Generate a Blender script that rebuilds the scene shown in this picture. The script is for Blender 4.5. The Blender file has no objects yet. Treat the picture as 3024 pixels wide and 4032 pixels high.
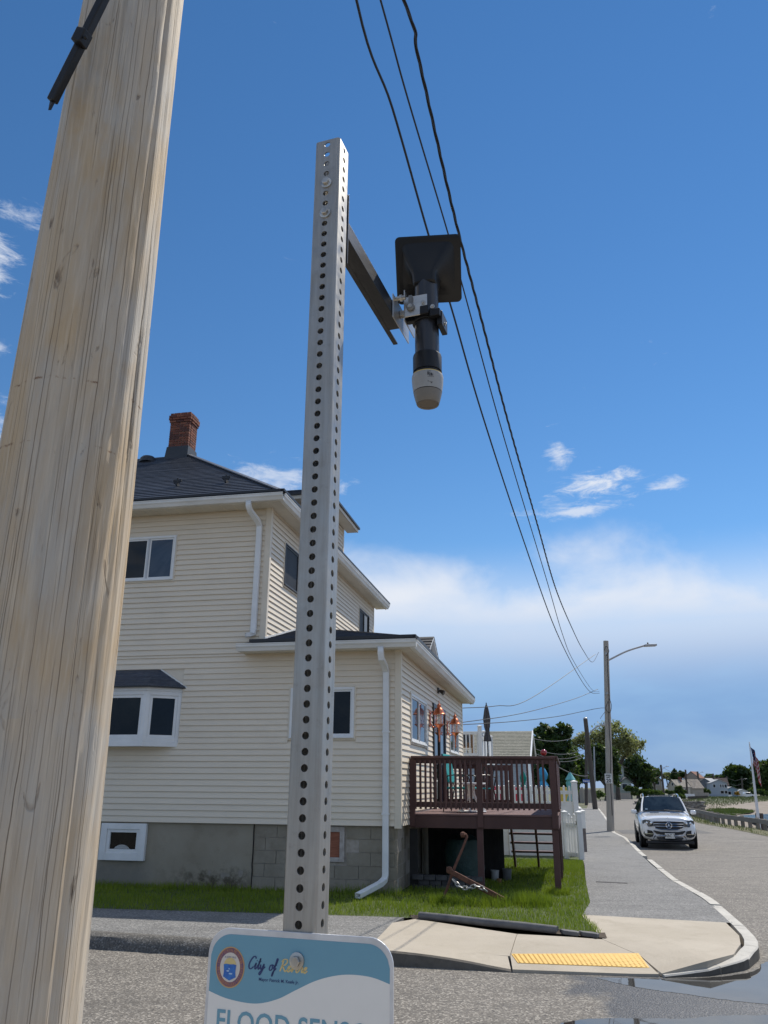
import bpy, math, random
import numpy as np
from mathutils import Vector, Matrix

scene = bpy.context.scene
COL = scene.collection
R = math.radians
random.seed(7)
rng = np.random.default_rng(7)

# ------------------------------------------------------------------ camera
FPX, PITCH, ROLL, CAMH = 3140.0, R(18.95), R(0.4), 1.75
cam = bpy.data.cameras.new('camera')
cam.sensor_fit = 'VERTICAL'
cam.sensor_height = 36.0
cam.lens = FPX / 4032.0 * 36.0
cam.clip_start = 0.05
cam.clip_end = 9000.0
camo = bpy.data.objects.new('camera', cam)
COL.objects.link(camo)
camo.matrix_world = (Matrix.Translation((0, 0, CAMH)) @ Matrix.Rotation(R(90) + PITCH, 4, 'X')
                     @ Matrix.Rotation(ROLL, 4, 'Z'))
cam.dof.use_dof = False
scene.camera = camo
scene.render.resolution_x, scene.render.resolution_y = 768, 1024

# ------------------------------------------------------------------ sun and sky
SUN_AZ, SUN_EL = R(40.4), R(51.4)          # azimuth measured clockwise from +Y
scene.view_settings.view_transform = 'Standard'
scene.view_settings.look = 'None'
scene.view_settings.gamma = 1.0
scene.view_settings.use_curve_mapping = False
scene.view_settings.exposure = 0.4

sun = bpy.data.lights.new('sun', 'SUN')
sun.energy = 3.5
sun.angle = R(0.5)
sun.color = (1.0, 0.935, 0.83)
suno = bpy.data.objects.new('sun', sun)
COL.objects.link(suno)
sdir = Vector((math.sin(SUN_AZ) * math.cos(SUN_EL), math.cos(SUN_AZ) * math.cos(SUN_EL), math.sin(SUN_EL)))
suno.rotation_euler = (-sdir).to_track_quat('-Z', 'Y').to_euler()
suno.location = (20, 20, 40)

world = bpy.data.worlds.new('World')
scene.world = world
world.use_nodes = True
wn, wl = world.node_tree.nodes, world.node_tree.links
wn.clear()

def wnode(t, **k):
    n = wn.new(t)
    for a, b in k.items():
        setattr(n, a, b)
    return n

def wmath(op, a, b=None, clamp=False):
    n = wnode('ShaderNodeMath', operation=op)
    n.use_clamp = clamp
    for i, q in enumerate((a, b)):
        if q is None:
            continue
        if isinstance(q, (int, float)):
            n.inputs[i].default_value = q
        else:
            wl.new(q, n.inputs[i])
    return n.outputs[0]

def wrange(v, a, b, c, d, interp='SMOOTHSTEP'):
    n = wnode('ShaderNodeMapRange', interpolation_type=interp)
    wl.new(v, n.inputs[0])
    for i, q in enumerate((a, b, c, d)):
        n.inputs[i + 1].default_value = q
    return n.outputs[0]

w_out = wnode('ShaderNodeOutputWorld')
w_bg = wnode('ShaderNodeBackground')
w_bg.inputs['Strength'].default_value = 0.1
w_sky = wnode('ShaderNodeTexSky', sky_type='NISHITA')
w_sky.sun_disc = False
w_sky.sun_elevation = SUN_EL
w_sky.sun_rotation = SUN_AZ
w_sky.altitude = 0
w_sky.air_density = 1.0
w_sky.dust_density = 0.0
w_sky.ozone_density = 3.0
w_hsv = wnode('ShaderNodeHueSaturation')
w_hsv.inputs['Saturation'].default_value = 1.22
w_hsv.inputs['Value'].default_value = 0.9
wl.new(w_sky.outputs[0], w_hsv.inputs['Color'])
w_tc = wnode('ShaderNodeTexCoord')
w_sep = wnode('ShaderNodeSeparateXYZ')
wl.new(w_tc.outputs['Generated'], w_sep.inputs[0])
wx, wy, wz = w_sep.outputs
# clouds lie on a flat layer: project the view direction on to a plane overhead
den = wmath('MAXIMUM', wz, 0.02)
den = wmath('ADD', den, 0.06)
cu, cv = wmath('DIVIDE', wx, den), wmath('DIVIDE', wy, den)
w_comb = wnode('ShaderNodeCombineXYZ')
wl.new(cu, w_comb.inputs[0]); wl.new(cv, w_comb.inputs[1])

def wnoise(scale, detail, rough, loc=(0, 0, 0), dist=0.0, stretch=(1, 1, 1), vec=None):
    mp = wnode('ShaderNodeMapping')
    mp.inputs['Location'].default_value = loc
    mp.inputs['Scale'].default_value = stretch
    wl.new(vec or w_comb.outputs[0], mp.inputs[0])
    n = wnode('ShaderNodeTexNoise')
    n.inputs['Scale'].default_value = scale
    n.inputs['Detail'].default_value = detail
    n.inputs['Roughness'].default_value = rough
    n.inputs['Distortion'].default_value = dist
    wl.new(mp.outputs[0], n.inputs['Vector'])
    return n.outputs[0]

elev = wmath('ARCSINE', wz)
elevd = wmath('MULTIPLY', elev, 180 / math.pi)
azim = wmath('ARCTAN2', wx, wy)
azd = wmath('MULTIPLY', azim, 180 / math.pi)
w_ang = wnode('ShaderNodeCombineXYZ')
wl.new(wmath('MULTIPLY', azd, 0.05), w_ang.inputs[0]); wl.new(wmath('MULTIPLY', elevd, 0.1), w_ang.inputs[1])
# a long bank of cloud low over the horizon with a ragged top edge
edge = wnoise(2.2, 6, 0.55, (3.1, 0.4, 0), 0.3, (1, 0.6, 1), w_ang.outputs[0])
top = wmath('ADD', 10.6, wmath('MULTIPLY', edge, 9.5))
bank_top = wrange(wmath('SUBTRACT', elevd, top), -3.6, 1.4, 1.0, 0.0)
bank_bot = wrange(elevd, 6.0, 13.0, 0.0, 1.0)
inner = wnoise(1.3, 5, 0.55, (7.7, 2.0, 0), 0.2, (1, 1.6, 1), w_ang.outputs[0])
bank_var = wrange(inner, 0.25, 0.6, 0.72, 1.0)
bank = wmath('MULTIPLY', wmath('MULTIPLY', bank_top, bank_bot), bank_var)
veil = wmath('MULTIPLY', wrange(elevd, -1.0, 7.0, 1.0, 0.85), wrange(elevd, 9.0, 17.0, 1.0, 0.0))
veil = wmath('MULTIPLY', veil, wrange(inner, 0.3, 0.7, 0.85, 1.05))
# a few small fair weather clouds and torn wisps
pn = wnoise(7.5, 10, 0.68, (2.2, 5.1, 0), 0.5, (1.0, 1.5, 1), w_ang.outputs[0])
wisp = None
for pa, pe, ra, re_, st_ in ((-30.6, 32.3, 2.6, 2.6, 1.0), (-29.2, 35.6, 2.8, 1.0, 0.6), (-28.9, 27.3, 1.0, 0.7, 0.55), (-29.0, 21.0, 3.2, 3.6, 0.9), (15.9, 20.3, 3.9, 1.25, 0.95), (13.4, 22.6, 1.3, 1.5, 0.72), (20.8, 19.8, 1.9, 0.6, 0.7), (14.2, 18.6, 4.2, 0.8, 0.72), (-8.0, 20.9, 6.0, 1.7, 0.62), (-48, 30, 7, 4, 0.9), (52, 24, 6, 3, 0.8), (120, 30, 10, 5, 0.9), (-110, 26, 9, 4, 0.9), (165, 35, 9, 5, 0.9)):
    qa = wmath('DIVIDE', wmath('SUBTRACT', azd, pa), ra); qe = wmath('DIVIDE', wmath('SUBTRACT', elevd, pe), re_)
    dd = wmath('SQRT', wmath('ADD', wmath('MULTIPLY', qa, qa), wmath('MULTIPLY', qe, qe)))
    mk_ = wrange(dd, 0.0, 1.5, 0.5, 0.0, 'LINEAR')
    p_ = wmath('MULTIPLY', wrange(wmath('ADD', mk_, wmath('MULTIPLY', pn, 1.1)), 0.74, 1.12, 0.0, 1.0), st_)
    wisp = p_ if wisp is None else wmath('MAXIMUM', wisp, p_)
# cumulus added outside the view to raise and whiten the fill light
fill_clouds = wnoise(1.15, 8, 0.55, (4.0, 9.0, 0), 0.15)
fill_clouds = wmath('MULTIPLY', wrange(fill_clouds, 0.46, 0.60, 0.0, 0.95), wrange(wmath('ABSOLUTE', azd), 34.0, 62.0, 0.0, 1.0))
fill_clouds = wmath('MULTIPLY', fill_clouds, wrange(elevd, 6.0, 14.0, 0.0, 1.0))
wisp = wmath('MAXIMUM', wisp, fill_clouds)
low = wmath('MULTIPLY', wrange(wnoise(3.0, 6, 0.6, (1.3, 8.8, 0), 0.2, (0.5, 3.5, 1), w_ang.outputs[0]), 0.52, 0.75, 0.0, 0.35), wmath('MULTIPLY', wrange(elevd, 1.5, 5.0, 0.0, 1.0), wrange(elevd, 6.0, 10.0, 1.0, 0.0)))
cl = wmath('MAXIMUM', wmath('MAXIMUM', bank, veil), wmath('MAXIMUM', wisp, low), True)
ccol = wnode('ShaderNodeMix', data_type='RGBA')
wl.new(wrange(elevd, 5, 13, 0.0, 1.0), ccol.inputs[0])
ccol.inputs[6].default_value = (1.55, 2.75, 5.0, 1)
ccol.inputs[7].default_value = (6.0, 6.35, 7.0, 1)
wmix = wnode('ShaderNodeMix', data_type='RGBA')
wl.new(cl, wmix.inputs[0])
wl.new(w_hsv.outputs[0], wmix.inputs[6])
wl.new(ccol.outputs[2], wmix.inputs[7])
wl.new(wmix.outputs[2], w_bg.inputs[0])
wl.new(w_bg.outputs[0], w_out.inputs[0])

# ------------------------------------------------------------------ measuring helper
def ray(x, y):
    u, v = (x - 1512.0) / FPX, -(y - 2016.0) / FPX
    X = u * math.cos(ROLL) - v * math.sin(ROLL)
    U = u * math.sin(ROLL) + v * math.cos(ROLL)
    return Vector((X, math.cos(PITCH) - U * math.sin(PITCH), math.sin(PITCH) + U * math.cos(PITCH)))

def at(x, y, Y):
    """point at forward distance Y seen in direction (x, y) of the photograph"""
    d = ray(x, y)
    return Vector((0, 0, CAMH)) + d * (Y / d.y)

# ------------------------------------------------------------------ mesh helpers
class MB:
    def __init__(s):
        s.v, s.f, s.m = [], [], []

    def add(s, vs, fs, mi=0):
        o = len(s.v)
        s.v.extend([tuple(map(float, q)) for q in vs])
        for q in fs:
            s.f.append(tuple(i + o for i in q)); s.m.append(mi)
        return s

    def box(s, x0, x1, y0, y1, z0, z1, mi=0):
        if x0 > x1: x0, x1 = x1, x0
        if y0 > y1: y0, y1 = y1, y0
        if z0 > z1: z0, z1 = z1, z0
        return s.add([(x0, y0, z0), (x1, y0, z0), (x1, y1, z0), (x0, y1, z0), (x0, y0, z1), (x1, y0, z1), (x1, y1, z1), (x0, y1, z1)],
                     [(0, 3, 2, 1), (4, 5, 6, 7), (0, 1, 5, 4), (1, 2, 6, 5), (2, 3, 7, 6), (3, 0, 4, 7)], mi)

    def obox(s, c, X, Y, Z, mi=0):
        c, X, Y, Z = Vector(c), Vector(X), Vector(Y), Vector(Z)
        vs = [c + X * a + Y * b + Z * d for d in (-1, 1) for a, b in ((-1, -1), (1, -1), (1, 1), (-1, 1))]
        return s.add(vs, [(0, 3, 2, 1), (4, 5, 6, 7), (0, 1, 5, 4), (1, 2, 6, 5), (2, 3, 7, 6), (3, 0, 4, 7)], mi)

    def bar(s, p, q, w, h, up=(0, 0, 1), mi=0):
        p, q = Vector(p), Vector(q)
        d = (q - p); L = d.length; d.normalize()
        sd = d.cross(Vector(up))
        if sd.length < 1e-4: sd = d.cross(Vector((0, 1, 0)))
        sd.normalize(); u = sd.cross(d).normalized()
        return s.obox((p + q) / 2, d * (L / 2), sd * (w / 2), u * (h / 2), mi)

    def tube(s, pts, r, n=8, cap=True, mi=0):
        pts = [Vector(q) for q in pts]
        rr = [r] * len(pts) if isinstance(r, (int, float)) else list(r)
        t0 = (pts[1] - pts[0]).normalized()
        nrm = t0.cross(Vector((0, 0, 1)))
        if nrm.length < 1e-3: nrm = t0.cross(Vector((1, 0, 0)))
        nrm.normalize()
        vs, fs = [], []
        for i, p in enumerate(pts):
            a = pts[max(i - 1, 0)]; b = pts[min(i + 1, len(pts) - 1)]
            t = (b - a).normalized()
            nrm = (nrm - t * nrm.dot(t)).normalized()
            bn = t.cross(nrm)
            for k in range(n):
                an = 2 * math.pi * k / n
                vs.append(p + (nrm * math.cos(an) + bn * math.sin(an)) * rr[i])
        for i in range(len(pts) - 1):
            for k in range(n):
                fs.append((i * n + k, i * n + (k + 1) % n, (i + 1) * n + (k + 1) % n, (i + 1) * n + k))
        if cap:
            fs.append(tuple(range(n - 1, -1, -1)))
            fs.append(tuple(range((len(pts) - 1) * n, len(pts) * n)))
        return s.add(vs, fs, mi)

    def lathe(s, prof, c=(0, 0, 0), n=24, rot=None, mi=0):
        c = Vector(c); vs, fs = [], []
        for (r, z) in prof:
            for k in range(n):
                an = 2 * math.pi * k / n
                q = Vector((r * math.cos(an), r * math.sin(an), z))
                if rot: q = rot @ q
                vs.append(c + q)
        for i in range(len(prof) - 1):
            for k in range(n):
                fs.append((i * n + k, i * n + (k + 1) % n, (i + 1) * n + (k + 1) % n, (i + 1) * n + k))
        if prof[0][0] > 1e-5: fs.append(tuple(range(n - 1, -1, -1)))
        if prof[-1][0] > 1e-5: fs.append(tuple(range((len(prof) - 1) * n, len(prof) * n)))
        return s.add(vs, fs, mi)

    def prism(s, poly, z0, z1, mi=0):
        n = len(poly)
        g = (lambda z, p: z(p[0], p[1]) if callable(z) else z)
        vs = [(p[0], p[1], g(z0, p)) for p in poly] + [(p[0], p[1], g(z1, p)) for p in poly]
        fs = [tuple(range(n - 1, -1, -1)), tuple(range(n, 2 * n))] + [(i, (i + 1) % n, n + (i + 1) % n, n + i) for i in range(n)]
        return s.add(vs, fs, mi)

    def poly(s, pts, mi=0):
        return s.add(pts, [tuple(range(len(pts)))], mi)

    def extr(s, pts, vec, mi=0):
        """extrude a planar outline of 3D points by a vector"""
        n = len(pts); pts = [Vector(q) for q in pts]; vec = Vector(vec)
        return s.add(pts + [q + vec for q in pts], [tuple(range(n - 1, -1, -1)), tuple(range(n, 2 * n))] + [(i, (i + 1) % n, n + (i + 1) % n, n + i) for i in range(n)], mi)

    def build(s, name, mats, parent=None, smooth=False, off=None, bevel=0, rot=None):
        me = bpy.data.meshes.new(name)
        vs = s.v
        if off is not None:
            vs = [(a - off[0], b - off[1], c - off[2]) for a, b, c in vs]
        me.from_pydata(vs, [], s.f)
        if not isinstance(mats, (list, tuple)): mats = [mats]
        for q in mats: me.materials.append(q)
        if len(mats) > 1: me.polygons.foreach_set('material_index', s.m)
        if smooth:
            me.polygons.foreach_set('use_smooth', [True] * len(s.f))
            me.set_sharp_from_angle(angle=R(38))
        me.validate(); me.update()
        o = bpy.data.objects.new(name, me)
        COL.objects.link(o)
        if parent: o.parent = parent
        if bevel:
            b = o.modifiers.new('bevel', 'BEVEL'); b.width = bevel; b.segments = 2; b.limit_method = 'ANGLE'; b.angle_limit = R(40)
        return o

def npmesh(name, verts, faces, m, parent=None, off=None):
    me = bpy.data.meshes.new(name)
    v = np.asarray(verts, dtype=np.float32)
    if off is not None: v = v - np.asarray(off, dtype=np.float32)
    fc = np.asarray(faces, dtype=np.int32)
    k = fc.shape[1]
    me.vertices.add(len(v)); me.vertices.foreach_set('co', v.ravel())
    me.loops.add(fc.size); me.loops.foreach_set('vertex_index', fc.ravel())
    me.polygons.add(len(fc))
    me.polygons.foreach_set('loop_start', np.arange(0, fc.size, k, dtype=np.int32))
    me.materials.append(m); me.update(calc_edges=True); me.validate()
    o = bpy.data.objects.new(name, me); COL.objects.link(o)
    if parent: o.parent = parent
    return o

def thing(name, label, cat, loc=(0, 0, 0), rz=0.0, group=None):
    o = bpy.data.objects.new(name, None); COL.objects.link(o)
    o.empty_display_size = 0.1
    o.location = loc; o.rotation_euler = (0, 0, rz)
    o['label'] = label; o['category'] = cat
    if group: o['group'] = group
    return o

def tag(o, label, cat, group=None):
    o['label'] = label; o['category'] = cat
    if group: o['group'] = group
    return o

def setting(o, kind='structure'):
    o['kind'] = kind
    return o

def copy_tree(o, parent=None):
    c = o.copy(); COL.objects.link(c); c.parent = parent
    for ch in list(o.children): copy_tree(ch, c)
    return c

def catmull(pts, n=8):
    P = [Vector(q) for q in pts]; P = [P[0] * 2 - P[1]] + P + [P[-1] * 2 - P[-2]]
    out = []
    for i in range(1, len(P) - 2):
        for k in range(n):
            t = k / n
            out.append(0.5 * ((2 * P[i]) + (P[i + 1] - P[i - 1]) * t + (2 * P[i - 1] - 5 * P[i] + 4 * P[i + 1] - P[i + 2]) * t * t + (3 * P[i] - P[i - 1] - 3 * P[i + 1] + P[i + 2]) * t ** 3))
    out.append(P[-2]); return out

# ------------------------------------------------------------------ materials
def nt(name):
    m = bpy.data.materials.new(name); m.use_nodes = True
    t = m.node_tree; t.nodes.clear()
    out = t.nodes.new('ShaderNodeOutputMaterial'); b = t.nodes.new('ShaderNodeBsdfPrincipled')
    t.links.new(b.outputs[0], out.inputs[0])
    return m, t, b, out

class NG:
    def __init__(s, t): s.t = t
    def n(s, ty, **k):
        q = s.t.nodes.new(ty)
        for a, b in k.items(): setattr(q, a, b)
        return q
    def l(s, a, b): s.t.links.new(a, b)
    def coords(s, kind='Object', scale=(1, 1, 1), loc=(0, 0, 0)):
        tc = s.n('ShaderNodeTexCoord'); mp = s.n('ShaderNodeMapping')
        mp.inputs['Scale'].default_value = scale; mp.inputs['Location'].default_value = loc
        s.l(tc.outputs[kind], mp.inputs[0]); return mp.outputs[0]
    def noise(s, vec, scale=5, detail=4, rough=0.55, dist=0.0):
        q = s.n('ShaderNodeTexNoise'); q.inputs['Scale'].default_value = scale; q.inputs['Detail'].default_value = detail
        q.inputs['Roughness'].default_value = rough; q.inputs['Distortion'].default_value = dist
        s.l(vec, q.inputs['Vector']); return q.outputs[0]
    def rng(s, v, a, b, c=0.0, d=1.0):
        q = s.n('ShaderNodeMapRange'); s.l(v, q.inputs[0])
        for i, w in enumerate((a, b, c, d)): q.inputs[i + 1].default_value = w
        return q.outputs[0]
    def math(s, op, a, b=None, clamp=False):
        q = s.n('ShaderNodeMath', operation=op); q.use_clamp = clamp
        for i, w in enumerate((a, b)):
            if w is None: continue
            if isinstance(w, (int, float)): q.inputs[i].default_value = w
            else: s.l(w, q.inputs[i])
        return q.outputs[0]
    def mix(s, f, a, b, mode='MIX'):
        q = s.n('ShaderNodeMix', data_type='RGBA', blend_type=mode)
        for i, w in ((0, f), (6, a), (7, b)):
            if isinstance(w, (int, float)): q.inputs[i].default_value = w
            elif isinstance(w, (tuple, list)): q.inputs[i].default_value = (*w[:3], 1)
            else: s.l(w, q.inputs[i])
        return q.outputs[2]
    def bump(s, h, strength, dist, prev=None):
        q = s.n('ShaderNodeBump'); q.inputs['Strength'].default_value = strength; q.inputs['Distance'].default_value = dist
        s.l(h, q.inputs['Height'])
        if prev is not None: s.l(prev, q.inputs['Normal'])
        return q.outputs[0]
    def rand(s):
        return s.n('ShaderNodeObjectInfo').outputs['Random']

MATS = {}
def mat(name, c1, c2=None, scale=5.0, detail=4, rough=0.6, metal=0.0, spec=0.5, stretch=(1, 1, 1), lohi=(0.35, 0.65), bump=0.0, bscale=None, bdist=0.01, rnd=0.0, coat=0.0, coords='Object', rvar=0.0, c3=None, s3=1.0):
    if name in MATS: return MATS[name]
    m, t, b, out = nt(name); g = NG(t)
    v = g.coords(coords, stretch)
    nz = g.noise(v, scale, detail)
    col = g.mix(g.rng(nz, *lohi), c1, c2 if c2 else c1)
    if c3: col = g.mix(g.rng(g.noise(v, s3, 5, 0.6), 0.5, 0.72), col, c3)
    if rnd:
        col = g.mix(1.0, col, g.n('ShaderNodeCombineColor').outputs[0], 'MULTIPLY') if False else g.mix(g.math('MULTIPLY', g.rand(), rnd), col, (0.0, 0.0, 0.0))
    g.l(col, b.inputs['Base Color'])
    b.inputs['Roughness'].default_value = rough; b.inputs['Metallic'].default_value = metal
    b.inputs['Specular IOR Level'].default_value = spec
    if rvar: g.l(g.rng(nz, 0.3, 0.7, max(rough - rvar, 0.02), min(rough + rvar, 1)), b.inputs['Roughness'])
    if coat: b.inputs['Coat Weight'].default_value = coat; b.inputs['Coat Roughness'].default_value = 0.04
    if bump: g.l(g.bump(g.noise(v, bscale or scale * 6, 5, 0.6), bump, bdist), b.inputs['Normal'])
    MATS[name] = m
    return m
# ------------------------------------------------------------------ surface materials
def m_asphalt(name, c1, c2, speck, wet=False, cracks=True):
    m, t, b, out = nt(name); g = NG(t)
    v = g.coords('Object')
    big = g.noise(v, 0.35, 5, 0.6)
    fine = g.noise(v, 55, 3, 0.7)
    col = g.mix(g.rng(big, 0.3, 0.7), c1, c2)
    vor = g.n('ShaderNodeTexVoronoi'); vor.inputs['Scale'].default_value = 62; g.l(v, vor.inputs['Vector'])
    sepc = g.n('ShaderNodeSeparateColor'); g.l(vor.outputs['Color'], sepc.inputs[0])
    col = g.mix(g.rng(sepc.outputs[0], 0.62, 0.92, 0, 0.75), col, speck)
    col = g.mix(g.rng(sepc.outputs[1], 0.7, 0.95, 0, 0.6), col, (0.03, 0.03, 0.033))
    col = g.mix(g.rng(g.noise(v, 1.7, 6, 0.65), 0.52, 0.75, 0, 0.45), col, (0.075, 0.07, 0.065))
    col = g.mix(g.rng(g.noise(g.coords('Object', (0.25, 1.6, 1)), 2.2, 6, 0.65), 0.5, 0.72, 0, 0.5), col, tuple(q * 0.55 for q in c1))
    rough = g.rng(fine, 0.3, 0.7, 0.75, 0.95)
    if wet:
        s = g.n('ShaderNodeSeparateXYZ'); g.l(v, s.inputs[0])
        wob = g.noise(v, 1.6, 5, 0.6)
        e1 = g.math('SUBTRACT', s.outputs[0], g.math('ADD', 1.15, g.math('MULTIPLY', wob, 1.2)))
        e2 = g.math('SUBTRACT', g.math('ADD', 8.35, g.math('MULTIPLY', wob, 1.5)), s.outputs[1])
        e3 = g.math('SUBTRACT', s.outputs[1], 4.0)
        msk = g.rng(g.math('MINIMUM', g.math('MINIMUM', e1, e2), e3), -0.02, 0.16)
        col = g.mix(msk, col, g.mix(1.0, col, (0.25, 0.26, 0.29), 'MULTIPLY'))
        rough = g.math('SUBTRACT', rough, g.math('MULTIPLY', msk, 0.36))
    g.l(col, b.inputs['Base Color']); g.l(rough, b.inputs['Roughness'])
    h = g.math('ADD', g.math('MULTIPLY', vor.outputs['Distance'], 0.7), fine)
    g.l(g.bump(h, 0.7, 0.006), b.inputs['Normal'])
    MATS[name] = m; return m

def m_concrete(name, c1, c2, stain, sc=1.0, bump=0.25):
    m, t, b, out = nt(name); g = NG(t)
    v = g.coords('Object')
    col = g.mix(g.rng(g.noise(v, 1.1 * sc, 6, 0.6), 0.3, 0.7), c1, c2)
    col = g.mix(g.rng(g.noise(v, 2.9 * sc, 8, 0.68), 0.52, 0.78, 0, 0.6), col, stain)
    col = g.mix(g.rng(g.noise(v, 120, 2, 0.7), 0.55, 0.75, 0, 0.35), col, (0.12, 0.115, 0.105))
    g.l(col, b.inputs['Base Color']); b.inputs['Roughness'].default_value = 0.88
    g.l(g.bump(g.noise(v, 90 * sc, 5, 0.7), bump, 0.006), b.inputs['Normal'])
    MATS[name] = m; return m

ASPH = m_asphalt('road_asphalt', (0.128, 0.115, 0.098), (0.172, 0.155, 0.133), (0.44, 0.405, 0.35), wet=True)
WALKASPH = m_asphalt('sidewalk_asphalt', (0.15, 0.15, 0.15), (0.20, 0.198, 0.19), (0.36, 0.35, 0.33))
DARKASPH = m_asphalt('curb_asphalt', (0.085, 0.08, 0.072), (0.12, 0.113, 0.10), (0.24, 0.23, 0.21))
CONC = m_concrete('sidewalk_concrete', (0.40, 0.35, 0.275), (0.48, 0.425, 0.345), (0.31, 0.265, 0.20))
KERB_SHADE_GRIME = m_concrete('kerb_shade_grime', (0.10, 0.088, 0.07), (0.16, 0.14, 0.115), (0.05, 0.043, 0.034), 3)  # kerb front faces: shade painted into the colour, plus grime
GRANITE = m_concrete('granite', (0.45, 0.43, 0.385), (0.58, 0.555, 0.50), (0.25, 0.24, 0.22), 2.5)
STUCCO = m_concrete('foundation_stucco', (0.29, 0.25, 0.185), (0.35, 0.31, 0.24), (0.215, 0.18, 0.13), 1.2, 0.35)
BLOCK = m_concrete('concrete_block', (0.26, 0.225, 0.17), (0.35, 0.305, 0.24), (0.18, 0.15, 0.11), 4, 0.9)
SOIL = mat('soil', (0.07, 0.05, 0.035), (0.12, 0.095, 0.07), 9, rough=0.95, bump=0.8, bscale=40, bdist=0.02)
LAWN = mat('lawn_soil', (0.05, 0.075, 0.02), (0.075, 0.095, 0.03), 6, rough=0.95, bump=0.5, bscale=60)
SAND = mat('beach_sand', (0.30, 0.255, 0.205), (0.23, 0.195, 0.16), 0.12, 8, rough=0.95, bump=0.4, bscale=3, bdist=0.1, c3=(0.17, 0.14, 0.11), s3=0.35)
FARLAND = mat('far_land', (0.085, 0.10, 0.045), (0.14, 0.13, 0.075), 0.08, 6, rough=0.95)
TACT = mat('yellow_paver', (0.80, 0.52, 0.15), (0.74, 0.46, 0.12), 14, rough=0.7, bump=0.15, bscale=80)
PLASTICGREY = mat('edging_grey', (0.10, 0.10, 0.105), (0.16, 0.155, 0.15), 7, rough=0.75, bump=0.3, bscale=30)
def stucco_stain():
    t = STUCCO.node_tree; g = NG(t); b = [n for n in t.nodes if n.type == 'BSDF_PRINCIPLED'][0]
    old = b.inputs['Base Color'].links[0].from_socket
    v = g.coords('Object'); s = g.n('ShaderNodeSeparateXYZ'); g.l(v, s.inputs[0])
    wob = g.noise(v, 6, 7, 0.68)
    hgt = g.rng(g.math('ADD', s.outputs[2], g.math('MULTIPLY', g.math('SUBTRACT', wob, 0.5), 0.9)), 0.22, 0.42, 1, 0)
    side = g.math('MULTIPLY', g.rng(s.outputs[0], -4.3, -3.4), g.rng(s.outputs[0], -2.75, -2.55, 1, 0.5))
    msk = g.math('MULTIPLY', g.math('MULTIPLY', hgt, side), g.rng(g.noise(g.coords('Object', (1, 1, 1), (2, 0, 0)), 9, 6, 0.7), 0.38, 0.56, 0.15, 1))
    col = g.mix(g.math('MULTIPLY', msk, 0.85), old, (0.055, 0.042, 0.022))
    lft = g.math('MULTIPLY', g.rng(s.outputs[0], -4.6, -4.2, 1, 0), g.rng(g.math('ADD', s.outputs[2], g.math('MULTIPLY', wob, 0.4)), 0.5, 0.8, 1, 0))
    col = g.mix(g.math('MULTIPLY', lft, 0.5), col, (0.12, 0.12, 0.118))
    g.l(col, b.inputs['Base Color'])
stucco_stain()
WATER = mat('bay_water', (0.02, 0.045, 0.06), rough=0.12, bump=0.35, bscale=1.3, bdist=0.05)

def m_puddle():
    m, t, b, out = nt('puddle_water'); g = NG(t)
    v = g.coords('Object')
    g.l(g.mix(g.rng(g.noise(v, 3, 4), 0.4, 0.6), (0.035, 0.033, 0.03), (0.05, 0.048, 0.044)), b.inputs['Base Color'])
    b.inputs['Roughness'].default_value = 0.025; b.inputs['IOR'].default_value = 1.45; b.inputs['Specular IOR Level'].default_value = 0.5
    g.l(g.bump(g.noise(v, 5, 2), 0.03, 0.01), b.inputs['Normal'])
    MATS['puddle_water'] = m; return m
PUD = m_puddle()

def m_leaf(name, c1, c2, sc=1.2, trans=0.35):
    m, t, b, out = nt(name); g = NG(t)
    v = g.coords('Object')
    geo = g.n('ShaderNodeNewGeometry')
    col = g.mix(g.rng(g.noise(v, sc, 3, 0.6), 0.3, 0.7), c1, c2)
    g.l(col, b.inputs['Base Color']); b.inputs['Roughness'].default_value = 0.55
    tr = g.n('ShaderNodeBsdfTranslucent'); g.l(g.mix(0.5, col, (0.16, 0.24, 0.02)), tr.inputs[0])
    mx = g.n('ShaderNodeMixShader'); mx.inputs[0].default_value = trans
    g.l(b.outputs[0], mx.inputs[1]); g.l(tr.outputs[0], mx.inputs[2]); g.l(mx.outputs[0], out.inputs[0])
    MATS[name] = m; return m
GRASS = m_leaf('grass_blade', (0.14, 0.215, 0.010), (0.26, 0.325, 0.020), 2.2, 0.38)
GRASSDRY = m_leaf('grass_dry', (0.26, 0.20, 0.10), (0.17, 0.15, 0.06), 3, 0.2)

# ------------------------------------------------------------------ ground
def zg(x, y):
    t = min(max((y - 12.0) / 18.0, 0.0), 1.0)
    z = -0.3 * t * t * (3 - 2 * t)
    if y > 110: z -= (min(y, 450) - 110) * 0.005
    return z

def gp(x, y, z):
    d = ray(x, y); return Vector((0, 0, CAMH)) + d * ((z - CAMH) / d.z)

SHORE = [(11, -80), (14.2, 10), (17.9, 34), (20.0, 45), (21.0, 53), (23.3, 62), (29, 88), (36.5, 118), (50, 160), (72, 215), (96, 262), (141, 353), (175, 405), (300, 540), (700, 900)]
SH = np.array(SHORE, float)
def shore_dist(x, y):
    """distance from the shore line, positive on the bay side"""
    p = np.stack([x, y], -1)[..., None, :]
    a, b = SH[:-1], SH[1:]
    ab = b - a
    t = np.clip(((p - a) * ab).sum(-1) / (ab ** 2).sum(-1), 0, 1)
    q = a + t[..., None] * ab
    d2 = ((p - q) ** 2).sum(-1)
    i = d2.argmin(-1)
    cr = np.take_along_axis(ab[..., 0] * (p[..., 1] - a[..., 1]) - ab[..., 1] * (p[..., 0] - a[..., 0]), i[..., None], -1)[..., 0]
    return np.sqrt(d2.min(-1)) * np.where(cr < 0, 1, -1)

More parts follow.
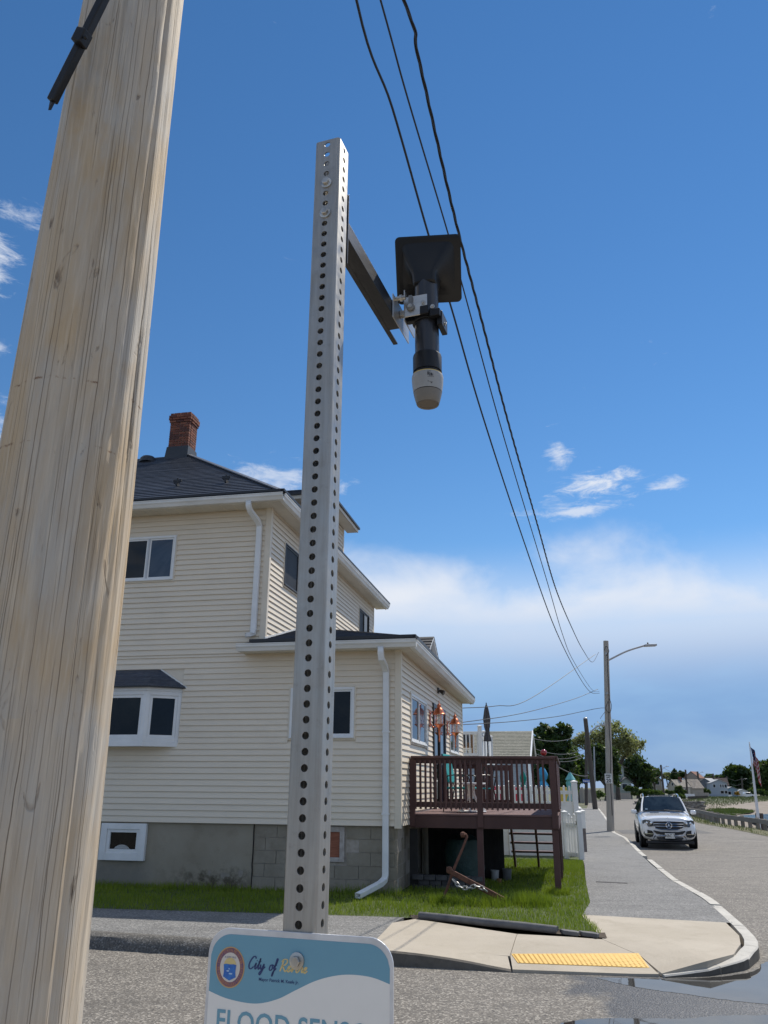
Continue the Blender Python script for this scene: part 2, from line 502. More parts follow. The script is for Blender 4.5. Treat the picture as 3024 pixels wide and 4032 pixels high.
def terrain():
    xs = np.concatenate([np.array([-3000, -1200, -500, -250, -140, -90]), np.arange(-60, 262, 2.5), np.array([290, 340, 420, 560, 900, 1600, 3500])])
    ys = np.concatenate([np.array([-900, -300, -120, -60]), np.arange(-30, 470, 2.5), np.array([500, 560, 660, 850, 1300, 2200, 4500])])
    X, Y = np.meshgrid(xs, ys)
    D = shore_dist(X.ravel(), Y.ravel()).reshape(X.shape)
    Z = np.vectorize(zg)(X, Y) - 0.045
    wdt = np.where(Y < 125, 2.4, np.clip((Y - 125) * 0.35 + 3, 3, 45))
    s = np.clip(D / wdt, 0, 1); s = s * s * (3 - 2 * s)
    bump = 0.06 * np.sin(X * 0.31 + Y * 0.17) + 0.05 * np.sin(X * 0.13 - Y * 0.41)
    floor = -2.25 + bump
    Z = Z * (1 - s) + floor * s
    V = np.stack([X, Y, Z], -1).reshape(-1, 3)
    nx = len(xs); i = np.arange(len(ys) - 1)[:, None] * nx + np.arange(nx - 1)[None]
    F = np.stack([i, i + 1, i + 1 + nx, i + nx], -1).reshape(-1, 4)
    Dm = (D[:-1, :-1] + D[1:, 1:]).ravel() / 2
    Ym = (Y[:-1, :-1] + Y[1:, 1:]).ravel() / 2
    wm = np.where(Ym < 125, 1.0, np.clip((Ym - 125) * 0.2, 2, 22))
    sand = Dm > wm
    for nm, msk, mt in (('ground', ~sand, FARLAND), ('beach', sand, SAND)):
        fs = F[msk]; u, inv = np.unique(fs, return_inverse=True)
        o = npmesh(nm, V[u], inv.reshape(fs.shape), mt)
        o.data.polygons.foreach_set('use_smooth', [True] * len(o.data.polygons))
        setting(o)
terrain()

def strip(name, left, right, mt, dz=0.0, step=2.5):
    """sheet between two polylines with the same number of points, following the ground"""
    vs, fs = [], []
    L, Rr = [], []
    for k in range(len(left) - 1):
        n = max(1, int(max((Vector(left[k + 1]) - Vector(left[k])).length, (Vector(right[k + 1]) - Vector(right[k])).length) / step))
        for j in range(n):
            t = j / n
            L.append(Vector(left[k]).lerp(Vector(left[k + 1]), t)); Rr.append(Vector(right[k]).lerp(Vector(right[k + 1]), t))
    L.append(Vector(left[-1])); Rr.append(Vector(right[-1]))
    for a, b in zip(L, Rr):
        for t in (0, 0.5, 1):
            p = a.lerp(b, t); vs.append((p.x, p.y, zg(p.x, p.y) + dz))
    for i in range(len(L) - 1):
        for k in range(2):
            fs.append((i * 3 + k, i * 3 + k + 1, i * 3 + k + 4, i * 3 + k + 3))
    m = MB(); m.add(vs, fs); return m.build(name, mt)

CURB = [(4.40, 11.12), (5.04, 13.63), (5.65, 16.96), (6.96, 22.1), (7.48, 24.3), (8.5, 28.3), (9.74, 34.2), (10.45, 38.8), (13.2, 50), (16.9, 65), (20.9, 82), (38, 150), (48, 174), (62, 203), (88, 262), (130, 350), (170, 412)]
rl = [(-60, -20), (-60, 11.2)] + [(p[0] - 1.2, p[1]) for p in CURB]
rr = [(10.5, -20), (13.0, 10.0), (13.1, 11.1), (13.7, 13.6), (14.4, 17), (15.2, 22), (15.6, 24.3), (16.3, 28.3), (17.0, 34.2), (17.8, 38.8), (20.2, 50), (23.6, 65), (27.6, 82), (44.5, 146), (55, 166), (70, 194), (96, 255), (140, 345), (176, 404)]
setting(strip('road', rl, rr, ASPH))

# darker repair patches and a long seam in the road
PATCHM = m_asphalt('road_patch_asphalt', (0.085, 0.082, 0.078), (0.11, 0.106, 0.10), (0.26, 0.25, 0.23))
for nm_, pts_ in (('road_patch', [(11.3, 40.2), (15.9, 40.9), (16.4, 44.6), (11.9, 43.6)]), ('road_patch', [(10.6, 33.2), (11.4, 33.0), (11.9, 35.0), (11.1, 35.3)]), ('road_patch', [(13.2, 27.6), (15.4, 27.2), (15.5, 27.5), (13.25, 27.9)])):
    m = MB(); m.poly([(x_, y_, zg(x_, y_) + 0.005) for x_, y_ in pts_]); setting(m.build(nm_, PATCHM))
# sidewalk along the street (asphalt), raised above the road
LE = [(2.70, 11.9), (3.13, 13.2), (3.72, 15.9), (5.0, 21.4), (5.38, 23.2), (6.3, 27.0), (7.15, 30.6), (8.2, 35), (9.0, 39), (11.5, 50), (15.0, 65), (18.8, 82)]
RE = [(4.50, 11.35), (5.02, 13.5), (5.60, 16.9), (6.55, 21.0), (7.05, 23.0), (8.0, 27.0), (8.95, 31.0), (9.85, 35), (10.5, 39), (13.2, 50), (16.8, 65), (20.8, 82)]
sw = strip('sidewalk', LE, RE, WALKASPH, 0.12, 1.2)
setting(sw)

def flat_poly(name, pts, zf, mt, thick=0.0, parent=None, n=None):
    m = MB()
    if thick: m.prism(pts, lambda x, y: zf(x, y) - thick, zf)
    else: m.poly([(x, y, zf(x, y)) for x, y in pts])
    return m.build(name, mt, parent)

# asphalt sidewalk in front of the house and its rolled asphalt kerb
setting(flat_poly('pavement', [(-14, 14.9), (-14, 13.1), (-3.36, 10.30), (-1.9, 9.88), (-0.20, 9.45), (-0.05, 10.05), (0.14, 11.17), (0.30, 11.62), (-1.3, 11.86), (-3.95, 12.22)], lambda x, y: 0.12, WALKASPH, 0.13))
cm = MB()
path = catmull([(-14.0, 13.02, 0), (-8.0, 11.47, 0), (-3.36, 10.22, 0), (-1.9, 9.80, 0), (-0.22, 9.36, 0)], 8)
vs, fs = [], []
for i, p in enumerate(path):
    d = (path[min(i + 1, len(path) - 1)] - path[max(i - 1, 0)]).normalized(); nrm = Vector((d.y, -d.x, 0))
    w = random.uniform(-0.012, 0.012)
    for o_, z_ in ((-0.16, 0.118), (-0.10, 0.142), (0.0, 0.14), (0.075 + w, 0.112 + w), (0.12 + w, 0.04), (0.135 + w, -0.01)):
        vs.append(p + nrm * o_ + Vector((0, 0, z_)))
for i in range(len(path) - 1):
    for k in range(5): fs.append((i * 6 + k, i * 6 + k + 1, i * 6 + k + 7, i * 6 + k + 6))
cm.add(vs, fs)
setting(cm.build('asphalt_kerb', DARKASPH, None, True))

# concrete corner: three slabs, a kerb of granite stones, a yellow tactile paver
corner = bpy.data.objects.new('sidewalk_corner', None); COL.objects.link(corner); corner['kind'] = 'structure'
def zc(x, y):
    # falls towards the ramp mouth
    f = min(max((10.25 - y) / 1.35, 0), 1) * min(max((x - 0.35) / 0.95, 0), 1) * min(max((3.25 - x) / 0.55, 0), 1)
    return 0.122 - 0.10 * f
def slab(pts, inset=0.004):
    c = Vector((sum(p[0] for p in pts) / len(pts), sum(p[1] for p in pts) / len(pts)))
    big = []
    n = len(pts)
    for i in range(n):
        a, b = Vector(pts[i]), Vector(pts[(i + 1) % n])
        for k in range(6):
            p = a.lerp(b, k / 6); q = p + (c - p).normalized() * inset; big.append((q.x, q.y))
    m = MB(); k = len(big)
    vs = [(p[0], p[1], zc(*p)) for p in big] + [(p[0], p[1], -0.02) for p in big]
    rings = 5
    vs2, fs2 = [], []
    for r_ in range(rings):
        t = r_ / rings
        for p in big:
            q = Vector(p).lerp(c, t); vs2.append((q.x, q.y, zc(q.x, q.y)))
    vs2.append((c.x, c.y, zc(c.x, c.y)))
    for r_ in range(rings - 1):
        for i in range(k): fs2.append((r_ * k + i, r_ * k + (i + 1) % k, (r_ + 1) * k + (i + 1) % k, (r_ + 1) * k + i))
    for i in range(k): fs2.append(((rings - 1) * k + i, (rings - 1) * k + (i + 1) % k, rings * k))
    base = len(vs2)
    vs2 += [(p[0], p[1], -0.02) for p in big]
    for i in range(k): fs2.append((base + i, base + (i + 1) % k, (i + 1) % k, i))
    m.add(vs2, fs2); return m.build('slab', CONC, corner)
slab([(-0.20, 9.58), (0.14, 9.49), (1.36, 9.46), (1.594, 10.42), (0.44, 11.48), (0.14, 11.17), (-0.05, 10.05)])
slab([(1.594, 10.42), (2.52, 10.157), (2.74, 9.52), (2.726, 8.84), (1.31, 8.99), (1.36, 9.46)])
slab([(2.52, 10.157), (2.70, 11.95), (4.42, 11.37), (4.19, 10.42), (3.98, 9.88), (3.66, 9.30), (3.25, 8.95), (2.75, 8.84), (2.74, 9.52)])
# concrete kerb that runs out at the ramp
m = MB()
a, b = Vector((-0.20, 9.57, 0)), Vector((1.335, 9.45, 0)); a2, b2 = Vector((-0.22, 9.36, 0)), Vector((1.30, 8.99, 0))
vs = []
for i in range(9):
    t = i / 8; p, q = a.lerp(b, t), a2.lerp(b2, t)
    zt = zc(p.x, p.y) + 0.001; zf_ = max(0.12 * (1 - t ** 2.2) + 0.012, 0.02)
    w = random.uniform(-0.01, 0.01)
    vs += [(p.x, p.y, zt), (q.x, q.y + 0.035, zf_ + 0.004), (q.x, q.y + 0.008 + w, zf_ - 0.012), (q.x, q.y - 0.005 + w, -0.012)]
m.add(vs, [(i * 4 + k, i * 4 + k + 1, i * 4 + k + 5, i * 4 + k + 4) for i in range(8) for k in range(3)], 0)
for i in range(len(m.f)): m.m[i] = 1 if i % 3 else 0  # front faces get the darker colour with shade in it
m.build('kerb', [CONC, KERB_SHADE_GRIME], corner)

def stones(pts, width, h, lens, parent, gaps=()):
    """kerb stones laid along a line (their road edge), each an object"""
    P = [Vector((p[0], p[1])) for p in pts]
    seg = [0.0]
    for i in range(len(P) - 1): seg.append(seg[-1] + (P[i + 1] - P[i]).length)
    def pos(s):
        for i in range(len(P) - 1):
            if s <= seg[i + 1] or i == len(P) - 2:
                return P[i].lerp(P[i + 1], (s - seg[i]) / (seg[i + 1] - seg[i]))
    s = 0.0; k = 0
    while s < seg[-1] - 0.2:
        L = lens[k % len(lens)] * random.uniform(0.9, 1.1); e = min(s + L, seg[-1])
        if not any(g0 < s < g1 for g0, g1 in gaps):
            m = MB(); vs, fs = [], []; n = 4; zr = random.uniform(-0.012, 0.008); wr = random.uniform(-0.008, 0.008)
            for j in range(n + 1):
                q = pos(s + 0.006 + (e - s - 0.012) * j / n); q2 = pos(min(s + 0.006 + (e - s - 0.012) * j / n + 0.05, seg[-1])); q0 = pos(max(s + (e - s) * j / n - 0.05, 0))
                d = (q2 - q0).normalized(); nr = Vector((-d.y, d.x))
                z = zg(q.x, q.y)
                hh = h * min(1.0, 0.16 + 0.84 * (s + (e - s) * j / n) / 1.5)
                for o_, zz in ((0, -0.03), (0.0, hh + zr - 0.012), (0.012, hh + zr), (width + wr, hh + zr + 0.003), (width + wr, -0.03)):
                    p = q + nr * o_; vs.append((p.x, p.y, z + zz + random.uniform(-0.002, 0.002)))
            for j in range(n):
                for c in range(4): fs.append((j * 5 + c, j * 5 + c + 5, j * 5 + c + 6, j * 5 + c + 1))
            fs.append((0, 1, 2, 3, 4)); fs.append(tuple(n * 5 + c for c in (4, 3, 2, 1, 0)))
            m.add(vs, fs)
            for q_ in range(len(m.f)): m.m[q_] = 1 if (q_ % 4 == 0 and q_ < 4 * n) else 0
            m.build('kerb_stone', [GRANITE, KERB_SHADE_GRIME], parent)
        s = e; k += 1
kerb = bpy.data.objects.new('granite_kerb', None); COL.objects.link(kerb); kerb['kind'] = 'structure'
stones([(2.76, 8.80), (3.25, 8.90), (3.75, 9.20), (4.10, 9.72), (4.33, 10.25), (4.60, 11.25), (5.16, 13.6), (5.75, 16.95), (6.72, 21.0), (7.22, 23.0), (8.15, 27.0), (9.1, 31.0), (9.98, 35), (10.62, 39), (13.35, 50), (16.95, 65), (20.95, 82)], 0.145, 0.125,
       [0.62, 0.55, 0.58, 1.5, 1.9, 1.7, 2.0, 1.8], kerb, [(14.6, 16.9)])

tp = tag(flat_poly('tactile_paver', [(1.40, 9.20), (2.70, 9.06), (2.745, 9.56), (1.385, 9.52)], lambda x, y: zc(x, y) + 0.006, TACT, 0.01), 'yellow tactile paving panel with raised domes on the kerb ramp', 'tactile paving')
dm = MB(); dm.lathe([(0.0125, 0), (0.0118, 0.004), (0.008, 0.006), (0.0, 0.0065)], n=8)
first = None
for i in range(27):
    for j in range(9):
        u, w = (i + 0.5) / 27, (j + 0.5) / 9
        p = Vector((1.40, 9.20)).lerp(Vector((2.70, 9.06)), u).lerp(Vector((1.385, 9.52)).lerp(Vector((2.745, 9.56)), u), w)
        if first is None: o = first = dm.build('dome', TACT, tp, True)
        else: o = bpy.data.objects.new('dome', first.data); COL.objects.link(o); o.parent = tp
        o.location = (p.x, p.y, zc(p.x, p.y) + 0.0055)

# puddles
def puddle(pts, label):
    P = catmull([(x, y, 0) for x, y in pts + pts[:1]], 10)[:-1]
    m = MB(); m.poly([(p.x + random.uniform(-.012, .012), p.y + random.uniform(-.012, .012), 0.0022) for p in P])
    o = m.build('puddle', PUD); return setting(o)
puddle([(2.08, 8.79), (2.72, 8.765), (3.3, 8.86), (3.78, 9.14), (4.15, 9.62), (4.9, 9.9), (5.6, 8.8), (4.6, 7.95), (3.75, 7.78), (3.31, 7.84), (2.95, 8.0), (2.75, 8.16), (2.5, 8.30), (2.28, 8.52)], 'a')
puddle([(1.34, 7.13), (1.62, 7.32), (2.02, 7.36), (2.45, 7.36), (2.85, 7.46), (3.6, 7.4), (4.2, 6.8), (3.6, 6.1), (2.2, 5.9), (1.2, 6.3), (1.05, 6.8)], 'b')

# near pavement that carries the pole and the sign post
setting(flat_poly('pavement', [(-8, -4), (7, -4), (7, 2.9), (-8, 3.6)], lambda x, y: 0.12, CONC, 0.13))

# lawn: soil sheet and blades
LAWN_PTS = [(-9.0, 17.0), (-14, 18.0), (-14, 14.9), (-3.95, 12.22), (-1.3, 11.86), (0.30, 11.62), (0.46, 11.60), (2.56, 10.30), (2.64, 10.75), (2.72, 11.9), (3.13, 13.2), (3.72, 15.9), (4.98, 21.4), (5.38, 23.2), (6.3, 27.0), (-6, 29)]
def lz(x, y): return zg(x, y) + 0.115
def inpoly(P, x, y):
    c = np.zeros(len(x), bool); P = np.array(P); j = len(P) - 1
    for i in range(len(P)):
        xi, yi = P[i]; xj, yj = P[j]
        c ^= ((yi > y) != (yj > y)) & (x < (xj - xi) * (y - yi) / (yj - yi + 1e-12) + xi)
        j = i
    return c
m = MB()
gx = np.linspace(-14, 6.5, 42); gy = np.linspace(10.2, 29, 40)
lawn_o = None
me_pts = [(x, y) for x, y in LAWN_PTS]
m.poly([(x, y, lz(x, y)) for x, y in me_pts])
import bmesh
lawn_o = m.build('lawn', LAWN)
bm = bmesh.new(); bm.from_mesh(lawn_o.data)
bmesh.ops.triangulate(bm, faces=bm.faces)
for k in range(12):
    c = 11 + k * 1.5
    g_ = bm.verts[:] + bm.edges[:] + bm.faces[:]
    bmesh.ops.bisect_plane(bm, geom=g_, plane_co=(0, c, 0), plane_no=(0, 1, 0))
for v in bm.verts: v.co.z = lz(v.co.x, v.co.y)
bm.to_mesh(lawn_o.data); bm.free(); setting(lawn_o)

def blades(name, P, n, hmin, hmax, w, mt, zf, lean=0.5, keep=None):
    P_ = np.array(P); lo, hi = P_.min(0), P_.max(0)
    x = rng.uniform(lo[0], hi[0], n); y = rng.uniform(lo[1], hi[1], n)
    k = inpoly(P, x, y)
    if keep is not None: k &= keep(x, y)
    x, y = x[k], y[k]; N = len(x)
    z = np.array([zf(a, b) for a, b in zip(x, y)]) - 0.004
    pat = 0.75 + 0.25 * np.sin(x * 2.1 + 1.3 * np.sin(y * 1.7)) * np.sin(y * 2.6 + x)
    h = rng.uniform(hmin, hmax, N) * pat; an = rng.uniform(0, 2 * np.pi, N); la = rng.uniform(0, 2 * np.pi, N); lm = rng.uniform(0.1, lean, N) * h
    dx, dy = np.cos(an) * w / 2, np.sin(an) * w / 2
    lx, ly = np.cos(la) * lm, np.sin(la) * lm
    V = np.empty((N, 5, 3), np.float32)
    V[:, 0] = np.stack([x - dx, y - dy, z], -1); V[:, 1] = np.stack([x + dx, y + dy, z], -1)
    V[:, 2] = np.stack([x + lx * .4 + dx * .7, y + ly * .4 + dy * .7, z + h * .6], -1); V[:, 3] = np.stack([x + lx * .4 - dx * .7, y + ly * .4 - dy * .7, z + h * .6], -1)
    V[:, 4] = np.stack([x + lx, y + ly, z + h], -1)
    b = np.arange(N)[:, None] * 5
    F = np.concatenate([b + np.array([[0, 1, 2]]), b + np.array([[0, 2, 3]]), b + np.array([[3, 2, 4]])])
    o = npmesh(name, V.reshape(-1, 3), F, mt); return setting(o, 'stuff')

TH = R(11.9); CT, ST = math.cos(TH), math.sin(TH)
HO = Vector((0.297, 14.0, 0.0))              # right front corner of the house
def hw(a, b, z=0.0): return Vector((HO.x + CT * a + ST * b, HO.y - ST * a + CT * b, z))
def outside_house(x, y):
    a = (x - HO.x) * CT - (y - HO.y) * ST; b = (x - HO.x) * ST + (y - HO.y) * CT
    return ~((a < 0.02) & (b > 0.02)) & (b < 9.6)
def front_part(x, y):
    b = (x - HO.x) * ST + (y - HO.y) * CT
    return outside_house(x, y) & ((b < 3.2) | (x > 2.0))
blades('grass', LAWN_PTS, 330000, 0.05, 0.115, 0.0085, GRASS, lz, 0.7, front_part)
blades('grass', LAWN_PTS, 12000, 0.04, 0.12, 0.007, GRASSDRY, lz, 0.9, lambda x, y: front_part(x, y) & (np.sin(x * 1.3 + 2) * np.sin(y * 1.9) > 0.1))
# taller tufts along the foundation, the deck posts and the anchor
def ring(cx, cy, r): return [(cx + r * math.cos(k), cy + r * math.sin(k)) for k in np.linspace(0, 6.2, 14)]
fp = [hw(-8, -0.02), hw(-8, -0.28), hw(0.1, -0.22), hw(0.1, -0.02)]
blades('grass', [(p.x, p.y) for p in fp], 16000, 0.08, 0.2, 0.009, GRASS, lz, 0.5)
for (a_, b_, r_) in ((1.45, -0.85, 0.35), (0.85, -0.9, 0.25), (2.45, 0.8, 0.22), (2.1, -0.7, 0.3)):
    p = hw(a_, b_); blades('grass', ring(p.x, p.y, r_), 900, 0.1, 0.24, 0.008, GRASS, lz, 0.6)

# bare soil and a broken plastic edging between lawn and concrete
ed = thing('lawn_edging', 'dark grey plastic lawn edging strip with a broken right end beside the concrete', 'edging', (1.5, 10.9, 0.1))
m = MB()
E0, E1 = Vector((0.50, 11.50, 0.16)), Vector((2.08, 10.49, 0.155))
m.tube([E0, E0.lerp(E1, .25) + Vector((0, 0, .004)), E0.lerp(E1, .5), E0.lerp(E1, .75) + Vector((0.003, 0.01, .003)), E1], 0.045, 10)
m.build('rail', PLASTICGREY, ed, True, (1.5, 10.9, 0.1))
for p, q in (((2.11, 10.47), (2.30, 10.36)), ((2.31, 10.37), (2.50, 10.25))):
    m = MB(); pts = [(p[0], p[1] + .06), (p[0] + .02, p[1] - .06), (q[0] - .03, q[1] - .075), (q[0] + .01, q[1] - .01), (q[0] - .04, q[1] + .07)]
    m.prism(pts, 0.12, 0.165); m.build('broken_piece', PLASTICGREY, ed, False, (1.5, 10.9, 0.1), 0.008)
m = MB()
sp = catmull([(0.36, 11.66, 0), (1.0, 11.32, 0), (1.6, 10.98, 0), (2.1, 10.68, 0), (2.6, 10.42, 0)], 6)
sq = catmull([(0.40, 11.50, 0), (1.0, 11.14, 0), (1.6, 10.76, 0), (2.1, 10.42, 0), (2.58, 10.18, 0)], 6)
vs = []
for i, (p, q) in enumerate(zip(sp, sq)):
    w = random.uniform(-0.03, 0.05)
    vs += [(p.x, p.y + w, 0.123), (p.x * .5 + q.x * .5, p.y * .5 + q.y * .5, 0.150 + random.uniform(-.01, .015)), (q.x, q.y, 0.124)]
m.add(vs, [(i * 3 + k, i * 3 + k + 1, i * 3 + k + 4, i * 3 + k + 3) for i in range(len(sp) - 1) for k in range(2)])
setting(m.build('soil', SOIL, None, True))
mtl = tag(flat_poly('valve_cover', [(4.00, 16.30), (4.52, 16.06), (4.56, 16.22), (4.04, 16.46)], lambda x, y: zg(x, y) + 0.126, mat('iron', (0.055, 0.052, 0.05), (0.085, 0.08, 0.075), 20, rough=0.7, metal=0.4), 0.01), 'small dark rectangular iron cover set in the asphalt sidewalk', 'cover')

# the bay: water and marsh
def ppoly(name, pix, z, mt, extra=()):
    pts = [gp(2700 + x * .1953, 3000 + y * .1953, z) for x, y in pix] + [Vector((x, y, z)) for x, y in extra]
    m = MB(); m.poly([(p.x, p.y, z) for p in pts]); return m.build(name, mt)
setting(ppoly('water', [(1000, 1110), (1120, 1075), (1400, 1062), (1659, 1050)], -2.02, WATER, [(160, 150), (160, 40), (60, 30), (36, 60), (42, 95)]))
# ------------------------------------------------------------------ house
def m_siding(name, c):
    m, t, b, out = nt(name); g = NG(t)
    v = g.coords('Object', (0.7, 0.7, 6))
    col = g.mix(g.rng(g.noise(v, 3, 4, 0.6), 0.3, 0.7), c, tuple(q * 0.93 for q in c))
    col = g.mix(g.math('MULTIPLY', g.rand(), 0.05), col, (0.3, 0.26, 0.2))
    v2 = g.coords('Object')
    col = g.mix(g.rng(g.noise(v2, 0.9, 7, 0.65), 0.52, 0.8, 0, 0.22), col, (0.42, 0.38, 0.31))
    g.l(col, b.inputs['Base Color']); b.inputs['Roughness'].default_value = 0.5
    g.l(g.bump(g.noise(g.coords('Object', (1.5, 1.5, 0.6)), 2.5, 3), 0.25, 0.012), b.inputs['Normal'])
    MATS[name] = m; return m
SID = m_siding('vinyl_siding', (0.80, 0.70, 0.555))
TRIM = mat('trim_cream', (0.74, 0.66, 0.53), (0.68, 0.60, 0.48), 2, rough=0.5)
WHITE = mat('white_vinyl', (0.80, 0.80, 0.79), (0.72, 0.72, 0.70), 3, 6, rough=0.38)
GUT = mat('gutter_white', (0.76, 0.755, 0.73), (0.62, 0.61, 0.57), 1.6, 7, rough=0.35, lohi=(0.4, 0.75), stretch=(1, 1, 3))
SOFF = mat('soffit', (0.68, 0.63, 0.53), (0.6, 0.55, 0.46), 2, rough=0.55)
SHING = mat('dark_shingle', (0.045, 0.056, 0.080), (0.078, 0.092, 0.122), 7, 5, rough=0.5, bump=0.5, bscale=70, bdist=0.006, rnd=0.35, stretch=(1.6, 1.6, 1))
DRIP = mat('dark_drip_edge', (0.018, 0.019, 0.022), rough=0.45)
FLASH = mat('dark_flashing', (0.022, 0.026, 0.032), (0.035, 0.04, 0.046), 3, rough=0.5)
MORTAR = mat('mortar', (0.46, 0.41, 0.35), (0.36, 0.31, 0.26), 12, rough=0.95, bump=0.4, bscale=60)
DKFRAME = mat('dark_window_frame', (0.035, 0.03, 0.027), rough=0.4)
MULL = mat('grey_frame', (0.50, 0.52, 0.54), rough=0.35)
WOODPLY = mat('reddish_plywood', (0.33, 0.12, 0.065), (0.22, 0.075, 0.04), 5, rough=0.8, stretch=(1, 1, 9))
COPPER = mat('copper', (0.72, 0.25, 0.13), (0.5, 0.15, 0.08), 9, rough=0.28, metal=0.9)
BRICKS = []
for i, c in enumerate([(0.20, 0.072, 0.048), (0.245, 0.085, 0.052), (0.155, 0.058, 0.045), (0.28, 0.11, 0.07), (0.12, 0.05, 0.042)]):
    BRICKS.append(mat('brick_%s' % 'abcde'[i], c, tuple(q * 0.72 for q in c), 18, rough=0.9, bump=0.5, bscale=90))

def m_glass(name, c1=(0.006, 0.008, 0.011), c2=(0.014, 0.018, 0.024), sc=1.3, rough=0.03):
    m, t, b, out = nt(name); g = NG(t)
    v = g.coords('Object')
    g.l(g.mix(g.rng(g.noise(v, sc, 5, 0.6, 0.6), 0.35, 0.65), c1, c2), b.inputs['Base Color'])
    b.inputs['Roughness'].default_value = rough; b.inputs['Specular IOR Level'].default_value = 0.28; b.inputs['IOR'].default_value = 1.5
    g.l(g.bump(g.noise(v, 1.2, 2), 0.03, 0.02), b.inputs['Normal'])
    MATS[name] = m; return m
GLASS = m_glass('window_glass')
GLASSB = m_glass('window_glass_sky_tint', (0.035, 0.06, 0.10), (0.10, 0.13, 0.17), 1.1, 0.06)  # bluish sky reflection painted into the pane colour
GLASSD = m_glass('window_glass_dark', (0.004, 0.004, 0.004), (0.016, 0.014, 0.012), 2.2)

house = thing('house', 'two storey cream vinyl sided house with dark hip roof and brick chimney', 'house', HO, -TH)

def front(s, o, z): return (s, -o, z)
def right_at(A): return lambda s, o, z: (A + o, s, z)
def fbox(m, fr, s0, s1, o0, o1, z0, z1, mi=0):
    p, q = fr(s0, o0, z0), fr(s1, o1, z1)
    return m.box(p[0], q[0], p[1], q[1], z0, z1, mi)

def siding(fr, s0, s1, z0, z1, opens=(), parent=house, h=0.1016, slope=None):
    z = z0; 
    while z < z1 - 0.02:
        zt = min(z + h, z1)
        lo, hi = s0, s1
        if slope: lo, hi = slope(z)
        cuts = [(a, b) for a, b, c, d in opens if min(d, zt) - max(c, z) > 0.5 * (zt - z)]
        segs = [(lo, hi)]
        for a, b in cuts:
            nx = []
            for p, q in segs:
                if b <= p or a >= q: nx.append((p, q)); continue
                if a > p: nx.append((p, a))
                if b < q: nx.append((b, q))
            segs = nx
        for p, q in segs:
            if q - p < 0.02: continue
            m = MB()
            w = random.uniform(-0.0015, 0.0015)
            prof = [(0.002, zt + 0.016), (0.006, zt - 0.004), (0.0235 + w, z + 0.010), (0.0250 + w, z + 0.001), (0.0205 + w, z), (0.004, z + 0.020)]
            n = max(1, int((q - p) / 1.2)); vs, fs = [], []
            for j in range(n + 1):
                s_ = p + (q - p) * j / n; wob = random.uniform(-0.0012, 0.0012) if 0 < j < n else 0
                vs += [fr(s_, o_ + wob, z_) for o_, z_ in prof]
            for j in range(n):
                for c in range(5): fs.append((j * 6 + c, j * 6 + c + 1, j * 6 + c + 7, j * 6 + c + 6))
            fs += [(0, 1, 2, 3, 4, 5), tuple(n * 6 + c for c in (5, 4, 3, 2, 1, 0))]
            m.add(vs, fs); m.build('siding_board', SID, parent)
        z += h

# masonry below, wall cores
m = MB()
m.box(-9.4, -2.53, 0.04, 9.1, -0.4, 1.13); m.build('foundation', STUCCO, house)
m = MB(); m.box(-2.525, -0.10, 0.075, 9.3, -0.4, 1.12); m.build('foundation_core', MORTAR, house)
m = MB(); m.box(-9.4, -0.004, 0.004, 9.4, 1.122, 4.06); m.build('wall', TRIM, house)
m = MB(); m.box(-9.4, -2.52, 0.004, 9.07, 4.06, 6.84); m.build('upper_wall', TRIM, house)
# concrete blocks of the foundation under the side wing
bw, bh = 0.405, 0.203
def blockwall(fr, s0, s1):
    for r_ in range(7):
        z = -0.30 + r_ * bh; z1 = min(z + bh - 0.008, 1.115); s = s0 - (0.2 if r_ % 2 else 0)
        while s < s1 - 0.01:
            p, q = max(s, s0), min(s + bw - 0.008, s1)
            if q - p > 0.03 and not (fr is front and q > -1.48 and p < -0.95 and z1 > 0.56 and z < 1.12 and p >= -1.6):
                m = MB(); o_ = random.uniform(-0.004, 0.004)
                fbox(m, fr, p, q, -0.07, -0.055 + 0.0 + o_, z, z1); m.build('block', BLOCK, house)
            s += bw
blockwall(front, -2.52, -0.055)
blockwall(right_at(-0.045), 0.055, 2.6)
m = MB(); m.box(-0.062, -0.046, 2.6, 9.3, -0.4, 1.11); m.build('side_foundation', BLOCK, house)

WIN_UP = (-5.62, -4.40, 5.43, 6.38); WIN_LOW = (-1.985, -0.77, 2.49, 3.405); BAY = (-6.6, -4.03, 2.38, 3.76)
W1 = (0.91, 2.82, 2.47, 3.39); DOOR = (3.68, 5.57, 1.29, 3.45); W2 = (6.43, 8.25, 2.50, 3.42)
U1 = (0.82, 2.75, 5.46, 6.38); U2 = (7.2, 8.43, 5.4, 6.4)
siding(front, -9.4, -0.045, 1.124, 4.02, [WIN_LOW, (-6.7, -4.03, 2.4, 3.74)])
siding(front, -9.4, -2.565, 4.02, 6.79, [WIN_UP])
siding(right_at(0.0), 0.045, 9.38, 1.124, 4.02, [W1, DOOR, W2])
siding(right_at(-2.52), 0.045, 9.05, 4.30, 6.79, [U1, U2])
# corner boards
m = MB(); m.box(-0.088, 0.026, -0.026, 0.06, 1.09, 4.0); m.build('corner_trim', TRIM, house, bevel=0.004)
m = MB(); m.box(-2.612, -2.494, -0.026, 0.06, 4.20, 6.80); m.build('corner_trim', TRIM, house, bevel=0.004)
m = MB(); m.box(0.002, 0.026, 9.34, 9.42, 1.09, 4.0); m.build('corner_trim', TRIM, house)
m = MB(); m.box(-2.518, -2.494, 9.01, 9.09, 4.30, 6.80); m.build('corner_trim', TRIM, house)

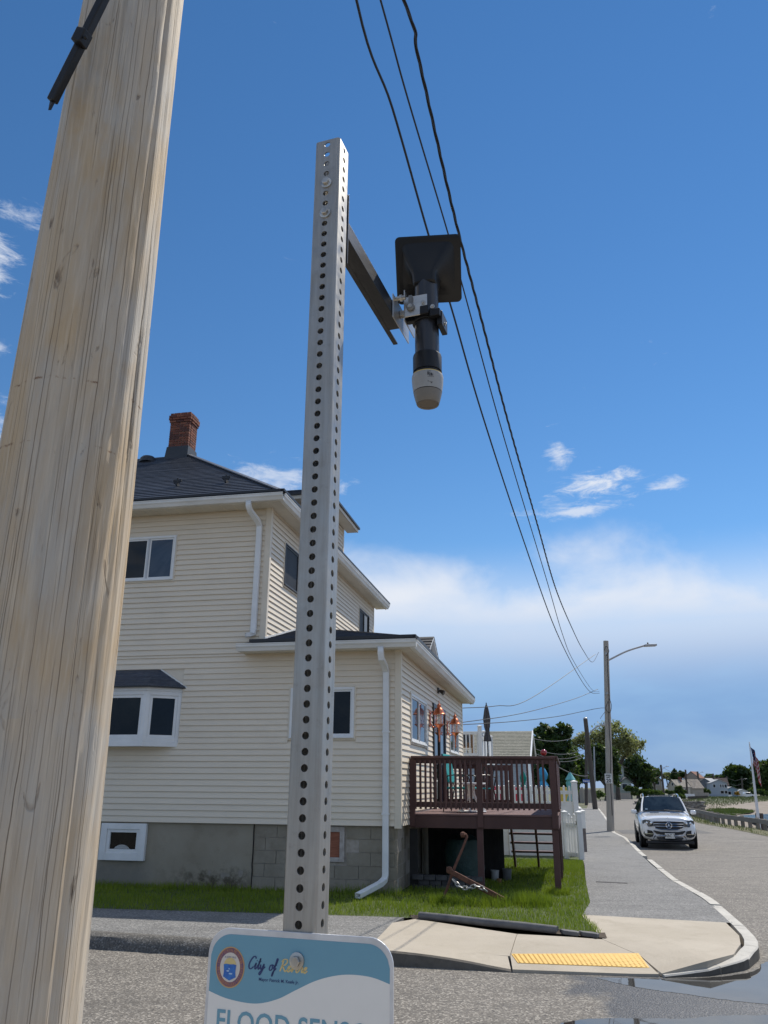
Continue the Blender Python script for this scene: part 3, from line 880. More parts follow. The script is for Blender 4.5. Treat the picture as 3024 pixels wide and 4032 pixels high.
def window(fr, o, name='window', style='white', trim=0.07, sash=0.045, mullion=None, glass=(None, None), parent=house, slider=False):
    s0, s1, z0, z1 = o
    w = MB()
    fm = {'white': WHITE, 'dark': DKFRAME, 'cream': TRIM}[style]
    # outer channel in siding colour, then the vinyl frame
    t0 = 0.028
    for a, b, c, d in ((s0, s0 + t0, z0, z1), (s1 - t0, s1, z0, z1), (s0 + t0, s1 - t0, z1 - t0, z1), (s0 + t0, s1 - t0, z0, z0 + t0)):
        fbox(w, fr, a, b, 0.0, 0.03, c, d)
    win = w.build(name, TRIM if style != 'dark' else SID, parent, bevel=0.003)
    S0, S1, Z0, Z1 = s0 + t0, s1 - t0, z0 + t0, z1 - t0
    m = MB()
    for a, b, c, d in ((S0, S0 + sash, Z0, Z1), (S1 - sash, S1, Z0, Z1), (S0 + sash, S1 - sash, Z1 - sash, Z1), (S0 + sash, S1 - sash, Z0, Z0 + sash)):
        fbox(m, fr, a, b, 0.0, 0.042, c, d)
    fbox(m, fr, S0, S1, 0.042, 0.06, Z0, Z0 + 0.02)
    m.build('frame', fm, win, bevel=0.004)
    a, b, c, d = S0 + sash, S1 - sash, Z0 + sash, Z1 - sash
    mids = [a] + ([mullion] if mullion else []) + [b]
    if mullion:
        m = MB(); fbox(m, fr, mullion - 0.018, mullion + 0.018, 0.0, 0.034, c, d); m.build('mullion', fm if style != 'white' else MULL, win, bevel=0.003)
    for k in range(len(mids) - 1):
        p, q = mids[k] + (0.018 if k else 0), mids[k + 1] - (0.018 if k < len(mids) - 2 else 0)
        m = MB(); sh = 0.03
        for aa, bb, cc, dd in ((p, p + sh, c, d), (q - sh, q, c, d), (p + sh, q - sh, d - sh, d), (p + sh, q - sh, c, c + sh)):
            fbox(m, fr, aa, bb, 0.0, 0.024 - 0.006 * k, cc, dd)
        m.build('sash', fm, win)
        m = MB(); fbox(m, fr, p + sh, q - sh, 0.0, 0.010, c + sh, d - sh); m.build('pane', glass[k % 2] or GLASS, win)
    return win
window(front, WIN_UP, mullion=-5.0, glass=(GLASS, GLASSB))
window(front, WIN_LOW, mullion=-1.38, glass=(GLASSD, GLASSD))
window(right_at(0.0), W1, mullion=1.86, glass=(GLASS, GLASSB))
window(right_at(0.0), W2, mullion=7.3, glass=(GLASS, GLASSB))
SCREEN = mat('insect_screen', (0.012, 0.013, 0.016), (0.022, 0.024, 0.028), 3, rough=0.55, spec=0.25)
window(right_at(-2.52), U1, style='dark', mullion=1.75, glass=(SCREEN, GLASSD), sash=0.03)
window(right_at(-2.52), U2, style='dark', mullion=7.8, glass=(SCREEN, GLASSD), sash=0.03)

# patio door, almost black frame, glass leaf
m = MB(); fr = right_at(0.0)
for a, b, c, d in ((3.68, 3.78, 1.29, 3.45), (5.47, 5.57, 1.29, 3.45), (3.78, 5.47, 3.36, 3.45), (4.55, 4.66, 1.29, 3.36)): fbox(m, fr, a, b, 0, 0.05, c, d)
dr = m.build('door', DKFRAME, house, bevel=0.004)
for a, b, gl in ((3.78, 4.55, GLASSD), (4.66, 5.47, GLASSB)):
    m = MB(); fbox(m, fr, a, b, 0, 0.02, 1.36, 3.36); m.build('pane', gl, dr)
m = MB(); fbox(m, fr, 4.60, 4.63, 0.05, 0.10, 2.2, 2.4); m.build('handle', GUT, dr, bevel=0.005)
# flood lamp above the door
m = MB(); m.box(0.018, 0.05, 4.45, 4.6, 3.74, 3.86); fl = m.build('flood_lamp', DKFRAME, house, bevel=0.006)
for s_ in (4.47, 4.58):
    m = MB(); m.lathe([(0.02, 0), (0.035, 0.03), (0.055, 0.11), (0.05, 0.115), (0.0, 0.11)], (0.06, s_, 3.80), 12, Matrix.Rotation(R(120), 3, 'Y').to_3x3()); m.build('lamp_head', DKFRAME, fl, True)

# basement windows
m = MB()
for a, b, c, d in ((-5.34, -5.22, 0.50, 1.10), (-4.60, -4.48, 0.50, 1.10), (-5.22, -4.60, 1.0, 1.10), (-5.22, -4.60, 0.50, 0.62)): fbox(m, front, a, b, -0.04, 0.03, c, d)
bwn = m.build('basement_window', WHITE, house, bevel=0.005)
m = MB()
for a, b, c, d in ((-5.22, -5.16, 0.62, 1.0), (-4.66, -4.60, 0.62, 1.0), (-5.16, -4.66, 0.95, 1.0), (-5.16, -4.66, 0.62, 0.68)): fbox(m, front, a, b, -0.04, 0.012, c, d)
m.build('sash', WHITE, bwn, bevel=0.004)
m = MB(); fbox(m, front, -5.16, -4.66, -0.04, -0.02, 0.68, 0.95); m.build('pane', GLASSD, bwn)
m = MB(); m.lathe([(0.0, 0.07), (0.06, 0.06), (0.12, 0.03), (0.15, 0.0)], (-4.93, 0.019, 0.685), 16); 
m.v = [(x, min(y, 0.0195) if y < 0.0195 else 0.0195 + (y - 0.0195) * 0.01, z) for x, y, z in m.v]
m.v = [(x, 0.017 - 0.004 * (z - 0.685) / 0.07, z) for x, y, z in m.v]; m.build('white_bag', WHITE, bwn)
m = MB()
for a, b, c, d in ((-1.47, -1.40, 0.56, 1.10), (-1.02, -0.94, 0.56, 1.10), (-1.40, -1.02, 1.02, 1.10), (-1.40, -1.02, 0.56, 0.63)): fbox(m, front, a, b, -0.065, -0.025, c, d)
vw = m.build('vent_window', mat('weathered_white', (0.5, 0.46, 0.42), (0.36, 0.31, 0.27), 12, rough=0.8), house, bevel=0.004)
m = MB(); fbox(m, front, -1.40, -1.02, -0.065, -0.05, 0.63, 1.02); m.build('panel', WOODPLY, vw)
# dark damp stains, a crack line and broken render patches on the smooth foundation
PATCH = mat('render_patch', (0.33, 0.30, 0.25), (0.25, 0.22, 0.18), 14, rough=0.95, bump=0.6)
for cx, cz, r_ in ((-3.28, 0.345, 0.035), (-3.03, 0.31, 0.045), (-2.94, 0.315, 0.03), (-2.72, 0.35, 0.055)):
    pts = [(cx + r_ * (1 + random.uniform(-.25, .25)) * math.cos(k * .5), 0.0345, cz + r_ * (1 + random.uniform(-.25, .25)) * math.sin(k * .5)) for k in range(12)]
    m = MB(); m.poly(pts); m.build('spall', PATCH, house)
m = MB(); m.tube([(-2.528 + random.uniform(-.008, .008), 0.04, 1.12 - k * 0.09) for k in range(13)], 0.008, 5); m.build('crack', mat('crack', (0.03, 0.027, 0.024), rough=1), house)

# bay window with its own little shingled roof
bay = MB()
A = (-6.35, -0.02); 
poly = [(-6.45, 0.0), (-6.05, -0.36), (-4.55, -0.36), (-4.03, 0.0)]
bay.prism(poly, 2.38, 2.46); bay.prism([(p[0], p[1]) for p in poly], 3.34, 3.42)
bo = bay.build('bay_window', WHITE, house, bevel=0.004)
def bay_side(p, q, name):
    p, q = Vector((*p, 0)), Vector((*q, 0)); d = (q - p); L = d.length; d.normalize(); n = Vector((d.y, -d.x, 0))
    if n.y > 0: n = -n
    fr = lambda s, o, z: tuple(p + d * s + n * o + Vector((0, 0, z)))
    def ob(m, s0, s1, o0, o1, z0, z1):
        c = p + d * ((s0 + s1) / 2) + n * ((o0 + o1) / 2) + Vector((0, 0, (z0 + z1) / 2))
        m.obox(c, d * ((s1 - s0) / 2), n * ((o1 - o0) / 2), Vector((0, 0, (z1 - z0) / 2)))
    m = MB(); f = 0.07
    for a, b, c, e in ((0, f, 2.46, 3.34), (L - f, L, 2.46, 3.34), (f, L - f, 3.27, 3.34), (f, L - f, 2.46, 2.53)): ob(m, a, b, -0.08, -0.01, c, e)
    fo = m.build('frame', WHITE, bo, bevel=0.004)
    n_ = 2 if L > 1 else 1
    for k in range(n_):
        a, b = f + (L - 2 * f) * k / n_, f + (L - 2 * f) * (k + 1) / n_
        m = MB(); g2 = 0.05
        for aa, bb, cc, ee in ((a, a + g2, 2.53, 3.27), (b - g2, b, 2.53, 3.27), (a + g2, b - g2, 3.22, 3.27), (a + g2, b - g2, 2.53, 2.58)): ob(m, aa, bb, -0.07, -0.028, cc, ee)
        m.build('sash', WHITE, bo, bevel=0.004)
        m = MB(); ob(m, a + g2, b - g2, -0.07, -0.05, 2.58, 3.22); m.build('pane', GLASSD if L > 1 else GLASSB if False else GLASS, bo)
bay_side((-6.05, -0.36), (-4.55, -0.36), 'f'); bay_side((-4.55, -0.36), (-4.03, 0.0), 'r'); bay_side((-6.45, 0.0), (-6.05, -0.36), 'l')
# roof of the bay: courses between the eave and the wall
e0 = [(-6.6, 0.0), (-6.12, -0.45), (-4.50, -0.45), (-3.95, 0.0)]; t0 = [(-6.05, 0.0), (-5.75, -0.03), (-4.60, -0.03), (-4.50, 0.0)]
nb = 5
for k in range(nb):
    u0, u1 = k / nb, (k + 1) / nb + 0.03
    m = MB(); lo = [Vector((*a, 3.42)).lerp(Vector((*b, 3.75)), u0) for a, b in zip(e0, t0)]; hi = [Vector((*a, 3.42)).lerp(Vector((*b, 3.75)), min(u1, 1)) for a, b in zip(e0, t0)]
    up = Vector((0, 0, 0.016)); vs = []
    for p in lo: vs += [p + up, p + Vector((0, 0, 0.002))]
    for p in hi: vs += [p + Vector((0, 0, 0.004))]
    fs = [(2 * i, 2 * i + 2, 8 + i + 1, 8 + i) for i in range(3)] + [(2 * i + 1, 2 * i + 3, 2 * i + 2, 2 * i) for i in range(3)]
    m.add(vs, fs); m.build('bay_shingle', SHING, bo)
m = MB(); m.add([(*a, 3.421) for a in e0] + [(*a, 3.40) for a in e0], [(0, 1, 2, 3), (4, 7, 6, 5), (0, 4, 5, 1), (1, 5, 6, 2), (2, 6, 7, 3)]); m.build('bay_eave', DRIP, bo)
m = MB(); m.bar((-3.95, -0.012, 3.42), (-4.50, -0.012, 3.765), 0.02, 0.025); m.build('roof_trim', GUT, bo)

# roofs: shingle courses as strips, each course a part
def slope_courses(name, ea, eb, ta, tb, z0, z1, n, parent, thick=0.024, mt=SHING):
    """courses between an eave line (ea..eb at z0) and a top line (ta..tb at z1)"""
    ea, eb, ta, tb = Vector((*ea, z0)), Vector((*eb, z0)), Vector((*ta, z1)), Vector((*tb, z1))
    nrm = (eb - ea).cross(ta - ea).normalized()
    if nrm.z < 0: nrm = -nrm
    for k in range(n):
        u0, u1 = k / n, min((k + 1.08) / n, 1)
        a0, b0, a1, b1 = ea.lerp(ta, u0), eb.lerp(tb, u0), ea.lerp(ta, u1), eb.lerp(tb, u1)
        m = MB(); nn = max(1, int((b0 - a0).length / 1.0)); vs, fs = [], []
        for j in range(nn + 1):
            p, q = a0.lerp(b0, j / nn), a1.lerp(b1, j / nn); w = random.uniform(-0.0025, 0.0025)
            vs += [p + nrm * 0.001, p + nrm * (thick + w), q + nrm * 0.004]
        for j in range(nn): fs += [(j * 3, j * 3 + 3, j * 3 + 4, j * 3 + 1), (j * 3 + 1, j * 3 + 4, j * 3 + 5, j * 3 + 2)]
        m.add(vs, fs); m.build(name, mt, parent)

roof = MB()
EZ, AZ, AP = 6.93, 9.99, (-6.50, 4.25)
roof.add([(-9.9, -0.47, EZ), (-2.15, -0.47, EZ), (-2.15, 9.5, EZ), (-9.9, 9.5, EZ), (-6.52, 4.25, AZ - 0.02), (-8.4, 4.25, AZ - 0.02), (-6.52, 4.8, AZ - .02), (-8.4, 4.8, AZ - .02)],
         [(0, 1, 4, 5), (1, 2, 6, 4), (2, 3, 7, 6), (3, 0, 5, 7), (4, 6, 7, 5), (3, 2, 1, 0)])
ro = roof.build('roof', FLASH, house)
slope_courses('shingle_course', (-9.9, -0.49), (-2.13, -0.49), (-8.4, 4.25), (-6.50, 4.25), EZ + 0.012, AZ + 0.012, 34, ro)
slope_courses('shingle_course', (-2.13, -0.49), (-2.13, 9.5), (-6.50, 4.25), (-6.50, 4.8), EZ + 0.012, AZ + 0.012, 34, ro)
m = MB(); m.bar(Vector((-2.16, -0.47, EZ + 0.035)), Vector((-6.5, 4.25, AZ + 0.035)), 0.2, 0.022); m.build('hip_cap', SHING, ro)
m = MB(); m.box(-9.9, -2.12, -0.535, -0.46, EZ + 0.008, EZ + 0.05); m.box(-2.16, -2.09, -0.535, 9.5, EZ + 0.007, EZ + 0.049); m.build('drip_edge', DRIP, ro)
# snow guards and roof vent
for a_ in (-4.80, -3.72):
    b_ = 0.55; z_ = EZ + (b_ + 0.49) * (AZ - EZ) / 4.74 + 0.02
    m = MB()
    m.box(a_ - 0.02, a_ + 0.02, b_ - 0.10, b_ + 0.10, z_ - 0.02, z_ + 0.03); m.bar((a_ - 0.09, b_ - 0.05, z_ + 0.10), (a_ + 0.09, b_ - 0.05, z_ + 0.10), 0.02, 0.05); m.bar((a_, b_ - 0.03, z_), (a_, b_ - 0.05, z_ + 0.15), 0.03, 0.03); m.bar((a_ - 0.07, b_ - 0.06, z_ + 0.05), (a_ + 0.07, b_ - 0.06, z_ + 0.05), 0.02, 0.02)
    m.build('snow_guard', DRIP, ro)
m = MB(); m.lathe([(0.22, 0), (0.21, 0.1), (0.16, 0.16), (0.0, 0.18)], (-7.4, 3.8, 9.66), 16); m.build('roof_vent', FLASH, ro, True)

# soffits and gutters
def gutter(p, q, out, parent, z0, z1, name='gutter'):
    """K-style gutter along p->q (xy); out = outward unit vector"""
    p, q, out = Vector((*p, 0)), Vector((*q, 0)), Vector((*out, 0))
    prof = [(0.0, z1), (0.0, z0), (0.075, z0), (0.085, z0 + 0.02), (0.10, z0 + 0.05), (0.122, z0 + 0.075), (0.125, z1 - 0.012), (0.135, z1 - 0.01), (0.135, z1 + 0.004), (0.118, z1 + 0.004), (0.112, z0 + 0.08), (0.02, z0 + 0.02), (0.012, z1)]
    m = MB(); n = len(prof)
    m.add([p + out * o + Vector((0, 0, z)) for o, z in prof] + [q + out * o + Vector((0, 0, z)) for o, z in prof], [(i, (i + 1) % n, n + (i + 1) % n, n + i) for i in range(n)] + [tuple(range(n)), tuple(range(2 * n - 1, n - 1, -1))])
    return m.build(name, GUT, parent)
gutter((-9.9, -0.41), (-2.12, -0.41), (0, -1), house, 6.785, 6.91)
gutter((-2.22, -0.46), (-2.22, 9.45), (1, 0), house, 6.783, 6.908)
m = MB(); m.box(-9.9, -2.22, -0.41, 0.01, 6.79, 6.80); m.box(-2.52, -2.21, 0.0, 9.45, 6.79, 6.80); m.box(-9.9, -2.215, -0.415, -0.40, 6.77, 6.92); m.box(-2.23, -2.215, -0.41, 9.45, 6.77, 6.92)
so = m.build('soffit', SOFF, house)
for k in range(30):
    m = MB(); a_ = -9.3 + k * 0.235; m.box(a_, a_ + 0.006, -0.40, -0.03, 6.784, 6.79); m.build('groove', TRIM, so)
gutter((-2.86, -0.36), (0.36, -0.36), (0, -1), house, 3.985, 4.11)
gutter((0.235, -0.40), (0.235, 9.75), (1, 0), house, 3.983, 4.108)
m = MB(); m.box(-2.80, 0.24, -0.36, 0.0, 3.995, 4.005); m.box(0.0, 0.24, 0.0, 9.7, 3.995, 4.005); m.box(-2.80, 0.24, -0.365, -0.35, 3.97, 4.12); m.box(0.225, 0.24, -0.36, 9.7, 3.97, 4.12); m.box(-2.86, -2.80, -0.36, 0.0, 3.99, 4.10)
m.build('soffit', SOFF, house)
# roof of the side wing
PZ = 4.125; AZ2 = PZ + 0.27 * 2.88
pr = MB()
pr.add([(-2.52, -0.42, PZ), (0.33, -0.42, PZ), (0.33, 9.7, PZ), (-2.52, 9.7, PZ), (-2.52, 2.45, AZ2), (-2.52, 6.9, AZ2), (-2.75, -0.42, PZ), (-2.75, 0.0, PZ + .1)],
       [(0, 1, 4), (1, 2, 5, 4), (2, 3, 5), (3, 2, 1, 0), (6, 0, 4, 7)])
po = pr.build('wing_roof', FLASH, house)
slope_courses('shingle_course', (-2.62, -0.44), (0.35, -0.44), (-2.515, 2.43), (-2.50, 2.43), PZ + 0.012, AZ2 + 0.012, 20, po)
slope_courses('shingle_course', (0.35, -0.44), (0.35, 9.7), (-2.515, 2.43), (-2.515, 6.9), PZ + 0.012, AZ2 + 0.012, 20, po)
m = MB(); m.box(-2.62, 0.35, -0.485, -0.43, PZ + 0.006, PZ + 0.06); m.box(0.31, 0.365, -0.485, 9.7, PZ + 0.005, PZ + 0.059); m.build('drip_edge', DRIP, po)
m = MB(); m.bar((-2.50, -0.03, 4.285), (-2.50, 2.43, 4.955), 0.02, 0.035); m.build('step_flashing', WHITE, po)
m = MB(); m.bar(Vector((0.33, -0.42, PZ + .03)), Vector((-2.5, 2.43, AZ2 + .03)), 0.18, 0.02); m.build('hip_cap', SHING, po)

# wall dormer on the right side
dz0, dz1 = 7.0, 8.06
m = MB(); m.box(-6.2, -2.525, 3.22, 5.38, 7.0, 8.06); dmr = m.build('dormer', TRIM, house)
siding(right_at(-2.52), 3.25, 5.38, 7.05, 8.05, parent=dmr)
siding(lambda s, o, z: (s, 3.22 - o, z), -6.0, -2.53, 7.05, 8.05, parent=dmr)
m = MB(); m.box(-2.56, -2.495, 5.33, 5.41, 7.0, 8.05); m.box(-2.58, -2.495, 3.19, 3.26, 7.0, 8.05); m.build('corner_trim', TRIM, dmr)
m = MB(); m.add([(-6.5, 2.9, 8.16), (-2.2, 2.9, 8.16), (-2.2, 5.75, 8.16), (-6.5, 5.75, 8.16), (-3.45, 4.32, 8.80), (-6.5, 4.32, 8.80)], [(0, 1, 4, 5), (1, 2, 4), (2, 3, 5, 4), (3, 2, 1, 0)]); m.build('dormer_roof', FLASH, dmr)
slope_courses('shingle_course', (-6.5, 2.88), (-2.18, 2.88), (-6.5, 4.32), (-3.45, 4.32), 8.17, 8.815, 10, dmr)
slope_courses('shingle_course', (-2.18, 2.88), (-2.18, 5.77), (-3.45, 4.32), (-3.44, 4.33), 8.17, 8.815, 10, dmr)
m = MB(); m.box(-6.5, -2.22, 2.92, 3.2, 8.06, 8.075); m.box(-2.5, -2.22, 3.2, 5.73, 8.06, 8.075); m.box(-6.5, -2.21, 2.905, 2.925, 8.06, 8.15); m.box(-2.225, -2.205, 2.905, 5.75, 8.06, 8.15); m.build('soffit', SOFF, dmr)
m = MB(); m.box(-6.5, -2.17, 2.865, 2.91, 8.148, 8.20); m.box(-2.21, -2.165, 2.865, 5.79, 8.147, 8.199); m.build('drip_edge', DRIP, dmr)

# chimney, brick by brick
ch = MB(); ca0, ca1, cb0, cb1 = -6.985, -6.415, 4.0, 4.47
ch.box(ca0 + 0.02, ca1 - 0.02, cb0 + 0.02, cb1 - 0.02, 9.3, 11.10)
cho = ch.build('chimney', MORTAR, house)
m = MB(); m.add([(ca0 - .02, cb0 - .02, 10.16), (ca1 + .02, cb0 - .02, 10.16), (ca1 + .02, cb1 + .02, 10.16), (ca0 - .02, cb1 + .02, 10.16), (ca0 - .05, cb0 - .10, 9.6), (ca1 + .05, cb0 - .10, 9.6), (ca1 + .05, cb1 + .10, 9.6), (ca0 - .05, cb1 + .10, 9.6)], [(0, 1, 2, 3), (4, 5, 1, 0), (5, 6, 2, 1), (6, 7, 3, 2), (7, 4, 0, 3)]); m.build('flashing', FLASH, cho)
bl, bd, bh_ = 0.178, 0.09, 0.056
course = 0.070
bmesh_cache = {}
def brick(c, along, L, depth):
    key = (along, round(L, 3))
    if key not in bmesh_cache:
        m = MB()
        if along == 'a': m.box(-L / 2, L / 2, -depth / 2, depth / 2, -bh_ / 2, bh_ / 2)
        else: m.box(-depth / 2, depth / 2, -L / 2, L / 2, -bh_ / 2, bh_ / 2)
        bmesh_cache[key] = [m.build('brick', BRICKS[i], cho) for i in range(5)]
        for i, o in enumerate(bmesh_cache[key]): o['proto'] = 1
    i = random.choices(range(5), (4, 4, 2, 2, 1.5))[0]; src = bmesh_cache[key][i]
    if src.get('proto'): o = src; del o['proto']
    else: o = bpy.data.objects.new('brick', src.data); COL.objects.link(o); o.parent = cho
    o.location = c
nz = 14
for k in range(nz):
    z = 10.16 + course * (k + 0.5); grow = (0.0, 0.0, 0.0, 0.0, 0.0, 0.0, 0.0, 0.0, 0.0, 0.0, 0.022, 0.04, 0.04, 0.012)[k]
    for along, s0, s1, fixed in (('a', ca0 - grow, ca1 + grow, (cb0 - grow, cb1 + grow)), ('b', cb0 - grow, cb1 + grow, (ca0 - grow, ca1 + grow))):
        if along == 'b': s0 += bd + 0.008; s1 -= bd + 0.008
        n = max(1, round((s1 - s0) / (bl + 0.012))); L = (s1 - s0) / n - 0.012
        for side in (0, 1):
            edges = [s0 + (s1 - s0) * j / n for j in range(n + 1)]
            if k % 2: edges = [s0] + [s0 + (s1 - s0) * (j + 0.5) / n for j in range(n)] + [s1]
            for p, q in zip(edges[:-1], edges[1:]):
                c = (p + q) / 2; Lb = q - p - 0.016
                off = (bd / 2) * (1 if side == 0 else -1) - random.uniform(-0.002, 0.003) * (1 if side == 0 else -1)
                f_ = fixed[side] + off
                brick((c, f_, z) if along == 'a' else (f_, c, z), along, Lb, bd)
for lst in bmesh_cache.values():
    for o in lst:
        if o.get('proto'): bpy.data.objects.remove(o)
m = MB(); m.box(ca0 + .06, ca1 - .06, cb0 + .06, cb1 - .06, 11.0, 11.13); m.build('chimney_cap', MORTAR, cho)

# downspouts
def downspout(pts, name='downspout', w=0.10, d=0.075):
    m = MB(); P = [Vector(p) for p in pts]
    vs, fs = [], []
    for i, p in enumerate(P):
        t = (P[min(i + 1, len(P) - 1)] - P[max(i - 1, 0)]).normalized()
        sd = Vector((1, 0, 0)) if abs(t.x) < 0.75 else Vector((0, 0, 1)).cross(t).normalized()
        sd = (sd - t * sd.dot(t)).normalized(); o = t.cross(sd).normalized()
        ring = []
        for k in range(20):
            an = 2 * math.pi * (k + 0.5) / 20; x = max(-1, min(1, math.cos(an) * 1.5)); y = max(-1, min(1, math.sin(an) * 1.5))
            cor = 1 - 0.035 * (k % 2)
            vs.append(p + sd * (x * w / 2 * cor) + o * (y * d / 2 * cor))
    n = 20
    for i in range(len(P) - 1):
        for k in range(n): fs.append((i * n + k, i * n + (k + 1) % n, (i + 1) * n + (k + 1) % n, (i + 1) * n + k))
    m.add(vs, fs); o = m.build(name, WHITE, house, True)
    s = o.modifiers.new('t', 'SOLIDIFY'); s.thickness = 0.003
    return o
ds = downspout([(-0.255, -0.415, 4.0), (-0.255, -0.415, 3.9), (-0.25, -0.38, 3.80), (-0.235, -0.16, 3.70), (-0.23, -0.085, 3.62), (-0.228, -0.075, 3.5), (-0.225, -0.075, 2.0), (-0.222, -0.075, 0.40), (-0.235, -0.09, 0.33), (-0.28, -0.20, 0.28), (-0.50, -0.80, 0.17)])
ds2 = downspout([(-2.80, -0.47, 6.80), (-2.80, -0.47, 6.70), (-2.785, -0.42, 6.62), (-2.725, -0.15, 6.50), (-2.715, -0.075, 6.42), (-2.714, -0.065, 6.3), (-2.714, -0.065, 4.44), (-2.72, -0.075, 4.37), (-2.76, -0.10, 4.335), (-2.83, -0.14, 4.325)])
for z_ in (1.3, 2.6):
    m = MB(); m.box(-0.285, -0.165, -0.118, -0.02, z_, z_ + 0.03); m.build('strap', WHITE, ds)
# ------------------------------------------------------------------ copper wall lanterns
def lantern(b_, z_, label):
    p = hw(0.02, b_, z_)
    t = thing('wall_lantern', label, 'lantern', p, -TH, 'copper wall lanterns by the door')
    c = (0.20, 0, 0)
    m = MB(); m.box(0, 0.025, -0.06, 0.06, -0.16, 0.16); m.build('wall_plate', COPPER, t, bevel=0.006)
    m = MB(); m.tube(catmull([(0.02, 0, -0.08), (0.08, 0, -0.16), (0.16, 0, -0.13), (0.2, 0, -0.10)], 5), 0.012, 8); m.tube(catmull([(0.02, 0, 0.10), (0.06, 0, 0.16), (0.11, 0, 0.13)], 5), 0.008, 6); m.build('scroll_arm', COPPER, t, True)
    m = MB(); m.lathe([(0.0, -0.46), (0.012, -0.45), (0.016, -0.38), (0.010, -0.36), (0.022, -0.22), (0.03, -0.17), (0.055, -0.15), (0.075, -0.125), (0.105, -0.11), (0.105, -0.095), (0.0, -0.09)], c, 20); m.build('base_cup', COPPER, t, True)
    m = MB(); m.lathe([(0.082, -0.095), (0.092, 0.10), (0.088, 0.10), (0.078, -0.09)], c, 20); m.build('glass_shade', MATS.get('clear_glass') or mat_clear(), t, True)
    m = MB()
    for k in range(6):
        an = k * math.pi / 3; m.tube([(0.2 + 0.085 * math.cos(an), 0.085 * math.sin(an), -0.1), (0.2 + 0.096 * math.cos(an), 0.096 * math.sin(an), 0.11)], 0.005, 5)
    m.build('cage', COPPER, t)
    m = MB(); m.lathe([(0.135, 0.095), (0.14, 0.105), (0.12, 0.125), (0.105, 0.16), (0.075, 0.215), (0.045, 0.235), (0.038, 0.25), (0.045, 0.27), (0.036, 0.30), (0.012, 0.315), (0.006, 0.38), (0.0, 0.385)], c, 24); m.build('dome_cap', COPPER, t, True)
    m = MB(); m.lathe([(0.014, -0.09), (0.014, 0.02), (0.006, 0.05), (0, 0.055)], c, 8); m.build('candle', WHITE, t, True)
    t.scale = (1.0, 1.0, 1.0)
def mat_clear():
    m, t, b, out = nt('clear_glass'); g = NG(t)
    tr = g.n('ShaderNodeBsdfTransparent'); gl = g.n('ShaderNodeBsdfGlossy'); gl.inputs['Roughness'].default_value = 0.03
    mx = g.n('ShaderNodeMixShader'); mx.inputs[0].default_value = 0.22
    g.l(tr.outputs[0], mx.inputs[1]); g.l(gl.outputs[0], mx.inputs[2]); g.l(mx.outputs[0], out.inputs[0])
    MATS['clear_glass'] = m; return m
lantern(3.25, 3.07, 'copper wall lantern with glass shade between the window and the door')
lantern(6.0, 3.07, 'copper wall lantern with glass shade on the far side of the door')

# ------------------------------------------------------------------ deck
BRN = mat('brown_deck_paint', (0.088, 0.036, 0.030), (0.112, 0.049, 0.041), 3, 6, rough=0.6, bump=0.25, bscale=30, stretch=(1, 1, 0.5), rnd=0.25)
DKB = mat('deck_floor', (0.19, 0.105, 0.10), (0.145, 0.08, 0.075), 2.5, 7, rough=0.75, rnd=0.25, stretch=(0.6, 5, 5), bump=0.2, bscale=30)
DOFF = (1.25, 3.0, 0.0)
deck = thing('deck', 'raised brown painted wooden deck with baluster railing on the right of the house', 'deck', hw(1.25, 3.0), -TH)
def dp(m, name, mt=BRN, parent=deck, bevel=0.004): return m.build(name, mt, parent, False, DOFF, bevel)
F0, F1, B1, DZ = 0.04, 2.52, 5.15, 1.27
m = MB(); m.box(F0 - 0.01, F1 + 0.02, 0.83, 0.868, 1.07, DZ); dp(m, 'rim_board')
m = MB(); m.bar((F1 + 0.004, 0.87, 1.17), (F1 + 0.045, B1, 1.17), 0.04, 0.2); dp(m, 'rim_board')
m = MB(); m.box(F0, F1 - 0.02, B1 - 0.04, B1, 1.07, DZ); dp(m, 'rim_board')
for k in range(7):
    m = MB(); a_ = 0.1 + k * 0.39; m.box(a_, a_ + 0.038, 0.87, B1 - 0.04, 1.08, DZ - 0.002); dp(m, 'joist', bevel=0)
nb = 31
for k in range(nb):
    b0 = 0.815 + k * 0.141; m = MB(); m.box(F0 - 0.02, F1 + 0.03 + 0.010 * (b0 - 0.85), b0, b0 + 0.134, DZ + 0.002, DZ + 0.03 + random.uniform(-.001, .001)); dp(m, 'deck_board', DKB, bevel=0.003)
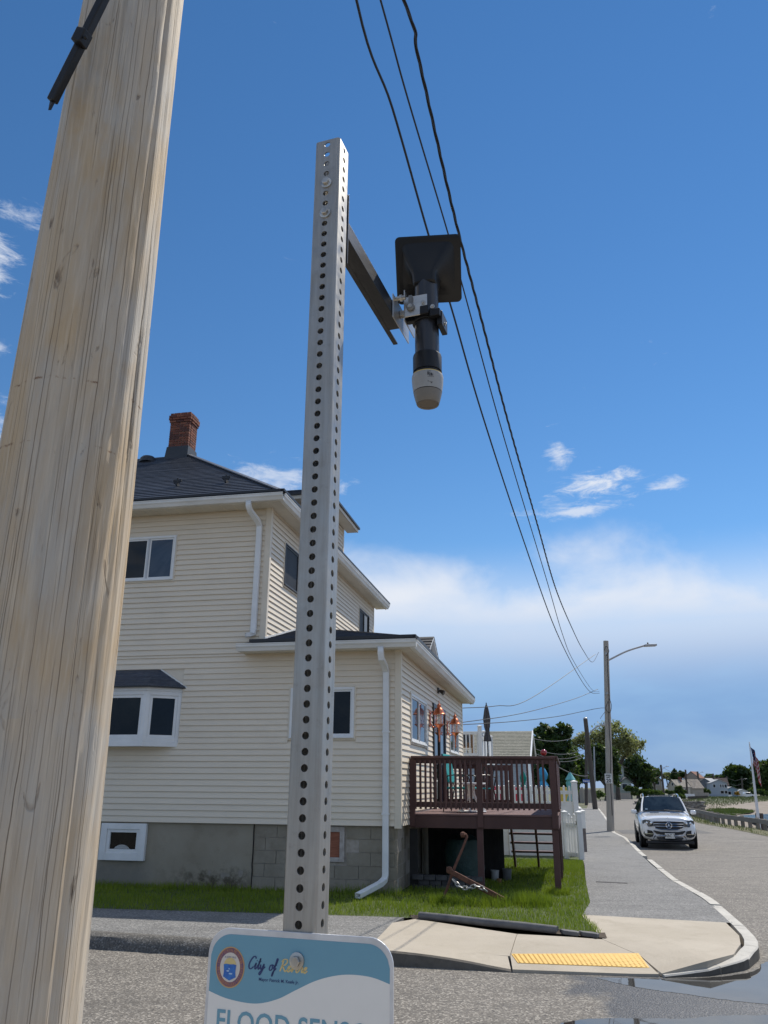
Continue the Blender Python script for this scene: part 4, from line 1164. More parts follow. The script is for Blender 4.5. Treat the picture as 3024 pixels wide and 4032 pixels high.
# posts down to the lawn and up to the rail
for a_, b_, top in ((2.475, 0.86, 1.07), (1.22, 0.87, 1.07), (2.50, 2.85, 1.07), (2.51, 3.6, 1.07), (2.525, 5.05, 1.07), (0.12, 5.05, 1.07), (1.22, 5.05, 1.07)):
    g = hw(a_, b_); m = MB(); m.box(a_ - 0.052, a_ + 0.052, b_ - 0.02, b_ + 0.08, lz(g.x, g.y) - 0.25, top - 0.001); dp(m, 'post')
for a_, b_ in ((0.06, 0.80), (1.24, 0.80), (2.485, 0.80), (2.525, 2.9), (2.545, 5.10), (1.1, 5.10), (0.07, 5.10)):
    m = MB(); m.box(a_ - 0.05, a_ + 0.05, b_ - 0.0, b_ + 0.09, 1.09 if b_ < 1 else DZ + .03, 2.215); dp(m, 'railing_post')
def railrun(p, q, skip=()):
    p, q = Vector(p), Vector(q); d = (q - p).normalized(); n = Vector((d.y, -d.x, 0))
    L = (q - p).length
    m = MB(); m.bar(p + n * 0.01 + Vector((0, 0, 2.235)), q + n * 0.01 + Vector((0, 0, 2.225)), 0.15, 0.04); dp(m, 'top_rail')
    m = MB(); m.bar(p + Vector((0, 0, 2.175)), q + Vector((0, 0, 2.165)), 0.04, 0.09); dp(m, 'sub_rail')
    m = MB(); m.bar(p + Vector((0, 0, 1.45)), q + Vector((0, 0, 1.44)), 0.04, 0.09); dp(m, 'bottom_rail')
    k = 0; s = 0.075
    while s < L - 0.03:
        if not any(abs(s - w) < 0.065 for w in skip):
            c = p + d * s + n * 0.038; tilt = random.uniform(-0.006, 0.006)
            m = MB(); m.bar(c + Vector((0, 0, 1.375)), c + d * tilt + Vector((0, 0, 2.185)), 0.036, 0.036, n); dp(m, 'baluster', bevel=0.002)
        s += 0.0885
railrun((0.05, 0.84, 0), (2.54, 0.84, 0), (1.19, 2.44))
railrun((2.505, 0.90, 0), (2.55, 5.15, 0), (2.05, 4.2))
railrun((1.0, 5.13, 0), (0.04, 5.13, 0), ())
# gate leaf standing at the back, and the stair down to the yard
gt = MB()
for a0, a1, z0, z1 in ((0.93, 1.0, 1.36, 2.2), (1.52, 1.6, 1.36, 2.2), (1.0, 1.52, 2.08, 2.2), (1.0, 1.52, 1.36, 1.48)): gt.box(a0, a1, 4.72, 4.78, z0, z1)
go = dp(gt, 'gate')
for k in range(5):
    m = MB(); a_ = 1.05 + k * 0.095; m.box(a_, a_ + 0.04, 4.70, 4.719, 1.38, 2.15); dp(m, 'slat', BRN, go, 0.002)
st = MB()
for a_ in (1.47, 2.0, 2.42): st.extr([(a_, 5.16, 1.12), (a_, 5.16, 0.9), (a_, 6.35, -0.02), (a_, 6.5, -0.02), (a_, 6.5, 0.12)], (0.045, 0, 0))
so_ = dp(st, 'stair_stringer')
for k, z_ in enumerate((0.95, 0.745, 0.54, 0.335)):
    m = MB(); b0 = 5.2 + k * 0.29; m.box(1.43, 2.50, b0, b0 + 0.28, z_ + .0, z_ + 0.04); dp(m, 'tread', BRN, so_)
# red ball finial on the corner of the rail
m = MB(); m.lathe([(0.0, -0.055), (0.02, -0.052), (0.04, -0.038), (0.052, -0.015), (0.055, 0.005), (0.048, 0.028), (0.03, 0.046), (0.0, 0.055)], (0, 0, 0), 24)
rb = m.build('red_ball', mat('red_gloss', (0.33, 0.012, 0.015), rough=0.12, coat=0.6), None, True)
rb.location = hw(2.36, 0.83, 2.309); tag(rb, 'glossy red ball on the corner of the deck railing', 'ball')

# furniture on the deck
TEAL = mat('teal_fabric', (0.0, 0.30, 0.30), (0.0, 0.24, 0.25), 8, rough=0.75)
TEALG = mat('teal_green_fabric', (0.02, 0.30, 0.24), (0.01, 0.22, 0.19), 8, rough=0.75)
DKMET = mat('dark_metal', (0.03, 0.03, 0.032), rough=0.4, metal=0.5)
dzt = DZ + 0.03
ch = thing('patio_chair', 'patio chair with teal back and seat behind the deck railing', 'chair', hw(0.78, 2.3, dzt), -TH + R(80))
m = MB(); m.box(-0.24, 0.24, -0.22, 0.24, 0.40, 0.44); m.build('seat', TEAL, ch, bevel=0.015)
m = MB(); m.obox((0, 0.27, 0.78), (0.23, 0, 0), (0, 0.018, -0.003), (0, 0.06, 0.26)); m.build('backrest', TEAL, ch, bevel=0.012)
for sx in (-1, 1):
    m = MB(); m.tube(catmull([(0.26 * sx, -0.24, 0.0), (0.25 * sx, -0.22, 0.4), (0.26 * sx, -0.20, 0.60), (0.27 * sx, -0.1, 0.66), (0.27 * sx, 0.18, 0.64), (0.25 * sx, 0.25, 0.60)], 5), 0.011, 6); m.build('front_leg', DKMET, ch, True)
    m = MB(); m.tube([(0.25 * sx, 0.31, 0.0), (0.245 * sx, 0.24, 0.42), (0.235 * sx, 0.33, 1.03)], 0.011, 6); m.build('rear_leg', DKMET, ch, True)
m = MB(); m.tube([(-0.235, 0.33, 1.03), (0.235, 0.33, 1.03)], 0.011, 6); m.tube([(-0.25, -0.22, 0.40), (0.25, -0.22, 0.40)], 0.011, 6); m.build('crossbar', DKMET, ch, True)
ch2 = thing('side_table', 'small round white plastic table with curved pedestal on the deck', 'table', hw(1.0, 1.75, dzt), -TH)
m = MB(); m.lathe([(0.0, 0.48), (0.30, 0.48), (0.31, 0.50), (0.30, 0.515), (0.0, 0.52)], n=28); m.build('table_top', WHITE, ch2, True)
m = MB()
for k in range(3):
    an = k * 2.094 + 0.5; m.tube(catmull([(0.05 * math.cos(an), 0.05 * math.sin(an), 0.48), (0.06 * math.cos(an), 0.06 * math.sin(an), 0.3), (0.16 * math.cos(an), 0.16 * math.sin(an), 0.12), (0.27 * math.cos(an), 0.27 * math.sin(an), 0.02)], 5), 0.025, 8)
m.build('pedestal', WHITE, ch2, True)
m = MB(); m.lathe([(0.20, 0.015), (0.22, 0.0), (0.25, 0.0), (0.27, 0.02), (0.25, 0.035), (0.22, 0.035), (0.20, 0.015)], n=28); m.build('foot_ring', WHITE, ch2, True)
ch3 = thing('patio_chair', 'dark metal patio chair with rounded arms beside the deck post', 'chair', hw(1.02, 2.75, dzt), -TH + R(-50))
m = MB(); m.box(-0.23, 0.23, -0.22, 0.22, 0.40, 0.425); m.build('seat', TEAL, ch3, bevel=0.01)
m = MB()
for k in range(5): m.tube([(-0.16 + k * .08, 0.22, 0.43), (-0.16 + k * .08, 0.30, 0.80)], 0.008, 5)
m.tube(catmull([(-0.24, 0.22, 0.42), (-0.24, 0.30, 0.74), (-0.12, 0.32, 0.84), (0.12, 0.32, 0.84), (0.24, 0.30, 0.74), (0.24, 0.22, 0.42)], 5), 0.012, 6); m.build('backrest', DKMET, ch3, True)
for sx in (-1, 1):
    m = MB(); m.tube(catmull([(0.26 * sx, -0.26, 0.0), (0.25 * sx, -0.24, 0.5), (0.26 * sx, -0.18, 0.63), (0.26 * sx, 0.05, 0.66), (0.24 * sx, 0.27, 0.62)], 5), 0.011, 6); m.build('arm', DKMET, ch3, True)
    m = MB(); m.tube([(0.24 * sx, 0.30, 0.0), (0.23 * sx, 0.22, 0.42)], 0.011, 6); m.build('rear_leg', DKMET, ch3, True)

# ------------------------------------------------------------------ under the deck
def gnd(a, b): p = hw(a, b); return Vector((p.x, p.y, lz(p.x, p.y)))
TARP = mat('green_tarp', (0.018, 0.05, 0.045), (0.03, 0.07, 0.062), 3, 6, rough=0.5, bump=0.6, bscale=6, bdist=0.05)
m = MB(); prof = [(0.33, 0), (0.36, 0.25), (0.35, 0.55), (0.30, 0.74), (0.15, 0.82), (0.0, 0.84)]; m.lathe(prof, n=26)
m.v = [(x * (1 + 0.06 * math.sin(7 * z + 5 * math.atan2(y, x))), y * (1 + 0.05 * math.sin(9 * z + 4 * math.atan2(y, x))), z) for x, y, z in m.v]
o = m.build('covered_barrel', TARP, None, True); o.location = gnd(0.78, 2.3); tag(o, 'dark green tarpaulin covered barrel under the deck', 'barrel')
PAV = mat('grey_paver', (0.05, 0.05, 0.052), (0.10, 0.097, 0.095), 9, rough=0.9, rnd=0.4)
k = 0
for r_ in range(3):
    for i in range(6 - r_ % 2):
        m = MB(); m.box(-0.095, 0.095, -0.06, 0.06, 0, 0.075); o = m.build('paving_brick', PAV, None, bevel=0.006)
        o.location = gnd(-0.0 + 0.13, 0.9) + Vector((0.02 + 0.2 * i * CT + 0.1 * (r_ % 2), -0.2 * i * ST, 0.077 * r_)); o.rotation_euler = (0, 0, -TH + random.uniform(-.06, .06))
        tag(o, '%s grey paving brick from the left, %s row of the stack under the deck' % (('first', 'second', 'third', 'fourth', 'fifth', 'sixth')[i], ('bottom', 'middle', 'top')[r_]), 'brick', 'paving bricks stacked under the deck')
for (a_, b_, r_, h_, c_, lb) in ((1.30, 2.75, 0.08, 0.17, (0.45, 0.45, 0.45), 'white plastic bucket under the middle of the deck'), (1.52, 2.85, 0.09, 0.19, (0.14, 0.14, 0.14), 'grey pail standing under the deck near the stair'), (1.42, 2.2, 0.045, 0.07, (0.3, 0.17, 0.06), 'small tan flower pot under the deck')):
    m = MB(); m.lathe([(r_ * .82, 0), (r_, h_), (r_ * 1.05, h_), (r_ * 1.05, h_ + .02), (r_ * .93, h_ + .02), (r_ * .8, 0.02), (0, 0.02)], n=20)
    o = m.build('pail', mat('pail_%d' % int(r_ * 1000), c_, tuple(q * .6 for q in c_), 6, rough=0.6), None, True); o.location = gnd(a_, b_); tag(o, lb, 'pail')
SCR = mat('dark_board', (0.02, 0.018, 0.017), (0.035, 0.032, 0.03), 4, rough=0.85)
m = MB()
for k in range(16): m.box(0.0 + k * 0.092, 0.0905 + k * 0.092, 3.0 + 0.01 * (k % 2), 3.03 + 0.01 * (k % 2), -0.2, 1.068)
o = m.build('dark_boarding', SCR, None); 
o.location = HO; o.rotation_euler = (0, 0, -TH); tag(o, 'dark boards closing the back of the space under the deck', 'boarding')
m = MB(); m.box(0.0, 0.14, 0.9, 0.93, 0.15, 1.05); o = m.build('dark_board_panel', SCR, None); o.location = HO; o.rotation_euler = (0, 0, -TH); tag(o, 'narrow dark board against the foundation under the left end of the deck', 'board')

# ------------------------------------------------------------------ old anchor leaning in the grass
RUST = mat('rusty_iron', (0.095, 0.038, 0.024), (0.16, 0.07, 0.043), 14, 6, rough=0.85, bump=0.9, bscale=45, bdist=0.012)
GALV = mat('galvanised', (0.42, 0.42, 0.41), (0.3, 0.3, 0.295), 9, rough=0.45, metal=0.55)
A0 = hw(0.76, -0.90, 0.0); A0.z = lz(A0.x, A0.y) - 0.05
an_ = thing('anchor', 'rusty iron anchor with cross stock leaning in the grass beside the deck', 'anchor', A0)
A1 = hw(1.15, -0.55, 1.02); 
m = MB(); pts = [A0.lerp(A1, t) + Vector((0.006 * math.sin(9 * t), 0, 0.0)) for t in np.linspace(0, 1, 14)]; m.tube(pts + [A1 + Vector((-0.015, 0.0, 0.03)), A1 + Vector((-0.05, 0, 0.04))], [0.022 - 0.003 * t for t in np.linspace(0, 1, 14)] + [0.018, 0.016], 10); m.build('shank', RUST, an_, True, A0)
m = MB(); m.lathe([(0, -0.045), (0.03, -0.036), (0.045, 0), (0.034, 0.034), (0, 0.045)], A1 + Vector((-0.06, 0, 0.025)), 14); m.build('ball_end', RUST, an_, True, A0)
S0, S1 = hw(0.90, -0.86, 0.56), hw(1.72, -0.78, 0.17)
m = MB(); m.bar(S0, S1, 0.055, 0.075); m.build('stock', RUST, an_, False, A0, 0.012)
m = MB(); m.lathe([(0, -0.05), (0.04, -0.04), (0.05, 0), (0.04, 0.04), (0, 0.05)], S0 + Vector((0.01, 0, 0.01)), 12); m.build('stock_end', RUST, an_, True, A0)
cpts = catmull([hw(0.98, -0.93, 0.44), hw(1.08, -0.97, 0.36), hw(1.20, -0.97, 0.345), hw(1.30, -0.95, 0.37), hw(1.40, -0.93, 0.345), hw(1.46, -0.90, 0.30)], 12)
chn = thing('chain', 'galvanised chain of thick links draped over the anchor stock', 'chain', cpts[0])
ln = 0.0; acc = [0]; 
for i in range(len(cpts) - 1): acc.append(acc[-1] + (cpts[i + 1] - cpts[i]).length)
nl = 9
for k in range(nl):
    s = acc[-1] * (k + 0.5) / nl; i = max(j for j in range(len(acc)) if acc[j] <= s); c = cpts[i]; t = (cpts[min(i + 2, len(cpts) - 1)] - cpts[max(i - 2, 0)]).normalized()
    u = Vector((0, 0, 1)) if k % 2 else t.cross(Vector((0, 0, 1))).normalized(); u = (u - t * u.dot(t)).normalized()
    L, W = acc[-1] / nl * 0.72, 0.024
    loop = [c + t * (L * math.copysign(abs(math.cos(q)) ** 0.6, math.cos(q))) + u * (W * math.sin(q)) for q in np.linspace(0, 2 * math.pi, 15)]
    m = MB(); m.tube(loop, 0.0085, 7, False); m.build('link', GALV, chn, True, cpts[0])
# ------------------------------------------------------------------ near wooden pole
def m_polewood():
    m, t, b, out = nt('weathered_pole_wood'); g = NG(t)
    v = g.coords('Object'); vg = g.coords('Object', (1, 1, 0.05)); vm = g.coords('Object', (1, 1, 0.16)); vf = g.coords('Object', (1, 1, 0.02))
    big = g.noise(g.coords('Object', (1, 1, 0.45)), 4.5, 5, 0.6, 0.4)
    col = g.mix(g.rng(big, 0.40, 0.58), (0.44, 0.34, 0.225), (0.43, 0.405, 0.365))
    col = g.mix(g.rng(g.noise(vm, 9, 5, 0.6, 0.3), 0.45, 0.7, 0, 0.6), col, (0.53, 0.41, 0.27))
    col = g.mix(g.rng(g.noise(vg, 60, 4, 0.65), 0.48, 0.75, 0, 0.4), col, (0.36, 0.29, 0.22))
    col = g.mix(g.rng(g.noise(vf, 110, 3, 0.6), 0.5, 0.72, 0, 0.4), col, (0.64, 0.57, 0.46))
    # long drying checks: upright lines, one per angle cell, each broken along its length
    sp_ = g.n('ShaderNodeSeparateXYZ'); g.l(v, sp_.inputs[0])
    px_ = g.math('SUBTRACT', sp_.outputs[0], g.math('MULTIPLY', sp_.outputs[2], 0.0188)); py_ = g.math('ADD', sp_.outputs[1], g.math('MULTIPLY', sp_.outputs[2], 0.0538))
    ang = g.math('ARCTAN2', px_, py_)
    def lines(ncell, wdt, zs, lo, seed):
        wob = g.math('MULTIPLY', g.math('SUBTRACT', g.noise(g.coords('Object', (2, 2, 2.2), (seed, 0, 0)), 2.0, 3), 0.5), 0.42)
        u = g.math('ADD', g.math('MULTIPLY', ang, ncell / 6.2832), wob)
        cid = g.math('FLOOR', u); fr_ = g.math('FRACT', u)
        wn_ = g.n('ShaderNodeTexWhiteNoise', noise_dimensions='1D'); g.l(g.math('ADD', cid, seed), wn_.inputs['W'])
        cen = g.math('ADD', 0.25, g.math('MULTIPLY', wn_.outputs['Value'], 0.5))
        d = g.math('ABSOLUTE', g.math('SUBTRACT', fr_, cen))
        cv_ = g.n('ShaderNodeCombineXYZ'); g.l(g.math('MULTIPLY', cid, 7.31), cv_.inputs[0]); g.l(g.math('MULTIPLY', sp_.outputs[2], zs), cv_.inputs[2])
        gt_ = g.rng(g.noise(cv_.outputs[0], 1.0, 2), lo, lo + 0.05)
        return g.math('MULTIPLY', g.rng(d, 0.0, wdt, 1, 0), gt_)
    c1 = lines(60, 0.07, 0.9, 0.5, 1.0); c2 = lines(110, 0.12, 1.6, 0.55, 9.0); c3_ = lines(34, 0.045, 0.6, 0.5, 23.0)
    crk = g.math('MAXIMUM', g.math('MAXIMUM', g.math('MULTIPLY', c1, 0.6), g.math('MULTIPLY', c2, 0.3)), c3_)
    col = g.mix(g.math('MULTIPLY', crk, 0.8), col, (0.12, 0.085, 0.055))
    # knife marks and dark bruises
    br = g.rng(g.noise(g.coords('Object', (1, 1, 0.3), (3, 0, 1)), 24, 4, 0.55, 0.6), 0.66, 0.76, 0, 0.9)
    col = g.mix(br, col, (0.13, 0.095, 0.07))
    # two rust rings left by steel bands
    s = g.n('ShaderNodeSeparateXYZ'); g.l(v, s.inputs[0])
    wob = g.math('MULTIPLY', g.math('SUBTRACT', g.noise(v, 7, 3), 0.5), 0.02)
    ringm = None
    for zc_, sd in ((2.665, 0.3), (2.505, 2.0)):
        d = g.math('ABSOLUTE', g.math('ADD', g.math('SUBTRACT', s.outputs[2], zc_ - 0.12), wob))
        q = g.math('MULTIPLY', g.rng(d, 0.0008, 0.0042, 1, 0), g.rng(g.noise(g.coords('Object', (1, 1, 1), (sd, 0, 0)), 22, 5, 0.75), 0.50, 0.60))
        ringm = q if ringm is None else g.math('MAXIMUM', ringm, q)
    col = g.mix(g.math('MULTIPLY', ringm, 0.85), col, (0.15, 0.075, 0.04))
    g.l(col, b.inputs['Base Color']); b.inputs['Roughness'].default_value = 0.78; b.inputs['Specular IOR Level'].default_value = 0.25
    h1 = g.bump(g.math('SUBTRACT', g.noise(vg, 60, 4, 0.6), g.math('MULTIPLY', crk, 1.6)), 0.55, 0.004)
    vor = g.n('ShaderNodeTexVoronoi'); vor.inputs['Scale'].default_value = 16; g.l(g.coords('Object', (1, 1, 0.45)), vor.inputs['Vector'])
    dents = g.math('MULTIPLY', g.rng(vor.outputs['Distance'], 0.05, 0.45, 0, 1), g.rng(g.noise(vm, 6, 2), 0.45, 0.6))
    h2 = g.bump(g.math('SUBTRACT', dents, g.math('MULTIPLY', br, 0.5)), 0.85, 0.008, h1)
    h3 = g.bump(g.noise(vm, 11, 4, 0.6), 0.6, 0.012, h2)
    g.l(h3, b.inputs['Normal'])
    return m
PW = m_polewood()
PB = Vector((-0.807, 1.90, 1.75)); LEAN = Vector((0.0188, -0.0538, 1.0)); PR0, PK = 0.1715, 0.0133
zb = 0.12
base = PB + LEAN * (zb - 1.75)
npole = thing('utility_pole', 'pale weathered wooden utility pole close by on the left with long cracks', 'utility pole', base)
NS, NR = 140, 420
zz = np.linspace(0, 9.6, NR); aa = np.linspace(0, 2 * np.pi, NS, endpoint=False)
A_, Z_ = np.meshgrid(aa, zz)
rad = PR0 - PK * (Z_ + zb - 1.75)
def sn(a, z, k, s, ph): return np.sin(k * a + ph + 0.6 * np.sin(z * s + ph * 2)) * np.sin(z * s * 0.7 + ph * 3)
disp = 0.0035 * sn(A_, Z_, 2, 1.3, 0.4) + 0.0028 * sn(A_, Z_, 5, 2.3, 1.7) + 0.0015 * sn(A_, Z_, 11, 3.9, 2.9) + 0.0010 * np.sin(23 * A_ + 2 * np.sin(Z_ * 1.3)) + 0.0008 * np.sin(37 * A_ + 3 * np.sin(Z_ * 0.9 + 1))
for _ in range(90):     # draw-knife scars and lifted slivers
    a0, z0 = rng.uniform(0, 6.28), rng.uniform(0.8, 4.6); la, lz_ = rng.uniform(0.02, 0.07), rng.uniform(0.03, 0.22)
    da = (A_ - a0 + np.pi) % (2 * np.pi) - np.pi
    disp -= rng.uniform(0.001, 0.004) * np.exp(-(da / la) ** 2 - ((Z_ - z0) / lz_) ** 4)
for _ in range(26):     # open checks
    a0 = rng.uniform(0, 6.28); z0, z1 = sorted(rng.uniform(0.5, 6, 2))
    da = (A_ - a0 - 0.02 * np.sin(Z_ * 2 + a0) + np.pi) % (2 * np.pi) - np.pi
    disp -= 0.006 * np.exp(-(da / 0.012) ** 2) * (1 / (1 + np.exp(-(Z_ - z0) * 25))) * (1 / (1 + np.exp((Z_ - z1) * 25)))
rad = rad + disp
V = np.stack([np.cos(A_) * rad + LEAN.x * Z_, np.sin(A_) * rad + LEAN.y * Z_, Z_], -1).reshape(-1, 3)
i = np.arange(NR - 1)[:, None] * NS; k = np.arange(NS)[None]
Fq = np.stack([i + k, i + (k + 1) % NS, i + NS + (k + 1) % NS, i + NS + k], -1).reshape(-1, 4)
o = npmesh('shaft', V, Fq, PW, npole); o.data.polygons.foreach_set('use_smooth', [True] * len(o.data.polygons))
m = MB(); tp_ = LEAN * 9.6; m.lathe([(PR0 - PK * 8, -0.01), (0.02, 0.03), (0, 0.03)], tp_, 32); m.build('pole_top', PW, npole, True)
BLK = mat('black_steel', (0.008, 0.008, 0.009), (0.016, 0.015, 0.015), 12, rough=0.42, metal=0.3, bump=0.15, bscale=50)
b0, b1 = at(205, 400, 1.63), at(470, -130, 1.545)
m = MB(); m.bar(b0, b1, 0.022, 0.022, (0, -1, 0.4)); 
br = tag(m.build('guy_brace', BLK, None, bevel=0.003), 'black steel bar crossing the upper left of the near wooden pole', 'brace')
bc = at(322, 150, 1.578); d_ = (b1 - b0).normalized()
m = MB(); m.bar(bc - d_ * 0.02, bc + d_ * 0.02, 0.030, 0.034, (0, -1, 0.4)); m.tube([bc + Vector((0.012, -0.012, -0.012)), bc + Vector((0.02, -0.014, -0.014))], 0.006, 6); c = m.build('clamp', BLK, br, bevel=0.003)
m = MB(); m.obox(b0 + d_ * 0.004, d_ * 0.012, Vector((0.004, 0, 0)), Vector((0, 0, 0.02))); m.build('bar_end', BLK, br)

# ------------------------------------------------------------------ sign post (perforated square tube)
def m_galv():
    m, t, b, out = nt('galvanised_tube'); g = NG(t)
    v = g.coords('Object'); vs_ = g.coords('Object', (6, 6, 0.35))
    col = g.mix(g.rng(g.noise(vs_, 18, 4, 0.6), 0.3, 0.7), (0.30, 0.288, 0.265), (0.40, 0.388, 0.362))
    col = g.mix(g.rng(g.noise(v, 45, 5, 0.7), 0.58, 0.75, 0, 0.5), col, (0.21, 0.20, 0.18))
    col = g.mix(g.rng(g.noise(v, 6, 6, 0.7), 0.55, 0.75, 0, 0.4), col, (0.50, 0.49, 0.465))
    g.l(col, b.inputs['Base Color']); b.inputs['Metallic'].default_value = 0.72
    g.l(g.rng(g.noise(v, 30, 4), 0.3, 0.7, 0.33, 0.52), b.inputs['Roughness'])
    g.l(g.bump(g.noise(vs_, 14, 4), 0.12, 0.002), b.inputs['Normal'])
    return m
GT = m_galv()
PC = Vector((-0.1175, 1.385, 0.12)); PRZ = R(-18.6); HW = 0.028
post = thing('sign_post', 'galvanised square steel post with rows of punched holes in the centre', 'sign post', PC, PRZ)
ZTOP = 3.059 - 0.12; N0 = 3.0464 - 0.12; PITCHH = 0.0254; HR = 0.0063
ncell = int(N0 / PITCHH) + 1
m = MB(); cr = 0.006; fl = HW - cr
def cell(place, zc):
    n = 16; ring_o, ring_i = [], []
    for k in range(n):
        an = 2 * math.pi * k / n; c, s = math.cos(an), math.sin(an)
        ring_i.append((HR * c, HR * s))
        q = max(abs(c) / fl, abs(s) / (PITCHH / 2)); ring_o.append((c / q, s / q))
    corners = []
    pts = []
    # corner vertices are added between the ring points that straddle them
    outer = []
    for k in range(n):
        outer.append(ring_o[k])
    vs = [place(x, zc + z) for x, z in ring_i] + [place(x, zc + z) for x, z in outer]
    fs = [(k, (k + 1) % n, n + (k + 1) % n, n + k) for k in range(n)]
    cidx = {}
    for sx, sz in ((1, 1), (-1, 1), (-1, -1), (1, -1)):
        vs.append(place(sx * fl, zc + sz * PITCHH / 2)); cidx[(sx, sz)] = len(vs) - 1
    for k in range(n):
        a, b = outer[k], outer[(k + 1) % n]
        for (sx, sz), ci in cidx.items():
            cx_, cz_ = sx * fl, sz * PITCHH / 2
            e = 1e-9
            on = lambda p: (abs(p[0] - cx_) < e or abs(p[1] - cz_) < e)
            if on(a) and on(b) and not (abs(a[0] - b[0]) < e or abs(a[1] - b[1]) < e):
                if (a[0] * cx_ > 0 or abs(a[0]) < e or True) and a[0] * sx > 0 and a[1] * sz > 0 and b[0] * sx > 0 and b[1] * sz > 0:
                    fs.append((n + k, n + (k + 1) % n, ci))
    m.add(vs, fs)
faces4 = [lambda x, z: (x, -HW, z), lambda x, z: (HW, x, z), lambda x, z: (-x, HW, z), lambda x, z: (-HW, -x, z)]
for pf in faces4:
    for kk in range(ncell): cell(pf, N0 - kk * PITCHH)
    zt0 = N0 + PITCHH / 2
    a_, b_ = pf(-fl, 0), pf(fl, 0)
    zl = N0 - (ncell - 1) * PITCHH - PITCHH / 2
    if ZTOP > zt0 + 1e-4: m.add([pf(-fl, zt0), pf(fl, zt0), pf(fl, ZTOP), pf(-fl, ZTOP)], [(0, 1, 2, 3)])
    if zl > 0: m.add([pf(-fl, -0.02), pf(fl, -0.02), pf(fl, zl), pf(-fl, zl)], [(0, 1, 2, 3)])
for sx, sy in ((1, -1), (1, 1), (-1, 1), (-1, -1)):
    vs = []; a0 = math.atan2(sy, sx)
    for k in range(6):
        an = a0 - math.pi / 4 + math.pi / 2 * k / 5
        x, y = sx * fl + cr * math.cos(an), sy * fl + cr * math.sin(an)
        vs += [(x, y, -0.02), (x, y, ZTOP)]
    m.add(vs, [(2 * k, 2 * k + 2, 2 * k + 3, 2 * k + 1) for k in range(5)])
tube = m.build('tube', GT, post)
bm = bmesh.new(); bm.from_mesh(tube.data); bmesh.ops.remove_doubles(bm, verts=bm.verts, dist=0.0004); bmesh.ops.recalc_face_normals(bm, faces=bm.faces); bm.to_mesh(tube.data); bm.free()
for p_ in tube.data.polygons: p_.use_smooth = True
tube.data.set_sharp_from_angle(angle=R(28))
s = tube.modifiers.new('wall', 'SOLIDIFY'); s.thickness = 0.0027; s.offset = -1
es = tube.modifiers.new('split', 'EDGE_SPLIT'); es.split_angle = R(35)
BOLTM = mat('bolt_zinc', (0.50, 0.49, 0.46), (0.34, 0.33, 0.31), 40, rough=0.35, metal=0.8)
def hexbolt(parent, c, rot, s=1.0, name='bolt'):
    m = MB(); m.lathe([(0.0108 * s, 0), (0.0108 * s, 0.0022 * s), (0.0085 * s, 0.003 * s)], c, 20, rot)
    q = Vector(c) + rot @ Vector((0, 0, 0.003 * s)); m.lathe([(0.0068 * s, 0), (0.0068 * s, 0.0048 * s), (0.0058 * s, 0.0056 * s), (0, 0.0056 * s)], q, 6, rot)
    return m.build(name, BOLTM, parent, True)
RF = Matrix.Rotation(R(90), 3, 'X')      # axis to -y
for kk in (4, 7): hexbolt(post, (0.001, -HW, N0 - kk * PITCHH), RF, 1.15)

# ------------------------------------------------------------------ sensor on its strut
ZO = -0.12
sen = thing('sensor_arm', 'black steel strut reaching back from the top of the sign post', 'bracket', PC, PRZ)
m = MB()
x0, x1, y0, y1, z0, z1, th_ = -0.013, 0.028, HW + 0.001, 0.475, 2.846 + ZO, 2.887 + ZO, 0.0027
prof = [(x0, z1), (x0, z0), (x1, z0), (x1, z1), (x1 - 0.009, z1), (x1 - 0.009, z1 - 0.005), (x1 - 0.0065, z1 - 0.003), (x1 - th_, z1 - 0.003), (x1 - th_, z0 + th_), (x0 + th_, z0 + th_), (x0 + th_, z1 - 0.003), (x0 + 0.0065, z1 - 0.003), (x0 + 0.0065, z1 - 0.005), (x0 + 0.009, z1 - 0.005), (x0 + 0.009, z1)]
m.extr([(x, y0, z) for x, z in prof], (0, y1 - y0 - 0.07, 0)); m.box(x0, x0 + 0.012, y0, y1, z0 - 0.001, z0 + 0.004)
STRUT = mat('black_strut', (0.006, 0.006, 0.007), (0.011, 0.011, 0.011), 15, 6, rough=0.34, metal=0.0, spec=0.45, stretch=(1, 0.3, 1), bump=0.1, c3=(0.03, 0.029, 0.028), s3=30)
m.build('strut', STRUT, sen, bevel=0.0015)
m = MB(); m.box(-0.02, 0.029, HW + 0.001, HW + 0.007, 2.78 + ZO, 2.955 + ZO); m.build('back_plate', STRUT, sen, bevel=0.0015)
SS = mat('stainless', (0.56, 0.54, 0.50), (0.44, 0.425, 0.40), 12, rough=0.36, metal=0.85, stretch=(1, 1, 5))
# stainless angle on the side of the strut and the plate that faces the road
br2 = thing('clamp_bracket', 'stainless steel angle bracket with lever joining the sensor to its strut', 'bracket', PC, PRZ)
m = MB(); m.box(0.0285, 0.0315, 0.335, 0.47, 2.838 + ZO, 2.905 + ZO); m.build('side_plate', SS, br2, bevel=0.002)
m = MB(); m.box(0.047, 0.050, 0.372, 0.46, 2.845 + ZO, 2.935 + ZO); m.box(0.0315, 0.0475, 0.385, 0.40, 2.87 + ZO, 2.885 + ZO); m.build('inner_plate', SS, br2, bevel=0.0015)
m = MB(); m.box(0.0495, 0.108, 0.3695, 0.3725, 2.853 + ZO, 2.910 + ZO); m.build('front_plate', SS, br2, bevel=0.004)
LEV = mat('lever_grey', (0.16, 0.165, 0.17), rough=0.5)
m = MB(); lc = Vector((0.066, 0.369, 2.878 + ZO)); m.lathe([(0.0105, 0), (0.0105, 0.006), (0.008, 0.008), (0, 0.008)], lc, 20, RF); m.bar(lc + Vector((0, -0.004, 0.004)), lc + Vector((0.001, -0.004, 0.031)), 0.009, 0.005, (0, -1, 0)); m.build('lever', LEV, br2, True)
